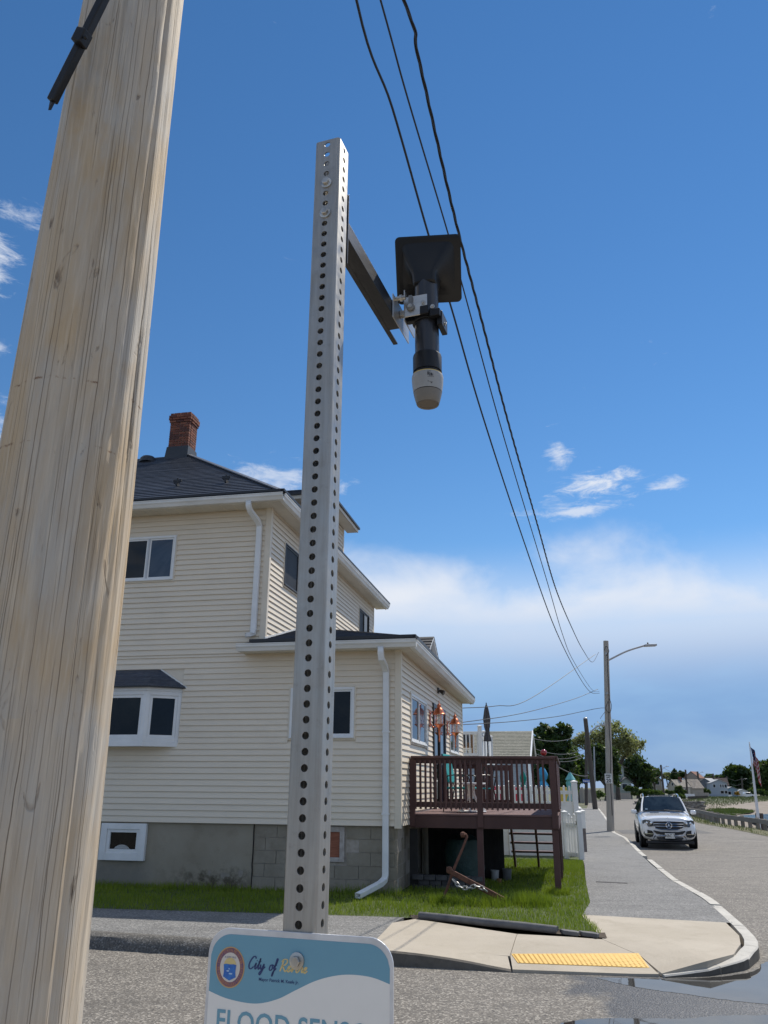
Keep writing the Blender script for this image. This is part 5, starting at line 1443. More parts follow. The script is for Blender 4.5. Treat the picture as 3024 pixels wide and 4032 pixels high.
hexbolt(br2, lc + Vector((0, -0.008, 0)), RF, 0.5); hexbolt(br2, (0.098, 0.3695, 2.886 + ZO), RF, 0.62); hexbolt(br2, (0.0285, 0.36, 2.895 + ZO), Matrix.Rotation(R(-90), 3, 'Y'), 0.6)
m = MB(); m.tube([(0.03, 0.352, 2.898 + ZO), (0.058, 0.352, 2.898 + ZO)], 0.006, 10); m.lathe([(0.009, 0), (0.009, 0.006), (0, 0.006)], (0.044, 0.352, 2.898 + ZO), 6, Matrix.Rotation(R(90), 3, 'Y')); m.build('bolt', BOLTM, br2, True)

BLKP = mat('black_plastic', (0.006, 0.0065, 0.008), (0.009, 0.0095, 0.011), 10, rough=0.4, spec=0.35)
BLKT = mat('black_tube', (0.018, 0.020, 0.026), (0.024, 0.026, 0.032), 10, rough=0.3, spec=0.55, stretch=(1, 1, 0.3))
TC = Vector((0.0957, 0.412, ZO))
sensor = thing('radar_sensor', 'black tube radar level sensor with tilted square solar panel and grey nose', 'sensor', PC, PRZ)
m = MB(); m.lathe([(0.0302, 2.745), (0.0302, 3.0), (0.0, 3.0)], TC, 40); m.build('tube', BLKT, sensor, True)
m = MB(); m.lathe([(0.0355, 2.712), (0.0358, 2.753), (0.0345, 2.758), (0.030, 2.758)], TC, 40); m.lathe([(0.033, 2.700), (0.033, 2.713)], TC, 40); m.build('threaded_collar', BLKP, sensor, True)
m = MB(); m.lathe([(0.0372, 2.7005), (0.0372, 2.703), (0.032, 2.703)], TC, 40); m.build('yellow_ring', mat('yellow_ring', (0.62, 0.45, 0.14), rough=0.5), sensor, True)
GREYP = mat('light_grey_plastic', (0.30, 0.305, 0.305), (0.28, 0.285, 0.285), 4, rough=0.42)
NOSE = mat('warm_grey_plastic', (0.17, 0.158, 0.14), (0.155, 0.145, 0.13), 4, rough=0.45)
m = MB(); m.lathe([(0.0350, 2.6575), (0.0372, 2.672), (0.0386, 2.688), (0.0388, 2.697), (0.0380, 2.7005), (0.032, 2.7005)], TC, 48); hb = m.build('housing', GREYP, sensor, True)
m = MB(); m.lathe([(0.0343, 2.6555), (0.0343, 2.6575)], TC, 48); m.build('seam', BLKP, sensor, True)
m = MB(); m.lathe([(0.0, 2.632), (0.021, 2.632), (0.0218, 2.629), (0.0235, 2.627), (0.0255, 2.6245), (0.0278, 2.6275), (0.0318, 2.642), (0.0348, 2.6555), (0.030, 2.6555)], TC, 48); m.build('nose', NOSE, sensor, True)
m = MB(); m.lathe([(0.0215, 2.6287), (0.0262, 2.6242), (0.0272, 2.6258), (0.0262, 2.627)], TC, 48); m.build('nose_rim', mat('rim_brown', (0.10, 0.085, 0.07), rough=0.5), sensor, True)
# clamp halves round the tube
m = MB(); m.lathe([(0.0305, 2.848), (0.0365, 2.848), (0.0365, 2.874), (0.0305, 2.874)], TC, 32); m.box(0.090, 0.112, 0.366, 0.378, 2.852 + ZO, 2.876 + ZO); m.box(0.112, 0.139, 0.373, 0.395, 2.846 + ZO, 2.866 + ZO); m.box(0.128, 0.142, 0.385, 0.44, 2.826 + ZO, 2.866 + ZO); m.box(0.05, 0.075, 0.385, 0.40, 2.848 + ZO, 2.872 + ZO); m.build('clamp', BLKP, sensor, bevel=0.002)
hexbolt(sensor, (0.121, 0.373, 2.872 + ZO), RF, 0.55); hexbolt(sensor, (0.1425, 0.41, 2.84 + ZO), Matrix.Rotation(R(90), 3, 'Y'), 0.45)
# solar panel seen from behind: flat rounded square, back flaring to a round neck
dn, rt, nn = Vector((0, 0.56, -0.83)).normalized(), Vector((1, 0, 0)), Vector((0, 0.83, 0.56)).normalized()
YAWP = Matrix.Rotation(R(13), 3, 'Z'); dn, rt, nn = YAWP @ dn, YAWP @ rt, YAWP @ nn
pcn = Vector((TC.x + 0.002, 0.428, 3.022 + ZO)); hs = 0.0845
def rsq(h, r, n=6):
    out = []
    for sx, sy, a0 in ((1, 1, 0), (-1, 1, 90), (-1, -1, 180), (1, -1, 270)):
        for k in range(n):
            an = R(a0 + 90 * k / (n - 1)); out.append((sx * (h - r) + r * math.cos(an), sy * (h - r) + r * math.sin(an)))
    return out
def lift(pts2, off): return [pcn + rt * x + dn * y + nn * off for x, y in pts2]
m = MB(); loops = [lift(rsq(hs - 0.003, 0.010), 0.006), lift(rsq(hs, 0.012), 0.004), lift(rsq(hs, 0.012), -0.004), lift(rsq(hs - 0.003, 0.010), -0.006)]
n = len(loops[0])
for lp in loops: m.add(lp, [])
for i in range(3):
    for k in range(n): m.f.append((i * n + k, i * n + (k + 1) % n, (i + 1) * n + (k + 1) % n, (i + 1) * n + k)); m.m.append(0)
m.f.append(tuple(range(n - 1, -1, -1))); m.m.append(0); m.f.append(tuple(range(3 * n, 4 * n))); m.m.append(0)
m.build('panel', BLKP, sensor, True)
m = MB(); m.add(lift(rsq(hs - 0.008, 0.006), 0.0065), [tuple(range(n))]); m.build('solar_cells', mat('solar_cell', (0.008, 0.012, 0.04), rough=0.12), sensor)
m = MB(); neckz = 2.985 + ZO; ncx, ncy = TC.x, TC.y
sq = lift(rsq(hs - 0.016, 0.02), -0.0055)
import itertools
def circ(r, z):
    out = []
    for p in sq:
        q = p - pcn; an = math.atan2(q.dot(dn), q.dot(rt)); out.append(Vector((ncx + r * math.cos(an), ncy + r * math.sin(an) * 1.0, z)))
    return out
c_hi, c_lo = circ(0.0385, neckz), circ(0.0375, 2.955 + ZO)
lps = [sq]
for t in (0.2, 0.4, 0.6, 0.8, 1.0):
    e = 1 - (1 - t) ** 1.9; f_ = t ** 1.5
    lps.append([p.lerp(q, e) * 1.0 + Vector((0, 0, 0)) for p, q in zip(sq, c_hi)])
lps += [c_lo, circ(0.031, 2.955 + ZO)]
for lp in lps: m.add(lp, [])
for i in range(len(lps) - 1):
    for k in range(n): m.f.append((i * n + k, i * n + (k + 1) % n, (i + 1) * n + (k + 1) % n, (i + 1) * n + k)); m.m.append(0)
nk = m.build('funnel', BLKP, sensor, True); sb = nk.modifiers.new('s', 'SUBSURF'); sb.levels = sb.render_levels = 1

def text_mesh(txt, size, mt, parent, origin, X, Y, name='lettering', shear=0.0, space=1.0, align='LEFT', sx=1.0, bold=0.0, extr=0.0):
    cu = bpy.data.curves.new(name, 'FONT'); cu.body = txt; cu.size = size; cu.shear = shear; cu.space_character = space; cu.align_x = align; cu.offset = bold; cu.resolution_u = 3
    o = bpy.data.objects.new('tmp', cu); COL.objects.link(o)
    bpy.context.view_layer.update()
    me = bpy.data.meshes.new_from_object(o.evaluated_get(bpy.context.evaluated_depsgraph_get()))
    bpy.data.objects.remove(o); bpy.data.curves.remove(cu)
    origin, X, Y = Vector(origin), Vector(X).normalized(), Vector(Y).normalized()
    for v in me.vertices: v.co = origin + X * (v.co.x * sx) + Y * v.co.y
    me.name = name; me.materials.clear(); me.materials.append(mt)
    ob = bpy.data.objects.new(name, me); COL.objects.link(ob); ob.parent = parent
    return ob
def wrap(ob, cx, cy):
    """bend a flat lettering round the sensor housing"""
    for v in ob.data.vertices:
        s_ = v.co.x - cx; z_ = v.co.z - ZO
        r_ = np.interp(z_, [2.6575, 2.672, 2.688, 2.697], [0.0350, 0.0372, 0.0386, 0.0388]) + 0.0003
        v.co = Vector((cx + r_ * math.sin(s_ / r_), cy - r_ * math.cos(s_ / r_), v.co.z))
EMB = mat('embossed_grey', (0.34, 0.34, 0.34), rough=0.45); INK = mat('black_ink', (0.03, 0.03, 0.035), rough=0.6)
wrap(text_mesh('VEGA', 0.0085, EMB, hb, (TC.x - 0.003, 0, 2.665 + ZO), (0, 0, 1), (-1, 0, 0), 'embossed_lettering', space=1.15), TC.x, TC.y)
mk = MB()
for (a, b, c, d) in ((0.010, 0.0135, 2.686, 2.694), (0.0145, 0.0165, 2.6835, 2.6925), (0.0175, 0.0215, 2.684, 2.6915), (0.0225, 0.024, 2.684, 2.690), (0.010, 0.026, 2.6815, 2.6822), (0.010, 0.013, 2.669, 2.6705), (0.014, 0.022, 2.6685, 2.6692), (0.0175, 0.021, 2.665, 2.667), (0.0100, 0.0185, 2.6955, 2.6965)):
    n_ = 5
    for k in range(n_):
        p, q = a + (b - a) * k / n_, a + (b - a) * (k + 1) / n_; mk.add([(TC.x + p, 0, c + ZO), (TC.x + q, 0, c + ZO), (TC.x + q, 0, d + ZO), (TC.x + p, 0, d + ZO)], [(0, 1, 2, 3)])
wrap(mk.build('printed_label', INK, hb), TC.x, TC.y)

# ------------------------------------------------------------------ flood sensor sign
sign = thing('street_sign', 'blue and white flood sensor sign with rounded corners bolted to the post', 'sign', PC, PRZ)
SY = -HW - 0.004
sgx, szt = 0.0025, 1.5385 + ZO
SW, SHt, SR = 0.1515, 0.457, 0.037
def rrect(w, top, h, r, n=10):
    out = []
    for cx_, cz_, a0 in ((w - r, top - r, 0), (-w + r, top - r, 90), (-w + r, top - h + r, 180), (w - r, top - h + r, 270)):
        for k in range(n): an = R(a0 + 90 * k / (n - 1)); out.append((sgx + cx_ + r * math.cos(an), cz_ + r * math.sin(an)))
    return out
SIGNW = mat('sign_white', (0.77, 0.755, 0.72), (0.75, 0.735, 0.70), 30, rough=0.32)
SIGNEDGE = mat('sign_edge', (0.66, 0.67, 0.69), (0.55, 0.56, 0.58), 25, rough=0.3, metal=0.25)
SIGNB = mat('sign_blue', (0.150, 0.335, 0.44), (0.145, 0.325, 0.43), 30, rough=0.32)
NAVY = mat('sign_navy', (0.022, 0.045, 0.15), rough=0.4); GOLD = mat('sign_gold', (0.62, 0.49, 0.22), rough=0.4)
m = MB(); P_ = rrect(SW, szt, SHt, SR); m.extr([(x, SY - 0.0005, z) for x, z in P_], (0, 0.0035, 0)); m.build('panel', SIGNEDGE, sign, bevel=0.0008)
# white field and the blue header with its wave
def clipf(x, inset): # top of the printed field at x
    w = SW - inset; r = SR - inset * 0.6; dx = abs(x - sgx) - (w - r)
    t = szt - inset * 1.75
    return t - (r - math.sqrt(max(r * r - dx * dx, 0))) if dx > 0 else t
xs_ = np.linspace(sgx - SW + 0.0052, sgx + SW - 0.0052, 90)
wx_ = [-0.150, -0.1468, -0.111, -0.0652, -0.0291, 0.0022, 0.0333, 0.0642, 0.0912, 0.1216, 0.1497, 0.155]; wz_ = [1.4525, 1.4511, 1.442, 1.439, 1.4471, 1.4618, 1.476, 1.4848, 1.488, 1.4866, 1.4796, 1.478]
cw = catmull([(a, 0, b) for a, b in zip(wx_, wz_)], 10)
wave = lambda x: float(np.interp(x, [p.x for p in cw], [p.z for p in cw])) + ZO
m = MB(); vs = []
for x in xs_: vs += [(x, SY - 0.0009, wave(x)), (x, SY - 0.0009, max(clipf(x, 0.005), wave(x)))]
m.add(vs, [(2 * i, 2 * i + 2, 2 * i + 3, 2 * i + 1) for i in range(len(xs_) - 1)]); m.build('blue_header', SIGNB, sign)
m = MB(); vs = []
for x in xs_: vs += [(x, SY - 0.0008, szt - SHt + 0.03), (x, SY - 0.0008, wave(x))]
m.add(vs, [(2 * i, 2 * i + 2, 2 * i + 3, 2 * i + 1) for i in range(len(xs_) - 1)]); m.build('white_field', SIGNW, sign)
LY = SY - 0.0013
def ribbon(strokes, w, mt, name, y=LY):
    m = MB()
    for st in strokes:
        P = catmull([(a, 0, b) for a, b in st], 7) if len(st) > 2 else [Vector((a, 0, b)) for a, b in st]
        vs = []
        for i, p in enumerate(P):
            t = (P[min(i + 1, len(P) - 1)] - P[max(i - 1, 0)]).normalized(); nrm = Vector((-t.z, 0, t.x))
            ww = w * (0.62 + 0.5 * abs(t.z)) * (0.7 if i in (0, len(P) - 1) else 1)
            vs += [Vector((p.x, y, p.z)) + nrm * ww / 2, Vector((p.x, y, p.z)) - nrm * ww / 2]
        m.add(vs, [(2 * i, 2 * i + 2, 2 * i + 3, 2 * i + 1) for i in range(len(P) - 1)])
    return m.build(name, mt, sign)
bz = 1.4845 + ZO; u = 0.0088       # baseline and x-height of the brush script
def script(x0, strokes): return [[(x0 + (a + 0.22 * b) * u, bz + b * u) for a, b in st] for st in strokes]
L_C = [[(1.15, 1.62), (0.95, 1.95), (0.6, 1.9), (0.2, 1.3), (0.05, 0.6), (0.25, 0.1), (0.6, 0.05), (1.0, 0.4)]]
L_i = [[(0.0, 0.35), (0.22, 0.95), (0.16, 0.25), (0.3, 0.05), (0.55, 0.4)], [(0.27, 1.3), (0.31, 1.42)]]
L_t = [[(0.0, 0.4), (0.3, 1.0), (0.38, 1.75), (0.26, 0.4), (0.4, 0.05), (0.65, 0.4)], [(0.05, 1.15), (0.62, 1.25)]]
L_y = [[(0.0, 0.8), (0.12, 0.25), (0.35, 0.1), (0.62, 0.9), (0.55, 0.0), (0.25, -0.75), (0.05, -0.55), (0.4, -0.05), (0.95, 0.5)]]
L_o = [[(0.5, 0.9), (0.15, 0.75), (0.05, 0.25), (0.3, 0.02), (0.58, 0.3), (0.5, 0.85), (0.8, 0.75)]]
L_f = [[(0.0, 0.3), (0.45, 1.2), (0.55, 1.8), (0.38, 1.75), (0.28, 0.6), (0.1, -0.75), (0.02, -0.55), (0.2, -0.05), (0.6, 0.4)], [(0.0, 0.75), (0.6, 0.9)]]
L_R = [[(0.3, 1.75), (0.2, 0.9), (0.02, 0.0)], [(0.0, 1.45), (0.35, 1.85), (0.9, 1.85), (1.0, 1.4), (0.65, 1.0), (0.25, 0.9), (0.6, 0.5), (0.95, 0.05), (1.25, 0.3)]]
L_e = [[(0.0, 0.35), (0.35, 0.55), (0.45, 0.88), (0.2, 0.85), (0.08, 0.35), (0.3, 0.02), (0.7, 0.4)]]
L_v = [[(0.0, 0.7), (0.18, 0.85), (0.2, 0.05), (0.6, 0.9), (0.85, 0.75)]]
L_r = [[(0.0, 0.4), (0.2, 0.95), (0.32, 0.8), (0.5, 0.8), (0.42, 0.2), (0.6, 0.1), (0.75, 0.35)]]
st = []; x = -0.0790
for L, w in ((L_C, 1.12), (L_i, 0.5), (L_t, 0.62), (L_y, 0.95)): st += script(x, L); x += w * u
x = -0.0440
for L, w in ((L_o, 0.75), (L_f, 0.6)): st += script(x, L); x += w * u
ribbon(st, 0.0021, NAVY, 'script_lettering')
st = []; x = -0.0255
for L, w in ((L_R, 1.15), (L_e, 0.62), (L_v, 0.8), (L_e, 0.62), (L_r, 0.68), (L_e, 0.6)): st += script(x, L); x += w * u * 1.12
ribbon(st, 0.0021, GOLD, 'script_lettering')
text_mesh('Mayor Patrick M. Keefe Jr.', 0.0062, NAVY, sign, (-0.0600, LY, 1.4697 + ZO), (1, 0, 0), (0, 0, 1), bold=0.00008)
text_mesh('FLOOD SENSOR', 0.0405, SIGNB, sign, (-0.1290, LY, 1.4283 - 0.0292 + ZO), (1, 0, 0), (0, 0, 1), space=1.04, sx=0.895, bold=0.0006)
# city seal: ring, letters, shield
sc_ = Vector((-0.1095, 0, 1.4845 + ZO))
def ell(rx, rz, y, n=40): return [(sc_.x + rx * math.cos(2 * math.pi * k / n), y, sc_.z + rz * math.sin(2 * math.pi * k / n)) for k in range(n)]
m = MB(); m.poly(ell(0.0248, 0.0282, LY)); seal = m.build('seal', mat('seal_gold', (0.53, 0.33, 0.14), rough=0.4), sign)
m = MB(); m.poly(ell(0.0232, 0.0266, LY - 0.0002)); m.build('seal_band', mat('seal_purple', (0.15, 0.075, 0.15), (0.30, 0.13, 0.10), 160, rough=0.4), seal)
m = MB(); m.poly(ell(0.0172, 0.0202, LY - 0.0004)); m.build('seal_field', mat('seal_cream', (0.60, 0.55, 0.50), rough=0.4), seal)
m = MB(); m.poly([(sc_.x + 0.0105 * math.cos(a), LY - 0.0006, sc_.z + 0.003 + 0.0095 * math.sin(a) * (1 + 0.12 * (k % 2))) for k, a in enumerate(np.linspace(-0.2, math.pi + 0.2, 17))]); m.build('seal_sun', GOLD, seal)
SHB = mat('seal_blue', (0.02, 0.11, 0.42), (0.03, 0.18, 0.52), 220, rough=0.4)
m = MB(); m.poly([(sc_.x + a, LY - 0.0008, sc_.z + b) for a, b in ((-0.0108, 0.0035), (-0.0065, 0.0045), (0, 0.004), (0.0065, 0.0045), (0.0108, 0.0035), (0.0098, -0.006), (0.0108, -0.013), (0.0055, -0.0155), (0, -0.018), (-0.0055, -0.0155), (-0.0108, -0.013), (-0.0098, -0.006))]); m.build('shield', SHB, seal)
for a_, b_, w_ in ((-0.003, -0.005, 0.0045), (0.002, -0.0085, 0.006), (-0.001, -0.002, 0.002)):
    m = MB(); m.poly([(sc_.x + a_ + w_ * math.cos(k * 1.05) * 0.6, LY - 0.0010, sc_.z + b_ + 0.0012 * math.sin(k * 1.05)) for k in range(6)]); m.build('shield_mark', mat('seal_pale', (0.35, 0.5, 0.7), rough=0.4), seal)
ORNG = mat('seal_letter', (0.45, 0.24, 0.12), rough=0.5)
word = 'IIIIIIII.REVERE.IIIIIIIIIIIIIIIIIIIIIIIIIII'
for k, chh in enumerate(word):
    an = R(90 + 360 * 11.0 / len(word) - 360 * k / len(word)); p = Vector((sc_.x + 0.0202 * math.cos(an), LY - 0.0005, sc_.z + 0.0234 * math.sin(an)))
    if chh == ' ': continue
    T = Vector((math.sin(an), 0, -math.cos(an))); N_ = Vector((math.cos(an), 0, math.sin(an)))
    text_mesh(chh, 0.0042, ORNG, seal, p - T * 0.0011 - N_ * 0.0015, T, N_, 'seal_lettering')
text_mesh('A CITY 1915', 0.0036, NAVY, seal, (sc_.x, LY - 0.0006, sc_.z + 0.0125), (1, 0, 0), (0, 0, 1), 'seal_lettering', align='CENTER')
sb_ = MB(); hexbolt(sign, (0.0024, SY - 0.001, 1.5005 + ZO), RF, 1.1)
# small gable over the door, on the wing roof
gd = MB(); ga, gb, gz0, gz1, hw_ = -0.2, 4.75, 4.28, 5.02, 1.3
gd.add([(ga, gb - hw_, gz0), (ga, gb + hw_, gz0), (ga, gb, gz1), (-2.5, gb, gz1)], [(0, 1, 2)])
gdo = gd.build('door_gable', WHITE, house)
for k in range(7):
    z_ = gz0 + k * 0.1; hwk = hw_ * (1 - (z_ + 0.1 - gz0) / (gz1 - gz0))
    if hwk < 0.05: break
    m = MB(); m.box(ga, ga + 0.015, gb - hwk, gb + hwk, z_ + 0.004, z_ + 0.1); m.build('siding_board', WHITE, gdo)
for s_ in (-1, 1):
    m = MB(); m.bar((ga + 0.06, gb + s_ * (hw_ + .05), gz0 - 0.01), (ga + 0.06, gb, gz1 + 0.02), 0.1, 0.05, (0, s_, 1)); m.build('rake_board', WHITE, gdo)
    slope_courses('shingle_course', (ga + 0.12, gb + s_ * (hw_ + .08)), (-2.5, gb + s_ * (hw_ + .08)), (ga + 0.12, gb), (-2.5, gb), gz0 + 0.0, gz1 + 0.05, 9, gdo, mt=mat('grey_shingle', (0.075, 0.075, 0.08), (0.11, 0.11, 0.115), 8, rough=0.85, bump=0.4, bscale=60, rnd=0.3))

# ------------------------------------------------------------------ wires
WIREM = mat('black_cable', (0.012, 0.012, 0.014), rough=0.5)
def on_line(px, a, b):
    """where the sight line through px meets the upright plane over plan line a-b"""
    d = ray(*px); nx, ny = b[1] - a[1], -(b[0] - a[0])
    t = (nx * a[0] + ny * a[1]) / (nx * d.x + ny * d.y); return Vector((0, 0, CAMH)) + d * t
def cable(name, pts, r, label, n=5, twist=0):
    P = catmull(pts, 8); m = MB()
    if not twist: m.tube(P, r, n)
    else:
        m.tube(P, r * 0.55, n)
        acc = 0
        for ph in (0, math.pi * 2 / 3, math.pi * 4 / 3):
            Q = []
            fine = catmull(pts, 70)
            s = 0
            for i, p in enumerate(fine):
                if i: s += (fine[i] - fine[i - 1]).length
                an = s * 2 * math.pi / 0.55 + ph; Q.append(p + Vector((math.cos(an), 0, math.sin(an))) * r * 0.75)
            m.tube(Q, r * 0.5, 4)
    o = m.build(name, WIREM, None, True); return tag(o, label, 'cable', 'overhead cables')
K = 1.8228
W1 = [(770, 0), (848, 235), (925, 505), (975, 665), (1040, 890), (1125, 1150), (1200, 1360), (1250, 1460), (1276, 1495)]
W2 = [(822, 0), (880, 210), (968, 505), (1008, 650), (1090, 950), (1180, 1250), (1215, 1370), (1240, 1430), (1279, 1490)]
W3 = [(872, 0), (905, 130), (980, 460), (1040, 690), (1100, 920), (1160, 1130), (1200, 1270), (1235, 1355), (1260, 1405), (1280, 1430)]
def nearpt(z): return base + LEAN * (z - 0.12)
for pts, a, b, z0, zend, r, lb, tw in ((W1, (-0.95, 1.9), (10.45, 39.6), 7.35, 6.10, 0.0105, 'leftmost of the three black overhead cables from the near pole', 0), (W2, (-0.6, 1.9), (10.5, 39.6), 6.72, 6.18, 0.0068, 'thin middle one of the three black overhead cables', 0), (W3, (-0.35, 1.9), (10.55, 39.6), 6.22, 8.1, 0.0095, 'thick twisted black cable, rightmost of the three overhead cables', 1)):
    p3 = [on_line((x * K, y * K), a, b) for x, y in pts]
    q = nearpt(z0); s_ = Vector((b[0] - a[0], b[1] - a[1], 0)).normalized()
    cable('overhead_cable', [Vector((q.x + s_.x * .12 + .06, q.y + .12, z0))] + p3 + [Vector((10.72 if tw else 10.6, 39.75, zend))], r, lb, 6, tw)

# ------------------------------------------------------------------ street light pole
GREYW = mat('grey_pole_wood', (0.32, 0.285, 0.245), (0.42, 0.385, 0.34), 6, 5, rough=0.85, stretch=(6, 6, 0.25), bump=0.6, bscale=14, bdist=0.02)
DARKW = mat('dark_pole_wood', (0.075, 0.06, 0.05), (0.12, 0.10, 0.085), 6, 5, rough=0.85, stretch=(6, 6, 0.25), bump=0.6, bscale=14, bdist=0.02)
LAMPM = mat('lamp_grey', (0.42, 0.43, 0.44), (0.36, 0.37, 0.38), 4, rough=0.4, metal=0.4)
def pole(name, label, b_, t_, r0, r1, mt, group=None, cat='utility pole'):
    t = thing(name, label, cat, b_, 0, group)
    b_, t_ = Vector(b_), Vector(t_); n = 7
    m = MB(); m.tube([b_ - (t_ - b_).normalized() * 0.3] + [b_.lerp(t_, k / n) for k in range(n + 1)], [r0] + [r0 + (r1 - r0) * k / n for k in range(n + 1)], 14); m.build('shaft', mt, t, True, b_)
    return t
def lamp_arm(t, base_, p0, p1, p2, p3, rr=0.035, s=1.0):
    m = MB(); m.tube(catmull([p0, p1, p2], 6), rr, 8); m.build('lamp_arm', LAMPM, t, True, base_)
    d = (Vector(p3) - Vector(p2)); L = d.length; d.normalize(); c = (Vector(p2) + Vector(p3)) / 2
    m = MB(); m.obox(c, d * (L / 2), Vector((0, 0.16 * s, 0)), Vector((0, 0, 0.05 * s))); h = m.build('lamp_head', LAMPM, t, False, base_, 0.02 * s)
    m = MB(); m.lathe([(0.04 * s, 0), (0.04 * s, 0.09 * s), (0.03 * s, 0.1 * s), (0, 0.1 * s)], Vector(p2) + d * L * 0.3 + Vector((0, 0, 0.05 * s)), 10); m.build('photocell', DKMET, h, True, base_)
c6 = lambda x, y: (2100 + x * .557, 2450 + y * .557)
PBs = at(*c6(540, 1490), 40.0); PBs = Vector((10.68, 40.0, zg(0, 40) + 0.1)); PTs = at(2385.7, 2524, 40.0)
slp = pole('street_light', 'grey wooden street light pole with curved lamp arm at the kerb beside the car', PBs, PTs, 0.175, 0.125, GREYW, cat='street light')
lamp_arm(slp, PBs, at(*c6(532, 268), 40), at(*c6(660, 205), 40.3), at(*c6(785, 165), 40.6), at(*c6(868, 162), 40.9), 0.045)
m = MB(); m.tube([PBs.lerp(PTs, t) + Vector((0.02 * math.sin(20 * t) + 0.03, -0.17 + 0.045 * t, 0)) for t in np.linspace(0.08, 0.93, 24)], 0.018, 5); m.build('riser_cable', DKMET, slp, True, PBs)
m = MB(); m.tube(catmull([at(*c6(537, 535), 39.8), at(*c6(552, 590), 39.7), at(*c6(540, 640), 39.8), at(*c6(512, 612), 39.75), at(*c6(528, 560), 39.8)], 6), 0.014, 5); m.tube(catmull([at(*c6(500, 200), 39.8), at(*c6(515, 170), 39.7), at(*c6(535, 205), 39.8), at(*c6(515, 235), 39.8)], 6), 0.014, 5); m.build('cable_loop', DKMET, slp, True, PBs)
for z_, w in ((8.05, 0.16), (6.1, 0.15)):
    q = PBs.lerp(PTs, (z_ - PBs.z) / (PTs.z - PBs.z)); m = MB(); m.lathe([(0.05, -0.05), (0.06, 0), (0.05, 0.05), (0, 0.06)], q + Vector((-0.05, -w, 0)), 10); m.build('insulator', LAMPM, slp, True, PBs)
# speed limit sign on that pole
SWH = mat('sign_plain_white', (0.75, 0.75, 0.74), rough=0.4); SBK = mat('sign_black', (0.012, 0.012, 0.013), rough=0.5)
c22 = lambda x, y: (2250 + x * .2411, 2800 + y * .2411)
s0, s1 = at(*c22(553, 1180), 39.78), at(*c22(658, 1020), 39.78)
sp = thing('speed_limit_sign', 'white speed limit 20 sign on the street light pole', 'sign', Vector(((s0.x + s1.x) / 2, 39.78, s0.z)))
W_, H_ = (s1.x - s0.x), (s1.z - s0.z)
m = MB(); m.box(-W_ / 2, W_ / 2, 0, 0.006, 0, H_); m.build('panel', SWH, sp, bevel=0.01)
m = MB(); e, q = 0.012, 0.006
for a, b, c, d in ((-W_ / 2 + e, W_ / 2 - e, e, e + q), (-W_ / 2 + e, W_ / 2 - e, H_ - e - q, H_ - e), (-W_ / 2 + e, -W_ / 2 + e + q, e, H_ - e), (W_ / 2 - e - q, W_ / 2 - e, e, H_ - e)): m.add([(a, -0.002, c), (b, -0.002, c), (b, -0.002, d), (a, -0.002, d)], [(0, 1, 2, 3)])
m.build('border', SBK, sp)
text_mesh('SPEED', H_ * .21, SBK, sp, (0, -0.003, H_ * .74), (1, 0, 0), (0, 0, 1), align='CENTER', bold=0.004); text_mesh('LIMIT', H_ * .21, SBK, sp, (0, -0.003, H_ * .54), (1, 0, 0), (0, 0, 1), align='CENTER', bold=0.004); text_mesh('20', H_ * .52, SBK, sp, (0, -0.003, H_ * .10), (1, 0, 0), (0, 0, 1), align='CENTER', bold=0.008)
# service drops to the house side
c18 = lambda x, y: (1800 + x * .3617, 2750 + y * .3617)
for pts, zt, lb in (([(800, 0), (420, 82), (55, 105)], 8.0, 'highest service wire from the street light pole to the houses'), ([(1290, 0), (900, 115), (560, 190), (60, 260)], 6.3, 'middle service wire from the street light pole to the houses'), ([(1600, 103), (1100, 195), (600, 252), (65, 285)], 4.9, 'lowest service wire from the street light pole to the houses')):
    p3 = [on_line(c18(*p), (10.5, 39.7), (2.0, 24.0)) for p in pts]
    e = p3[-1] + (p3[-1] - p3[-2]).normalized() * 2.0
    cable('service_wire', [Vector((10.55, 39.75, zt))] + p3 + [Vector((e.x, e.y, e.z))], 0.0125, lb, 5)

# ------------------------------------------------------------------ farther poles along the street
def fpole(px_b, px_t, Y, r0, r1, mt, lb, lamp=None, name='utility_pole'):
    b_, t_ = at(*px_b, Y), at(*px_t, Y); b_.z = min(b_.z, zg(b_.x, Y) + 0.15)
    t = pole(name, lb, b_, t_, r0, r1, mt, 'poles down the street')
    if lamp:
        p = [at(*q, Y) for q in lamp]; lamp_arm(t, b_, p[0], p[1], p[2], p[3], 0.06, 1.6)
    return b_, t_, t
far = []
far.append(fpole(c6(440, 1338), c6(368, 685), 79, 0.24, 0.2, DARKW, 'dark wooden pole leaning to the left behind the white fence', [c6(392, 790), c6(440, 745), c6(490, 726), c6(520, 728)]))
m = MB(); q = far[0][1]; m.lathe([(0.2, 0), (0.2, 0.1), (0.12, 0.16), (0, 0.17)], q, 14); m.build('pole_cap', LAMPM, far[0][2], True, far[0][0])
far.append(fpole(c6(375, 1285), c6(373, 770), 104, 0.2, 0.17, DARKW, 'dark upright wooden pole carrying the blue street name sign'))
fpole(c6(437, 1250), c6(429, 880), 140, 0.13, 0.11, LAMPM, 'slim pale metal pole right of the leaning pole', name='metal_pole')
fpole(c6(350, 1258), c6(343, 1165), 120, 0.14, 0.13, GREYW, 'short grey post with small boards near the street name sign', name='post')
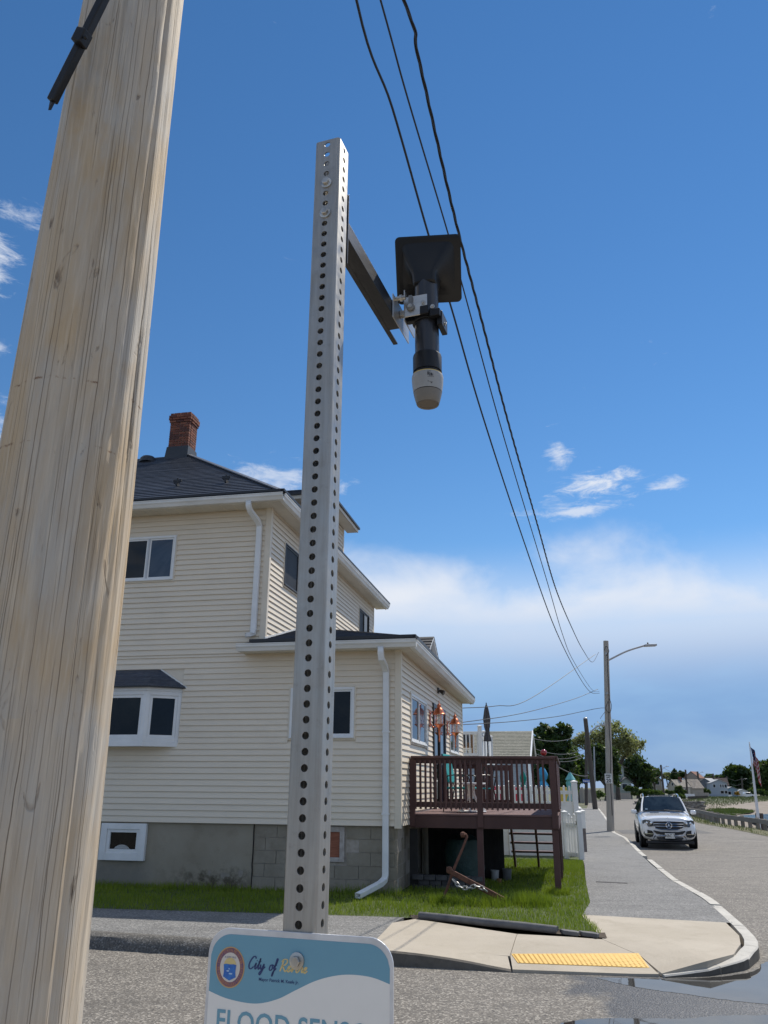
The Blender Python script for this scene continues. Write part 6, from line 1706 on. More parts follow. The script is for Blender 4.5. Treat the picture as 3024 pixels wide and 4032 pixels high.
FP = [('A', c6(780, 1235), c6(775, 1005), 240, None), ('B', c6(925, 1235), c6(901, 1008), 243, [c6(906, 1045), c6(925, 1028), c6(938, 1021), c6(957, 1020)]), ('C', c6(1092, 1250), c6(1075, 1042), 266, None), ('D', c6(1180, 1230), c6(1160, 1055), 316, [c6(1164, 1078), c6(1178, 1066), c6(1190, 1060), c6(1205, 1060)]), ('E', c6(1290, 1228), c6(1270, 1070), 357, None), ('F', c6(1380, 1236), c6(1367, 1090), 382, None), ('G', c6(1483, 1236), c6(1473, 1100), 410, [c6(1475, 1120), c6(1485, 1110), c6(1495, 1106), c6(1512, 1106)]), ('H', c6(1627, 1228), c6(1617, 1150), 430, None)]
names = {'A': 'distant pole in front of the dark rounded tree', 'B': 'distant lamp pole left of the small conifer', 'C': 'distant pole in front of the tan houses', 'D': 'distant lamp pole between the tan house and the grey house', 'E': 'distant pole in front of the grey house', 'F': 'distant pole right of the pale blue house', 'G': 'distant lamp pole in front of the big round tree', 'H': 'distant pole beyond the flag at the right edge'}
fp_pts = []
for n_, b_, t_, Y, lm in FP: fp_pts.append(fpole(b_, t_, Y, 0.34 if Y < 300 else 0.42, 0.26 if Y < 300 else 0.34, DARKW, names[n_], lm))
def sagline(p, q, sag, r, lb, n=14):
    P = [p.lerp(q, k / n) - Vector((0, 0, 4 * sag * (k / n) * (1 - k / n))) for k in range(n + 1)]
    m = MB(); m.tube(P, r, 4); o = m.build('wire', WIREM, None, True); tag(o, lb, 'wire', 'wires along the far road')
for k in range(len(fp_pts) - 1):
    for f_, r in ((0.97, 0.045), (0.72, 0.05)):
        p, q = fp_pts[k][0].lerp(fp_pts[k][1], f_), fp_pts[k + 1][0].lerp(fp_pts[k + 1][1], f_); sagline(p, q, 1.2, r, '%s thin wire in the %s span of the distant pole line, counted from the left' % ('upper' if f_ > .9 else 'lower', ('first', 'second', 'third', 'fourth', 'fifth', 'sixth', 'seventh')[k]))
for f_, od in ((0.95, 'highest'), (0.8, 'second highest'), (0.7, 'third highest'), (0.62, 'lowest')): sagline(fp_pts[0][0].lerp(fp_pts[0][1], f_), at(*c6(620, 1005 + (0.95 - f_) * 210), 190), 1.0, 0.045, od + ' thin wire from the distant pole towards the green house')
for y0, y1, od in ((765, 822, 'highest'), (885, 890, 'second highest'), (915, 925, 'third highest'), (940, 940, 'lowest')):
    sagline(at(*c6(372, y0 + 4), 79), at(*c6(0, y1), 60), 0.5, 0.022, od + ' thin wire crossing in front of the big dark tree')
sagline(at(*c6(392, 1085), 79), at(*c6(170, 1020), 45), 0.2, 0.03, 'pale guy wire sloping down to the leaning pole')
# blue street name sign
BLU = mat('street_blue', (0.02, 0.10, 0.42), rough=0.4)
s0, s1 = at(*c6(350, 1133), 103.3), at(*c6(405, 1111), 103.3)
sn_ = thing('street_name_sign', 'blue street name sign on the dark pole', 'sign', Vector(((s0.x + s1.x) / 2, 103.3, s0.z)))
W_, H_ = s1.x - s0.x, s1.z - s0.z
m = MB(); m.box(-W_ / 2, W_ / 2, 0, 0.03, 0, H_); m.build('panel', BLU, sn_, bevel=0.01)
text_mesh('Revere', H_ * .8, SWH, sn_, (0, -0.01, H_ * .25), (1, 0, 0), (0, 0, 1), align='CENTER', bold=0.01)

# ------------------------------------------------------------------ white vinyl fence, gate and posts by the sidewalk
def vpost(t, x, y, z0, z1, w, off, cap=True):
    m = MB(); m.box(x - w / 2, x + w / 2, y - w / 2, y + w / 2, z0, z1); p = m.build('post', WHITE, t, False, off, 0.006)
    if cap:
        m = MB(); q = w / 2 + 0.015; m.box(x - q, x + q, y - q, y + q, z1, z1 + 0.03); m.add([(x - q, y - q, z1 + .03), (x + q, y - q, z1 + .03), (x + q, y + q, z1 + .03), (x - q, y + q, z1 + .03), (x, y, z1 + 0.07)], [(0, 1, 4), (1, 2, 4), (2, 3, 4), (3, 0, 4)]); m.build('cap', WHITE, p, False, off)
    return p
c24 = lambda x, y: (2100 + x * .2532, 2900 + y * .2532)
gL = at(*c24(478, 1150), 23.75); gR = at(*c24(700, 1155), 23.2)
g0 = Vector((gL.x, gL.y, lz(gL.x, gL.y)))
gate = thing('garden_gate', 'low white vinyl picket gate between two capped posts beside the sidewalk', 'gate', g0)
vpost(gate, gL.x, gL.y, g0.z - .1, gL.z - 0.06, 0.125, g0); vpost(gate, gR.x, gR.y, g0.z - .1, gR.z - 0.06, 0.135, g0)
dv = (Vector((gR.x, gR.y, 0)) - Vector((gL.x, gL.y, 0)))
zt_ = gL.z
for z_ in (g0.z + 0.12, g0.z + 0.86):
    m = MB(); m.bar(Vector((gL.x, gL.y, z_)) + dv * 0.15, Vector((gR.x, gR.y, z_)) - dv * 0.15, 0.04, 0.11); m.build('rail', WHITE, gate, False, g0, 0.004)
for k, hh in ((0.30, 1.13), (0.47, 1.05), (0.64, 1.13)):
    p = Vector((gL.x, gL.y, 0)) + dv * k; m = MB(); m.bar(p + Vector((0, -0.03, g0.z + 0.08)), p + Vector((0, -0.03, g0.z + hh)), 0.075, 0.02, (0, 1, 0)); m.lathe([(0.037, 0), (0.02, 0.025), (0, 0.035)], p + Vector((0, -0.03, g0.z + hh)), 8); m.build('picket', WHITE, gate, False, g0)
m = MB(); p = Vector((gR.x, gR.y, 0)) - dv * 0.22; m.box(p.x - .02, p.x + .02, p.y - .08, p.y - .05, g0.z + .88, g0.z + .98); m.build('latch', DKMET, gate, False, g0)
fz = lz(5, 25)
vf = thing('picket_fence', 'white vinyl fence with solid lower panel and picket top behind the deck', 'fence', Vector((5.64, 24.75, fz)))
fo = Vector((5.64, 24.75, fz)); lft = -Vector((CT, -ST, 0))
vpost(vf, 5.64, 24.75, fz - .1, 1.88, 0.15, fo)
for k in (1, 2, 3):
    q = Vector((5.64, 24.75, 0)) + lft * 1.9 * k; vpost(vf, q.x, q.y, fz - .1, 1.86, 0.13, fo)
for k in range(3):
    a, b = Vector((5.64, 24.75, 0)) + lft * (1.9 * k + 0.07), Vector((5.64, 24.75, 0)) + lft * (1.9 * (k + 1) - 0.07)
    m = MB(); m.bar(a + Vector((0, 0, (fz + 1.26) / 2 + .02)), b + Vector((0, 0, (fz + 1.26) / 2 + .02)), 0.03, 1.26 - fz - .04); m.build('panel', WHITE, vf, False, fo)
    for z_, h_ in ((1.29, 0.12), (1.60, 0.10), (fz + .06, 0.12)):
        m = MB(); m.bar(a + Vector((0, 0, z_)), b + Vector((0, 0, z_)), 0.05, h_); m.build('rail', WHITE, vf, False, fo, 0.004)
    for j in range(11):
        p = a.lerp(b, (j + 0.5) / 11) + Vector((0, -0.03, 0)); m = MB(); m.bar(p + Vector((0, 0, 1.33)), p + Vector((0, 0, 1.755)), 0.062, 0.02, (0, 1, 0)); m.lathe([(0.031, 0), (0.02, 0.025), (0, 0.04)], p + Vector((0, 0, 1.755)), 8); m.build('picket', WHITE, vf, False, fo)
# low posts going on along the sidewalk
for k, (px, py, Y, hgt) in enumerate(((757, 1145, 27.0, 0), (717, 1108, 30.0, 0), (700, 1092, 33.0, 0), (686, 1075, 36.0, 0))):
    tpt = at(*c24(px, py), Y); z0 = zg(0, Y) + 0.05
    t = thing('fence_post', ('nearest', 'second', 'third', 'farthest')[k] + ' of the low capped white posts along the sidewalk past the gate', 'post', Vector((tpt.x, Y, z0)), 0, 'low white posts by the sidewalk')
    vpost(t, tpt.x, Y, z0 + (0.75 if k == 0 else -.1), tpt.z - .05, 0.14, Vector((tpt.x, Y, z0)))
    if k == 0:
        m = MB(); m.box(tpt.x - .06, tpt.x + .06, Y - .06, Y + .06, z0 - .1, z0 + .75); m.build('post_base', mat('rusty_grey', (0.19, 0.165, 0.16), (0.13, 0.11, 0.105), 8, rough=0.8), t, False, Vector((tpt.x, Y, z0)))

# umbrellas and yard things behind the fence
def folded_umbrella(label, top, zb_, r, c1, c2, tiers=False, zfab=None, name='patio_umbrella'):
    top = Vector(top); t = thing(name, label, 'umbrella', Vector((top.x, top.y, zb_)))
    mt = mat('fabric_%d_%d_%d' % tuple(int(q * 100) for q in c1), c1, c2, 5, rough=0.8, stretch=(3, 3, 0.4))
    m = MB(); m.tube([(0, 0, 0), (0, 0, top.z - zb_ + 0.05)], 0.022, 8); m.build('pole', DKMET, t, True)
    H = top.z - zb_; zf = (zfab or (zb_ + H * 0.35)) - zb_
    prof = [(r * .25, H), (r * .55, H - (H - zf) * .12), (r * .95, H - (H - zf) * .38), (r * .8, H - (H - zf) * .6), (r * .45, H - (H - zf) * .72), (r * .85, H - (H - zf) * .9), (r, zf)]
    m = MB(); n = 18; vs, fs = [], []
    for i, (q, z_) in enumerate(prof):
        for k in range(n):
            an = 2 * math.pi * k / n; f_ = q * (1 + 0.22 * math.cos(6 * an + i * .4)); vs.append((f_ * math.cos(an), f_ * math.sin(an), z_))
    for i in range(len(prof) - 1):
        for k in range(n): fs.append((i * n + k, i * n + (k + 1) % n, (i + 1) * n + (k + 1) % n, (i + 1) * n + k))
    m.add(vs, fs); m.build('canopy', mt, t, True)
    if tiers:
        m = MB(); m.lathe([(0.03, H + .02), (r * 1.25, H - (H - zf) * .24), (r * 1.15, H - (H - zf) * .26)], (0, 0, 0), 14); m.build('top_tier', mt, t, True)
    m = MB(); m.lathe([(0, H + .04), (0.025, H + .06), (0, H + .12)], (0, 0, 0), 8); m.build('finial', DKMET, t, True)
    m = MB(); m.lathe([(0.2, 0), (0.22, 0.05), (0.1, 0.08), (0.03, 0.1), (0.03, 0.2)], (0, 0, 0), 16); m.build('base', DKMET, t, True)
folded_umbrella('folded pale teal umbrella behind the picket fence near the tall post', at(*c18(1228, 812), 30), zg(0, 30), 0.15, (0.16, 0.46, 0.48), (0.12, 0.38, 0.40), True, at(*c18(1228, 1115), 30).z)
folded_umbrella('folded green teal umbrella seen between the deck balusters', at(*c18(715, 795), 30), zg(0, 30), 0.11, (0.0, 0.27, 0.22), (0.0, 0.2, 0.17), False, at(*c18(715, 975), 30).z)
folded_umbrella('folded bright blue umbrella beyond the right end of the deck', at(*c18(925, 748), 34), zg(0, 34), 0.2, (0.05, 0.33, 0.58), (0.03, 0.25, 0.45), False, at(*c18(925, 955), 34).z)
YEL = mat('yellow_board', (0.62, 0.45, 0.08), (0.5, 0.36, 0.06), 6, rough=0.6)
for k, (px, Y) in enumerate(((1150, 31.5), (1200, 32.2))):
    p = at(*c18(px, 1000), Y); t = thing('lounge_chair', ('left' if k == 0 else 'right') + ' yellow upright garden chair behind the picket fence', 'chair', Vector((p.x, Y, zg(0, Y))))
    m = MB(); m.box(-0.25, 0.25, 0, 0.04, 0.4, p.z - zg(0, Y) + 0.1); m.build('backrest', YEL, t, bevel=0.02)
    m = MB(); m.box(-0.25, 0.25, -0.5, 0, 0.4, 0.44); m.build('seat', YEL, t, bevel=0.01)
    for sx in (-1, 1):
        for sy in (-0.46, 0.0): m = MB(); m.box(sx * .22 - .02, sx * .22 + .02, sy - .02, sy + .02, 0, 0.4); m.build('leg', WHITE, t)
for k, (px, py, Y, c, nm) in enumerate(((610, 995, 28, (0.55, 0.05, 0.09), 'red pink cushion on the rail behind the white fence'), (420, 985, 29, (0.5, 0.07, 0.12), 'pink towel hanging behind the middle of the white fence'))):
    p = at(*c18(px, py), Y); z0 = zg(0, Y); t = thing('towel_rack', nm, 'towel', Vector((p.x, Y, z0)))
    m = MB(); m.box(-0.3, 0.3, -0.04, 0.04, p.z - z0 - 0.5, p.z - z0 + 0.08); m.build('cloth', mat('cloth_%d' % k, c, tuple(q * .8 for q in c), 5, rough=0.9), t, bevel=0.03)
    for sx in (-1, 1): m = MB(); m.box(sx * .28 - .015, sx * .28 + .015, -.015, .015, 0, p.z - z0); m.build('leg', WHITE, t)

# ------------------------------------------------------------------ neighbour: balcony, umbrella, house
bz0 = 2.72
nbx, nby = 3.53, 30.0
nb = thing('balcony', 'white vinyl balcony with baluster railing and solid side panels next door', 'balcony', Vector((3.0, 31, zg(0, 31))))
no = Vector((3.0, 31, zg(0, 31)))
def nbp(m, name, par=nb, mt=WHITE): return m.build(name, mt, par, False, no, 0.004)
m = MB(); m.prism([(-0.5, 30.1), (3.6, 30.0), (4.85, 36.0), (0.6, 36.2)], bz0 - 0.22, bz0); nbp(m, 'floor')
for x, y in ((nbx, nby), (3.86, 31.6), (4.2, 33.2), (4.55, 34.8), (2.0, 30.05), (0.3, 30.1)):
    p = vpost(nb, x, y, bz0 - 0.25, 3.80 if (x, y) == (nbx, nby) else 3.72, 0.14, no)
for a, b in (((nbx, nby), (2.0, 30.05)), ((2.0, 30.05), (0.3, 30.1))):
    A, B = Vector((*a, 0)), Vector((*b, 0))
    for z_ in (3.58, bz0 + 0.12): m = MB(); m.bar(A + Vector((0, 0, z_)), B + Vector((0, 0, z_)), 0.06, 0.09); nbp(m, 'rail')
    for k in range(11): p = A.lerp(B, (k + .7) / 11.4); m = MB(); m.bar(p + Vector((0, 0, bz0 + .15)), p + Vector((0, 0, 3.55)), 0.045, 0.03, (0, 1, 0)); nbp(m, 'baluster')
for a, b in (((nbx, nby), (3.86, 31.6)), ((3.86, 31.6), (4.2, 33.2)), ((4.2, 33.2), (4.55, 34.8))):
    A, B = Vector((*a, 0)), Vector((*b, 0)); m = MB(); m.bar(A + Vector((0, 0, 3.15)), B + Vector((0, 0, 3.15)), 0.04, 0.84); nbp(m, 'panel')
    m = MB(); m.bar(A + Vector((0, 0, 3.60)), B + Vector((0, 0, 3.60)), 0.07, 0.07); nbp(m, 'rail')
for x, y in ((3.45, 30.2), (0.4, 30.3), (4.6, 35.6), (2.0, 35.8)): m = MB(); m.box(x - .07, x + .07, y - .07, y + .07, zg(0, y) - .05, bz0 - .22); nbp(m, 'support_post')
folded_umbrella('folded dark grey umbrella standing on the white balcony next door', at(*c18(317, 75), 31.0), bz0 + 0.001, 0.13, (0.075, 0.07, 0.075), (0.05, 0.047, 0.05), False, 3.35)
for k, (x, y, c, lb) in enumerate(((2.95, 30.9, (0.03, 0.03, 0.035), 'dark barbecue grill behind the white balcony balusters'), (3.2, 31.4, (0.30, 0.17, 0.08), 'wooden chair behind the white balcony balusters'))):
    t = thing('grill' if k == 0 else 'balcony_chair', lb, 'grill' if k == 0 else 'chair', Vector((x, y, bz0 + .001)))
    mt = mat('grill_%d' % k, c, tuple(q * .6 for q in c), 6, rough=0.6)
    if k == 0:
        m = MB(); m.lathe([(0.1, .5), (0.3, .6), (0.32, .75), (0.25, .92), (0, .98)], (0, 0, 0), 16); m.build('bowl', mt, t, True)
        for a in range(3): m = MB(); m.tube([(0.1 * math.cos(a * 2.1), 0.1 * math.sin(a * 2.1), .55), (0.3 * math.cos(a * 2.1), 0.3 * math.sin(a * 2.1), 0)], .015, 5); m.build('leg', mt, t)
    else:
        m = MB(); m.box(-.25, .25, -.25, .25, .4, .45); m.build('seat', mt, t); m = MB(); m.box(-.25, .25, .21, .25, .45, .95); m.build('backrest', mt, t)
        for sx in (-.22, .22):
            for sy in (-.22, .22): m = MB(); m.box(sx - .02, sx + .02, sy - .02, sy + .02, 0, .4); m.build('leg', mt, t)

GROOF = mat('worn_grey_green_shingle', (0.165, 0.165, 0.13), (0.21, 0.205, 0.165), 1.2, 6, rough=0.95, bump=0.5, bscale=12, c3=(0.36, 0.34, 0.29), s3=9.0)
PALEB = mat('pale_blue_siding', (0.42, 0.48, 0.54), (0.36, 0.42, 0.48), 2, rough=0.6, stretch=(0.3, 0.3, 8))
nhz = zg(0, 42)
nho = Vector((7.97, 44.0, nhz))
nh = thing('house', 'neighbouring house with worn grey green shingle roof and pale blue gable', 'house', nho, -TH)
RX0, DE, RZn, EZn = -11.0, 5.1, 4.56 - nhz, 3.10 - nhz
m = MB(); m.box(RX0, -0.25, -DE + 0.35, DE - .35, -.2, EZn + 0.1); m.add([(-.25, -DE + .35, EZn + .1), (-.25, DE - .35, EZn + .1), (-.25, 0, RZn - .1)], [(0, 1, 2)]); m.build('wall', PALEB, nh)
ns = 17
for s_ in (-1, 1):
    for k in range(ns):
        u0, u1 = k / ns, (k + 1) / ns
        A0, A1, T0, T1 = Vector((RX0, s_ * DE, EZn)), Vector((0, s_ * DE, EZn)), Vector((RX0, 0, RZn)), Vector((0, 0, RZn))
        m = MB(); p = [A0.lerp(T0, u0), A1.lerp(T1, u0), A1.lerp(T1, u1), A0.lerp(T0, u1)]; up = Vector((0, 0, 0.022))
        m.add([p[0], p[1], p[1] + up, p[0] + up, p[2] + Vector((0, 0, .004)), p[3] + Vector((0, 0, .004))], [(0, 1, 2, 3), (3, 2, 4, 5)]); m.build('shingle_course', GROOF, nh)
m = MB(); m.add([(RX0, -DE, EZn - .004), (0, -DE, EZn - .004), (0, 0, RZn - .004), (RX0, 0, RZn - .004), (RX0, DE, EZn - .004), (0, DE, EZn - .004)], [(0, 1, 2, 3), (3, 2, 5, 4)]); m.build('roof', GROOF, nh)
for s_ in (-1, 1): m = MB(); m.bar((.03, s_ * DE, EZn - .06), (.03, 0, RZn - .04), 0.06, 0.16); m.build('rake_board', WHITE, nh)
m = MB(); m.tube([(-2.1, -2.6, EZn + .3), (-2.1, -2.6, EZn + 1.55)], 0.06, 8); m.build('vent_pipe', DKMET, nh, True)
for z_ in np.arange(0.1, EZn, 0.22): m = MB(); m.box(RX0, -.22, -DE + .32, -DE + .35, z_, z_ + .2); m.build('siding_board', PALEB, nh)
m = MB(); m.box(-1.9, -.9, -DE + .29, -DE + .32, 0.9, 2.1); wn_ = m.build('window', WHITE, nh); m = MB(); m.box(-1.82, -.98, -DE + .28, -DE + .29, 0.98, 2.02); m.build('pane', GLASS, wn_)
# ------------------------------------------------------------------ white SUV driving towards the camera
CARW = mat('car_white', (0.84, 0.85, 0.86), (0.80, 0.81, 0.83), 1.5, rough=0.22, coat=0.9)
CHR = mat('chrome', (0.75, 0.76, 0.78), rough=0.10, metal=1.0)
CBLK = mat('car_black_trim', (0.012, 0.012, 0.013), rough=0.45)
CGL = m_glass('car_glass', (0.012, 0.02, 0.03), (0.03, 0.045, 0.06), 2.5, 0.03)
TYRE = mat('tyre', (0.014, 0.014, 0.014), (0.022, 0.022, 0.021), 14, rough=0.85)
RIM = mat('rim', (0.35, 0.36, 0.37), rough=0.25, metal=0.85)
LENS = mat('lamp_lens', (0.10, 0.115, 0.13), (0.035, 0.04, 0.05), 9, rough=0.08, metal=0.3, coat=0.6)
car = thing('car', 'white suv with silver star grille driving towards the camera past the sidewalk', 'car', (10.18, 30.35, zg(10, 30.4)), R(-13.7))
ST_ = [  # y, then (x, z) from sill to roof centre
    (0.00, [(0.0, .36), (.60, .36), (.74, .46), (.76, .66), (.72, .86), (.60, .97), (.30, 1.005), (0, 1.015)]),
    (0.10, [(0.0, .26), (.72, .27), (.87, .45), (.89, .68), (.83, .92), (.66, 1.03), (.33, 1.06), (0, 1.07)]),
    (0.35, [(0.0, .22), (.84, .24), (.945, .48), (.955, .72), (.91, .97), (.70, 1.08), (.35, 1.11), (0, 1.12)]),
    (0.90, [(0.0, .22), (.88, .24), (.965, .50), (.968, .78), (.93, 1.03), (.72, 1.115), (.36, 1.145), (0, 1.155)]),
    (1.40, [(0.0, .22), (.88, .24), (.965, .50), (.968, .82), (.935, 1.09), (.74, 1.15), (.37, 1.175), (0, 1.185)]),
    (1.52, [(0.0, .22), (.88, .24), (.965, .50), (.968, .82), (.935, 1.10), (.80, 1.20), (.40, 1.225), (0, 1.235)]),
    (2.18, [(0.0, .22), (.88, .24), (.965, .50), (.968, .82), (.94, 1.115), (.665, 1.66), (.36, 1.725), (0, 1.74)]),
    (2.45, [(0.0, .22), (.88, .24), (.965, .50), (.968, .82), (.94, 1.12), (.655, 1.705), (.36, 1.76), (0, 1.775)]),
    (3.20, [(0.0, .22), (.88, .24), (.965, .50), (.968, .82), (.94, 1.13), (.645, 1.71), (.36, 1.765), (0, 1.78)]),
    (4.10, [(0.0, .24), (.87, .26), (.955, .50), (.955, .82), (.925, 1.14), (.63, 1.67), (.35, 1.72), (0, 1.735)]),
    (4.60, [(0.0, .30), (.82, .32), (.91, .52), (.91, .82), (.87, 1.12), (.60, 1.55), (.34, 1.60), (0, 1.61)]),
    (4.80, [(0.0, .40), (.74, .42), (.84, .56), (.85, .82), (.80, 1.08), (.58, 1.22), (.32, 1.26), (0, 1.27)])]
m = MB(); npf = 8; vs, fs = [], []
for y, pf in ST_:
    full = [(-x, z) for x, z in pf[::-1]][:-1] + [(0, pf[0][1])] + pf[1:]
    full = [(-x, z) for x, z in pf[:0:-1]]  # left roof..left sill reversed below
    ringp = [(x, z) for x, z in pf] + [(-x, z) for x, z in pf[-2:0:-1]]
    for x, z in ringp: vs.append((x, y, z))
nr = len(vs) // len(ST_)
for i in range(len(ST_) - 1):
    for k in range(nr): fs.append((i * nr + k, i * nr + (k + 1) % nr, (i + 1) * nr + (k + 1) % nr, (i + 1) * nr + k))
fs.append(tuple(range(nr))); fs.append(tuple(range(len(ST_) * nr - 1, (len(ST_) - 1) * nr - 1, -1)))
m.add(vs, fs); body = m.build('body', CARW, car, True)
bm = bmesh.new(); bm.from_mesh(body.data); bmesh.ops.recalc_face_normals(bm, faces=bm.faces); bm.to_mesh(body.data); bm.free()
sb = body.modifiers.new('s', 'SUBSURF'); sb.levels = sb.render_levels = 2
def prof_at(y):
    for (y0, a), (y1, b) in zip(ST_[:-1], ST_[1:]):
        if y0 <= y <= y1:
            t = (y - y0) / (y1 - y0); return [(p[0] + (q[0] - p[0]) * t, p[1] + (q[1] - p[1]) * t) for p, q in zip(a, b)]
# windscreen: grid between cowl and roof, lifted off the body
m = MB(); vs, fs = [], []; nu, nv = 12, 8
for j in range(nv + 1):
    t = j / nv; y = 1.52 + (2.20 - 1.52) * t
    for i in range(nu + 1):
        u_ = -1 + 2 * i / nu; hwid = 0.80 - 0.16 * t
        x = u_ * hwid; crown = 0.045 * (1 - u_ * u_)
        z = 1.205 + (1.69 - 1.205) * t + crown
        vs.append((x, y - 0.075 - 0.05 * (1 - u_ * u_), z + 0.015))
for j in range(nv):
    for i in range(nu): fs.append((j * (nu + 1) + i, j * (nu + 1) + i + 1, (j + 1) * (nu + 1) + i + 1, (j + 1) * (nu + 1) + i))
m.add(vs, fs); ws = m.build('windscreen', CGL, car, True)
m = MB(); m.box(-0.45, 0.45, 1.90, 2.02, 1.665, 1.67) if False else None
for sx in (-1, 1):      # pillars, side glass, mirrors, rails
    m = MB(); m.tube([(sx * .80, 1.40, 1.20), (sx * .745, 1.75, 1.45), (sx * .665, 2.10, 1.70)], [.035, .03, .03], 8); m.build('pillar', CARW, car, True)
    ys = [1.72, 2.3, 3.0, 3.7, 4.25]; zb_ = [1.15, 1.16, 1.17, 1.18, 1.22]; zt_ = [1.30, 1.66, 1.68, 1.66, 1.58]
    vs = []
    for y, b_, t_ in zip(ys, zb_, zt_):
        for z in (b_, t_):
            f_ = (z - 1.12) / (1.705 - 1.12); vs.append((sx * (0.945 - 0.285 * f_ + 0.012), y, z))
    m = MB(); m.add(vs, [(2 * i, 2 * i + 2, 2 * i + 3, 2 * i + 1) for i in range(4)]); m.build('side_window', CGL, car)
    m = MB(); m.obox((sx * 1.06, 1.72, 1.19), (0.10, 0, 0), (0, 0.085, 0), (0, 0, 0.075)); mr = m.build('mirror', CARW, car, True); b_ = mr.modifiers.new('b', 'BEVEL'); b_.width = 0.05; b_.segments = 3
    m = MB(); m.box(sx * .93, sx * 1.0, 1.70, 1.76, 1.10, 1.15); m.build('mirror_stalk', CBLK, mr)
    m = MB(); m.tube(catmull([(sx * .64, 2.25, 1.71), (sx * .64, 2.4, 1.80), (sx * .63, 3.2, 1.82), (sx * .62, 4.1, 1.77), (sx * .61, 4.3, 1.68)], 5), 0.02, 6); m.build('roof_rail', CHR, car, True)
    # headlamp: slanted almond
    P = [(.50, .765), (.545, .87), (.64, .945), (.78, .97), (.87, .94), (.885, .86), (.82, .775), (.68, .735)]
    def fy(x): return -0.02 + 0.24 * max(0, (abs(x) - .45) / .45) ** 1.7
    m = MB(); n = len(P); vs = [(sx * x, fy(x) - 0.045, z) for x, z in P] + [(sx * x, fy(x) + 0.10, z) for x, z in P]; m.add(vs, [tuple(range(n))] + [(i, (i + 1) % n, n + (i + 1) % n, n + i) for i in range(n)]); hl = m.build('headlight', LENS, car, False)
    for x in (.60, .74):
        m = MB(); m.lathe([(0.045, 0), (0.04, 0.02), (0.0, 0.025)], (sx * x, fy(x) - 0.047, .86), 14, RF); m.build('projector', CHR, hl, True)
    # fog lamp pocket with a bright bar
    P = [(.54, .50), (.58, .60), (.72, .625), (.85, .60), (.875, .50), (.82, .415), (.68, .385), (.565, .41)]
    m = MB(); n = len(P); vs = [(sx * x, fy(x) * .85 - 0.05, z) for x, z in P] + [(sx * x, fy(x) * .85 + 0.12, z) for x, z in P]; m.add(vs, [tuple(range(n))] + [(i, (i + 1) % n, n + (i + 1) % n, n + i) for i in range(n)]); fg = m.build('fog_lamp', CBLK, car)
    m = MB(); m.bar((sx * .57, fy(.57) * .85 - .06, .50), (sx * .845, fy(.845) * .85 - .06, .505), 0.02, 0.022); m.build('light_bar', CHR, fg)
    # arch lip, wheel
    for yw in (0.95, 3.87):
        m = MB(); m.lathe([(0.40, -0.02), (0.44, -0.02), (0.44, 0.012), (0.40, 0.012)], (sx * .955, yw, .375), 28, Matrix.Rotation(R(90 * sx), 3, 'Y')); m.build('arch_lip', CBLK, car, True)
        m = MB(); m.lathe([(0.40, 0.0), (0.0, 0.0)], (sx * .957, yw, .375), 28, Matrix.Rotation(R(90 * sx), 3, 'Y')); m.build('wheel_well', CBLK, car)
        m = MB(); m.lathe([(0.25, -0.13), (0.34, -0.135), (0.37, -0.10), (0.375, 0), (0.37, 0.10), (0.34, 0.135), (0.25, 0.13)], (0, 0, 0), 32, Matrix.Rotation(R(90), 3, 'Y')); w = m.build('wheel', TYRE, car, True); w.location = (sx * .845, yw, .375)
        m = MB(); m.lathe([(0.25, 0.10), (0.24, 0.125), (0.22, 0.10), (0.0, 0.09)], (0, 0, 0), 28, Matrix.Rotation(R(90 * sx), 3, 'Y')); m.build('rim', RIM, w, True)
        m = MB()
        for k in range(5):
            an = k * 2 * math.pi / 5; m.bar((sx * .118, 0, 0), (sx * .118, 0.22 * math.cos(an), 0.22 * math.sin(an)), 0.05, 0.03, (1, 0, 0))
        m.build('spokes', RIM, w)
# grille, badge, intake, skid plate, number plate
def front_poly(P, y0, depth, mt, name, parent=car, curve=0.06):
    m = MB(); n = len(P); f = lambda x: y0 + curve * (x / .5) ** 2
    vs = [(x, f(x), z) for x, z in P] + [(x, f(x) + depth, z) for x, z in P]
    m.add(vs, [tuple(range(n))] + [(i, (i + 1) % n, n + (i + 1) % n, n + i) for i in range(n)]); return m.build(name, mt, parent)
def sym(P): return P + [(-x, z) for x, z in P[::-1]]
gr = front_poly(sym([(0.0, .915), (.44, .91), (.525, .895), (.505, .79), (.44, .69), (.27, .655), (0.0, .648)]), -0.055, 0.08, CBLK, 'grille')
for z in (.835, .755):
    m = MB(); P = [(x, -0.06 + 0.06 * (x / .5) ** 2 - .006, z) for x in np.linspace(-.50 + (.835 - z) * .5, .50 - (.835 - z) * .5, 13)]; m.tube(P, 0.014, 6); m.build('grille_bar', CHR, gr, True)
m = MB(); rim_ = sym([(0.0, .923), (.45, .918), (.537, .90), (.515, .785), (.45, .68), (.27, .644), (0.0, .636)]); m.tube([(x, -0.05 + .06 * (x / .5) ** 2 - .004, z) for x, z in rim_ + rim_[:1]], 0.011, 6); m.build('grille_frame', CHR, gr, True)
m = MB(); m.tube([(0.098 * math.sin(a), -0.078, .79 + 0.098 * math.cos(a)) for a in np.linspace(0, 2 * math.pi, 29)], 0.012, 6, False)
for k in range(3):
    an = k * 2 * math.pi / 3; e = (0.095 * math.sin(an), -0.076, .79 + 0.095 * math.cos(an)); p1 = (0.018 * math.sin(an + 1.047), .0, .018 * math.cos(an + 1.047)); p2 = (0.018 * math.sin(an - 1.047), .0, .018 * math.cos(an - 1.047))
    m.add([e, (p1[0], -0.076, .79 + p1[2]), (0, -0.092, .79), (p2[0], -0.076, .79 + p2[2])], [(0, 1, 2), (0, 2, 3)])
m.build('star_badge', CHR, gr, True)
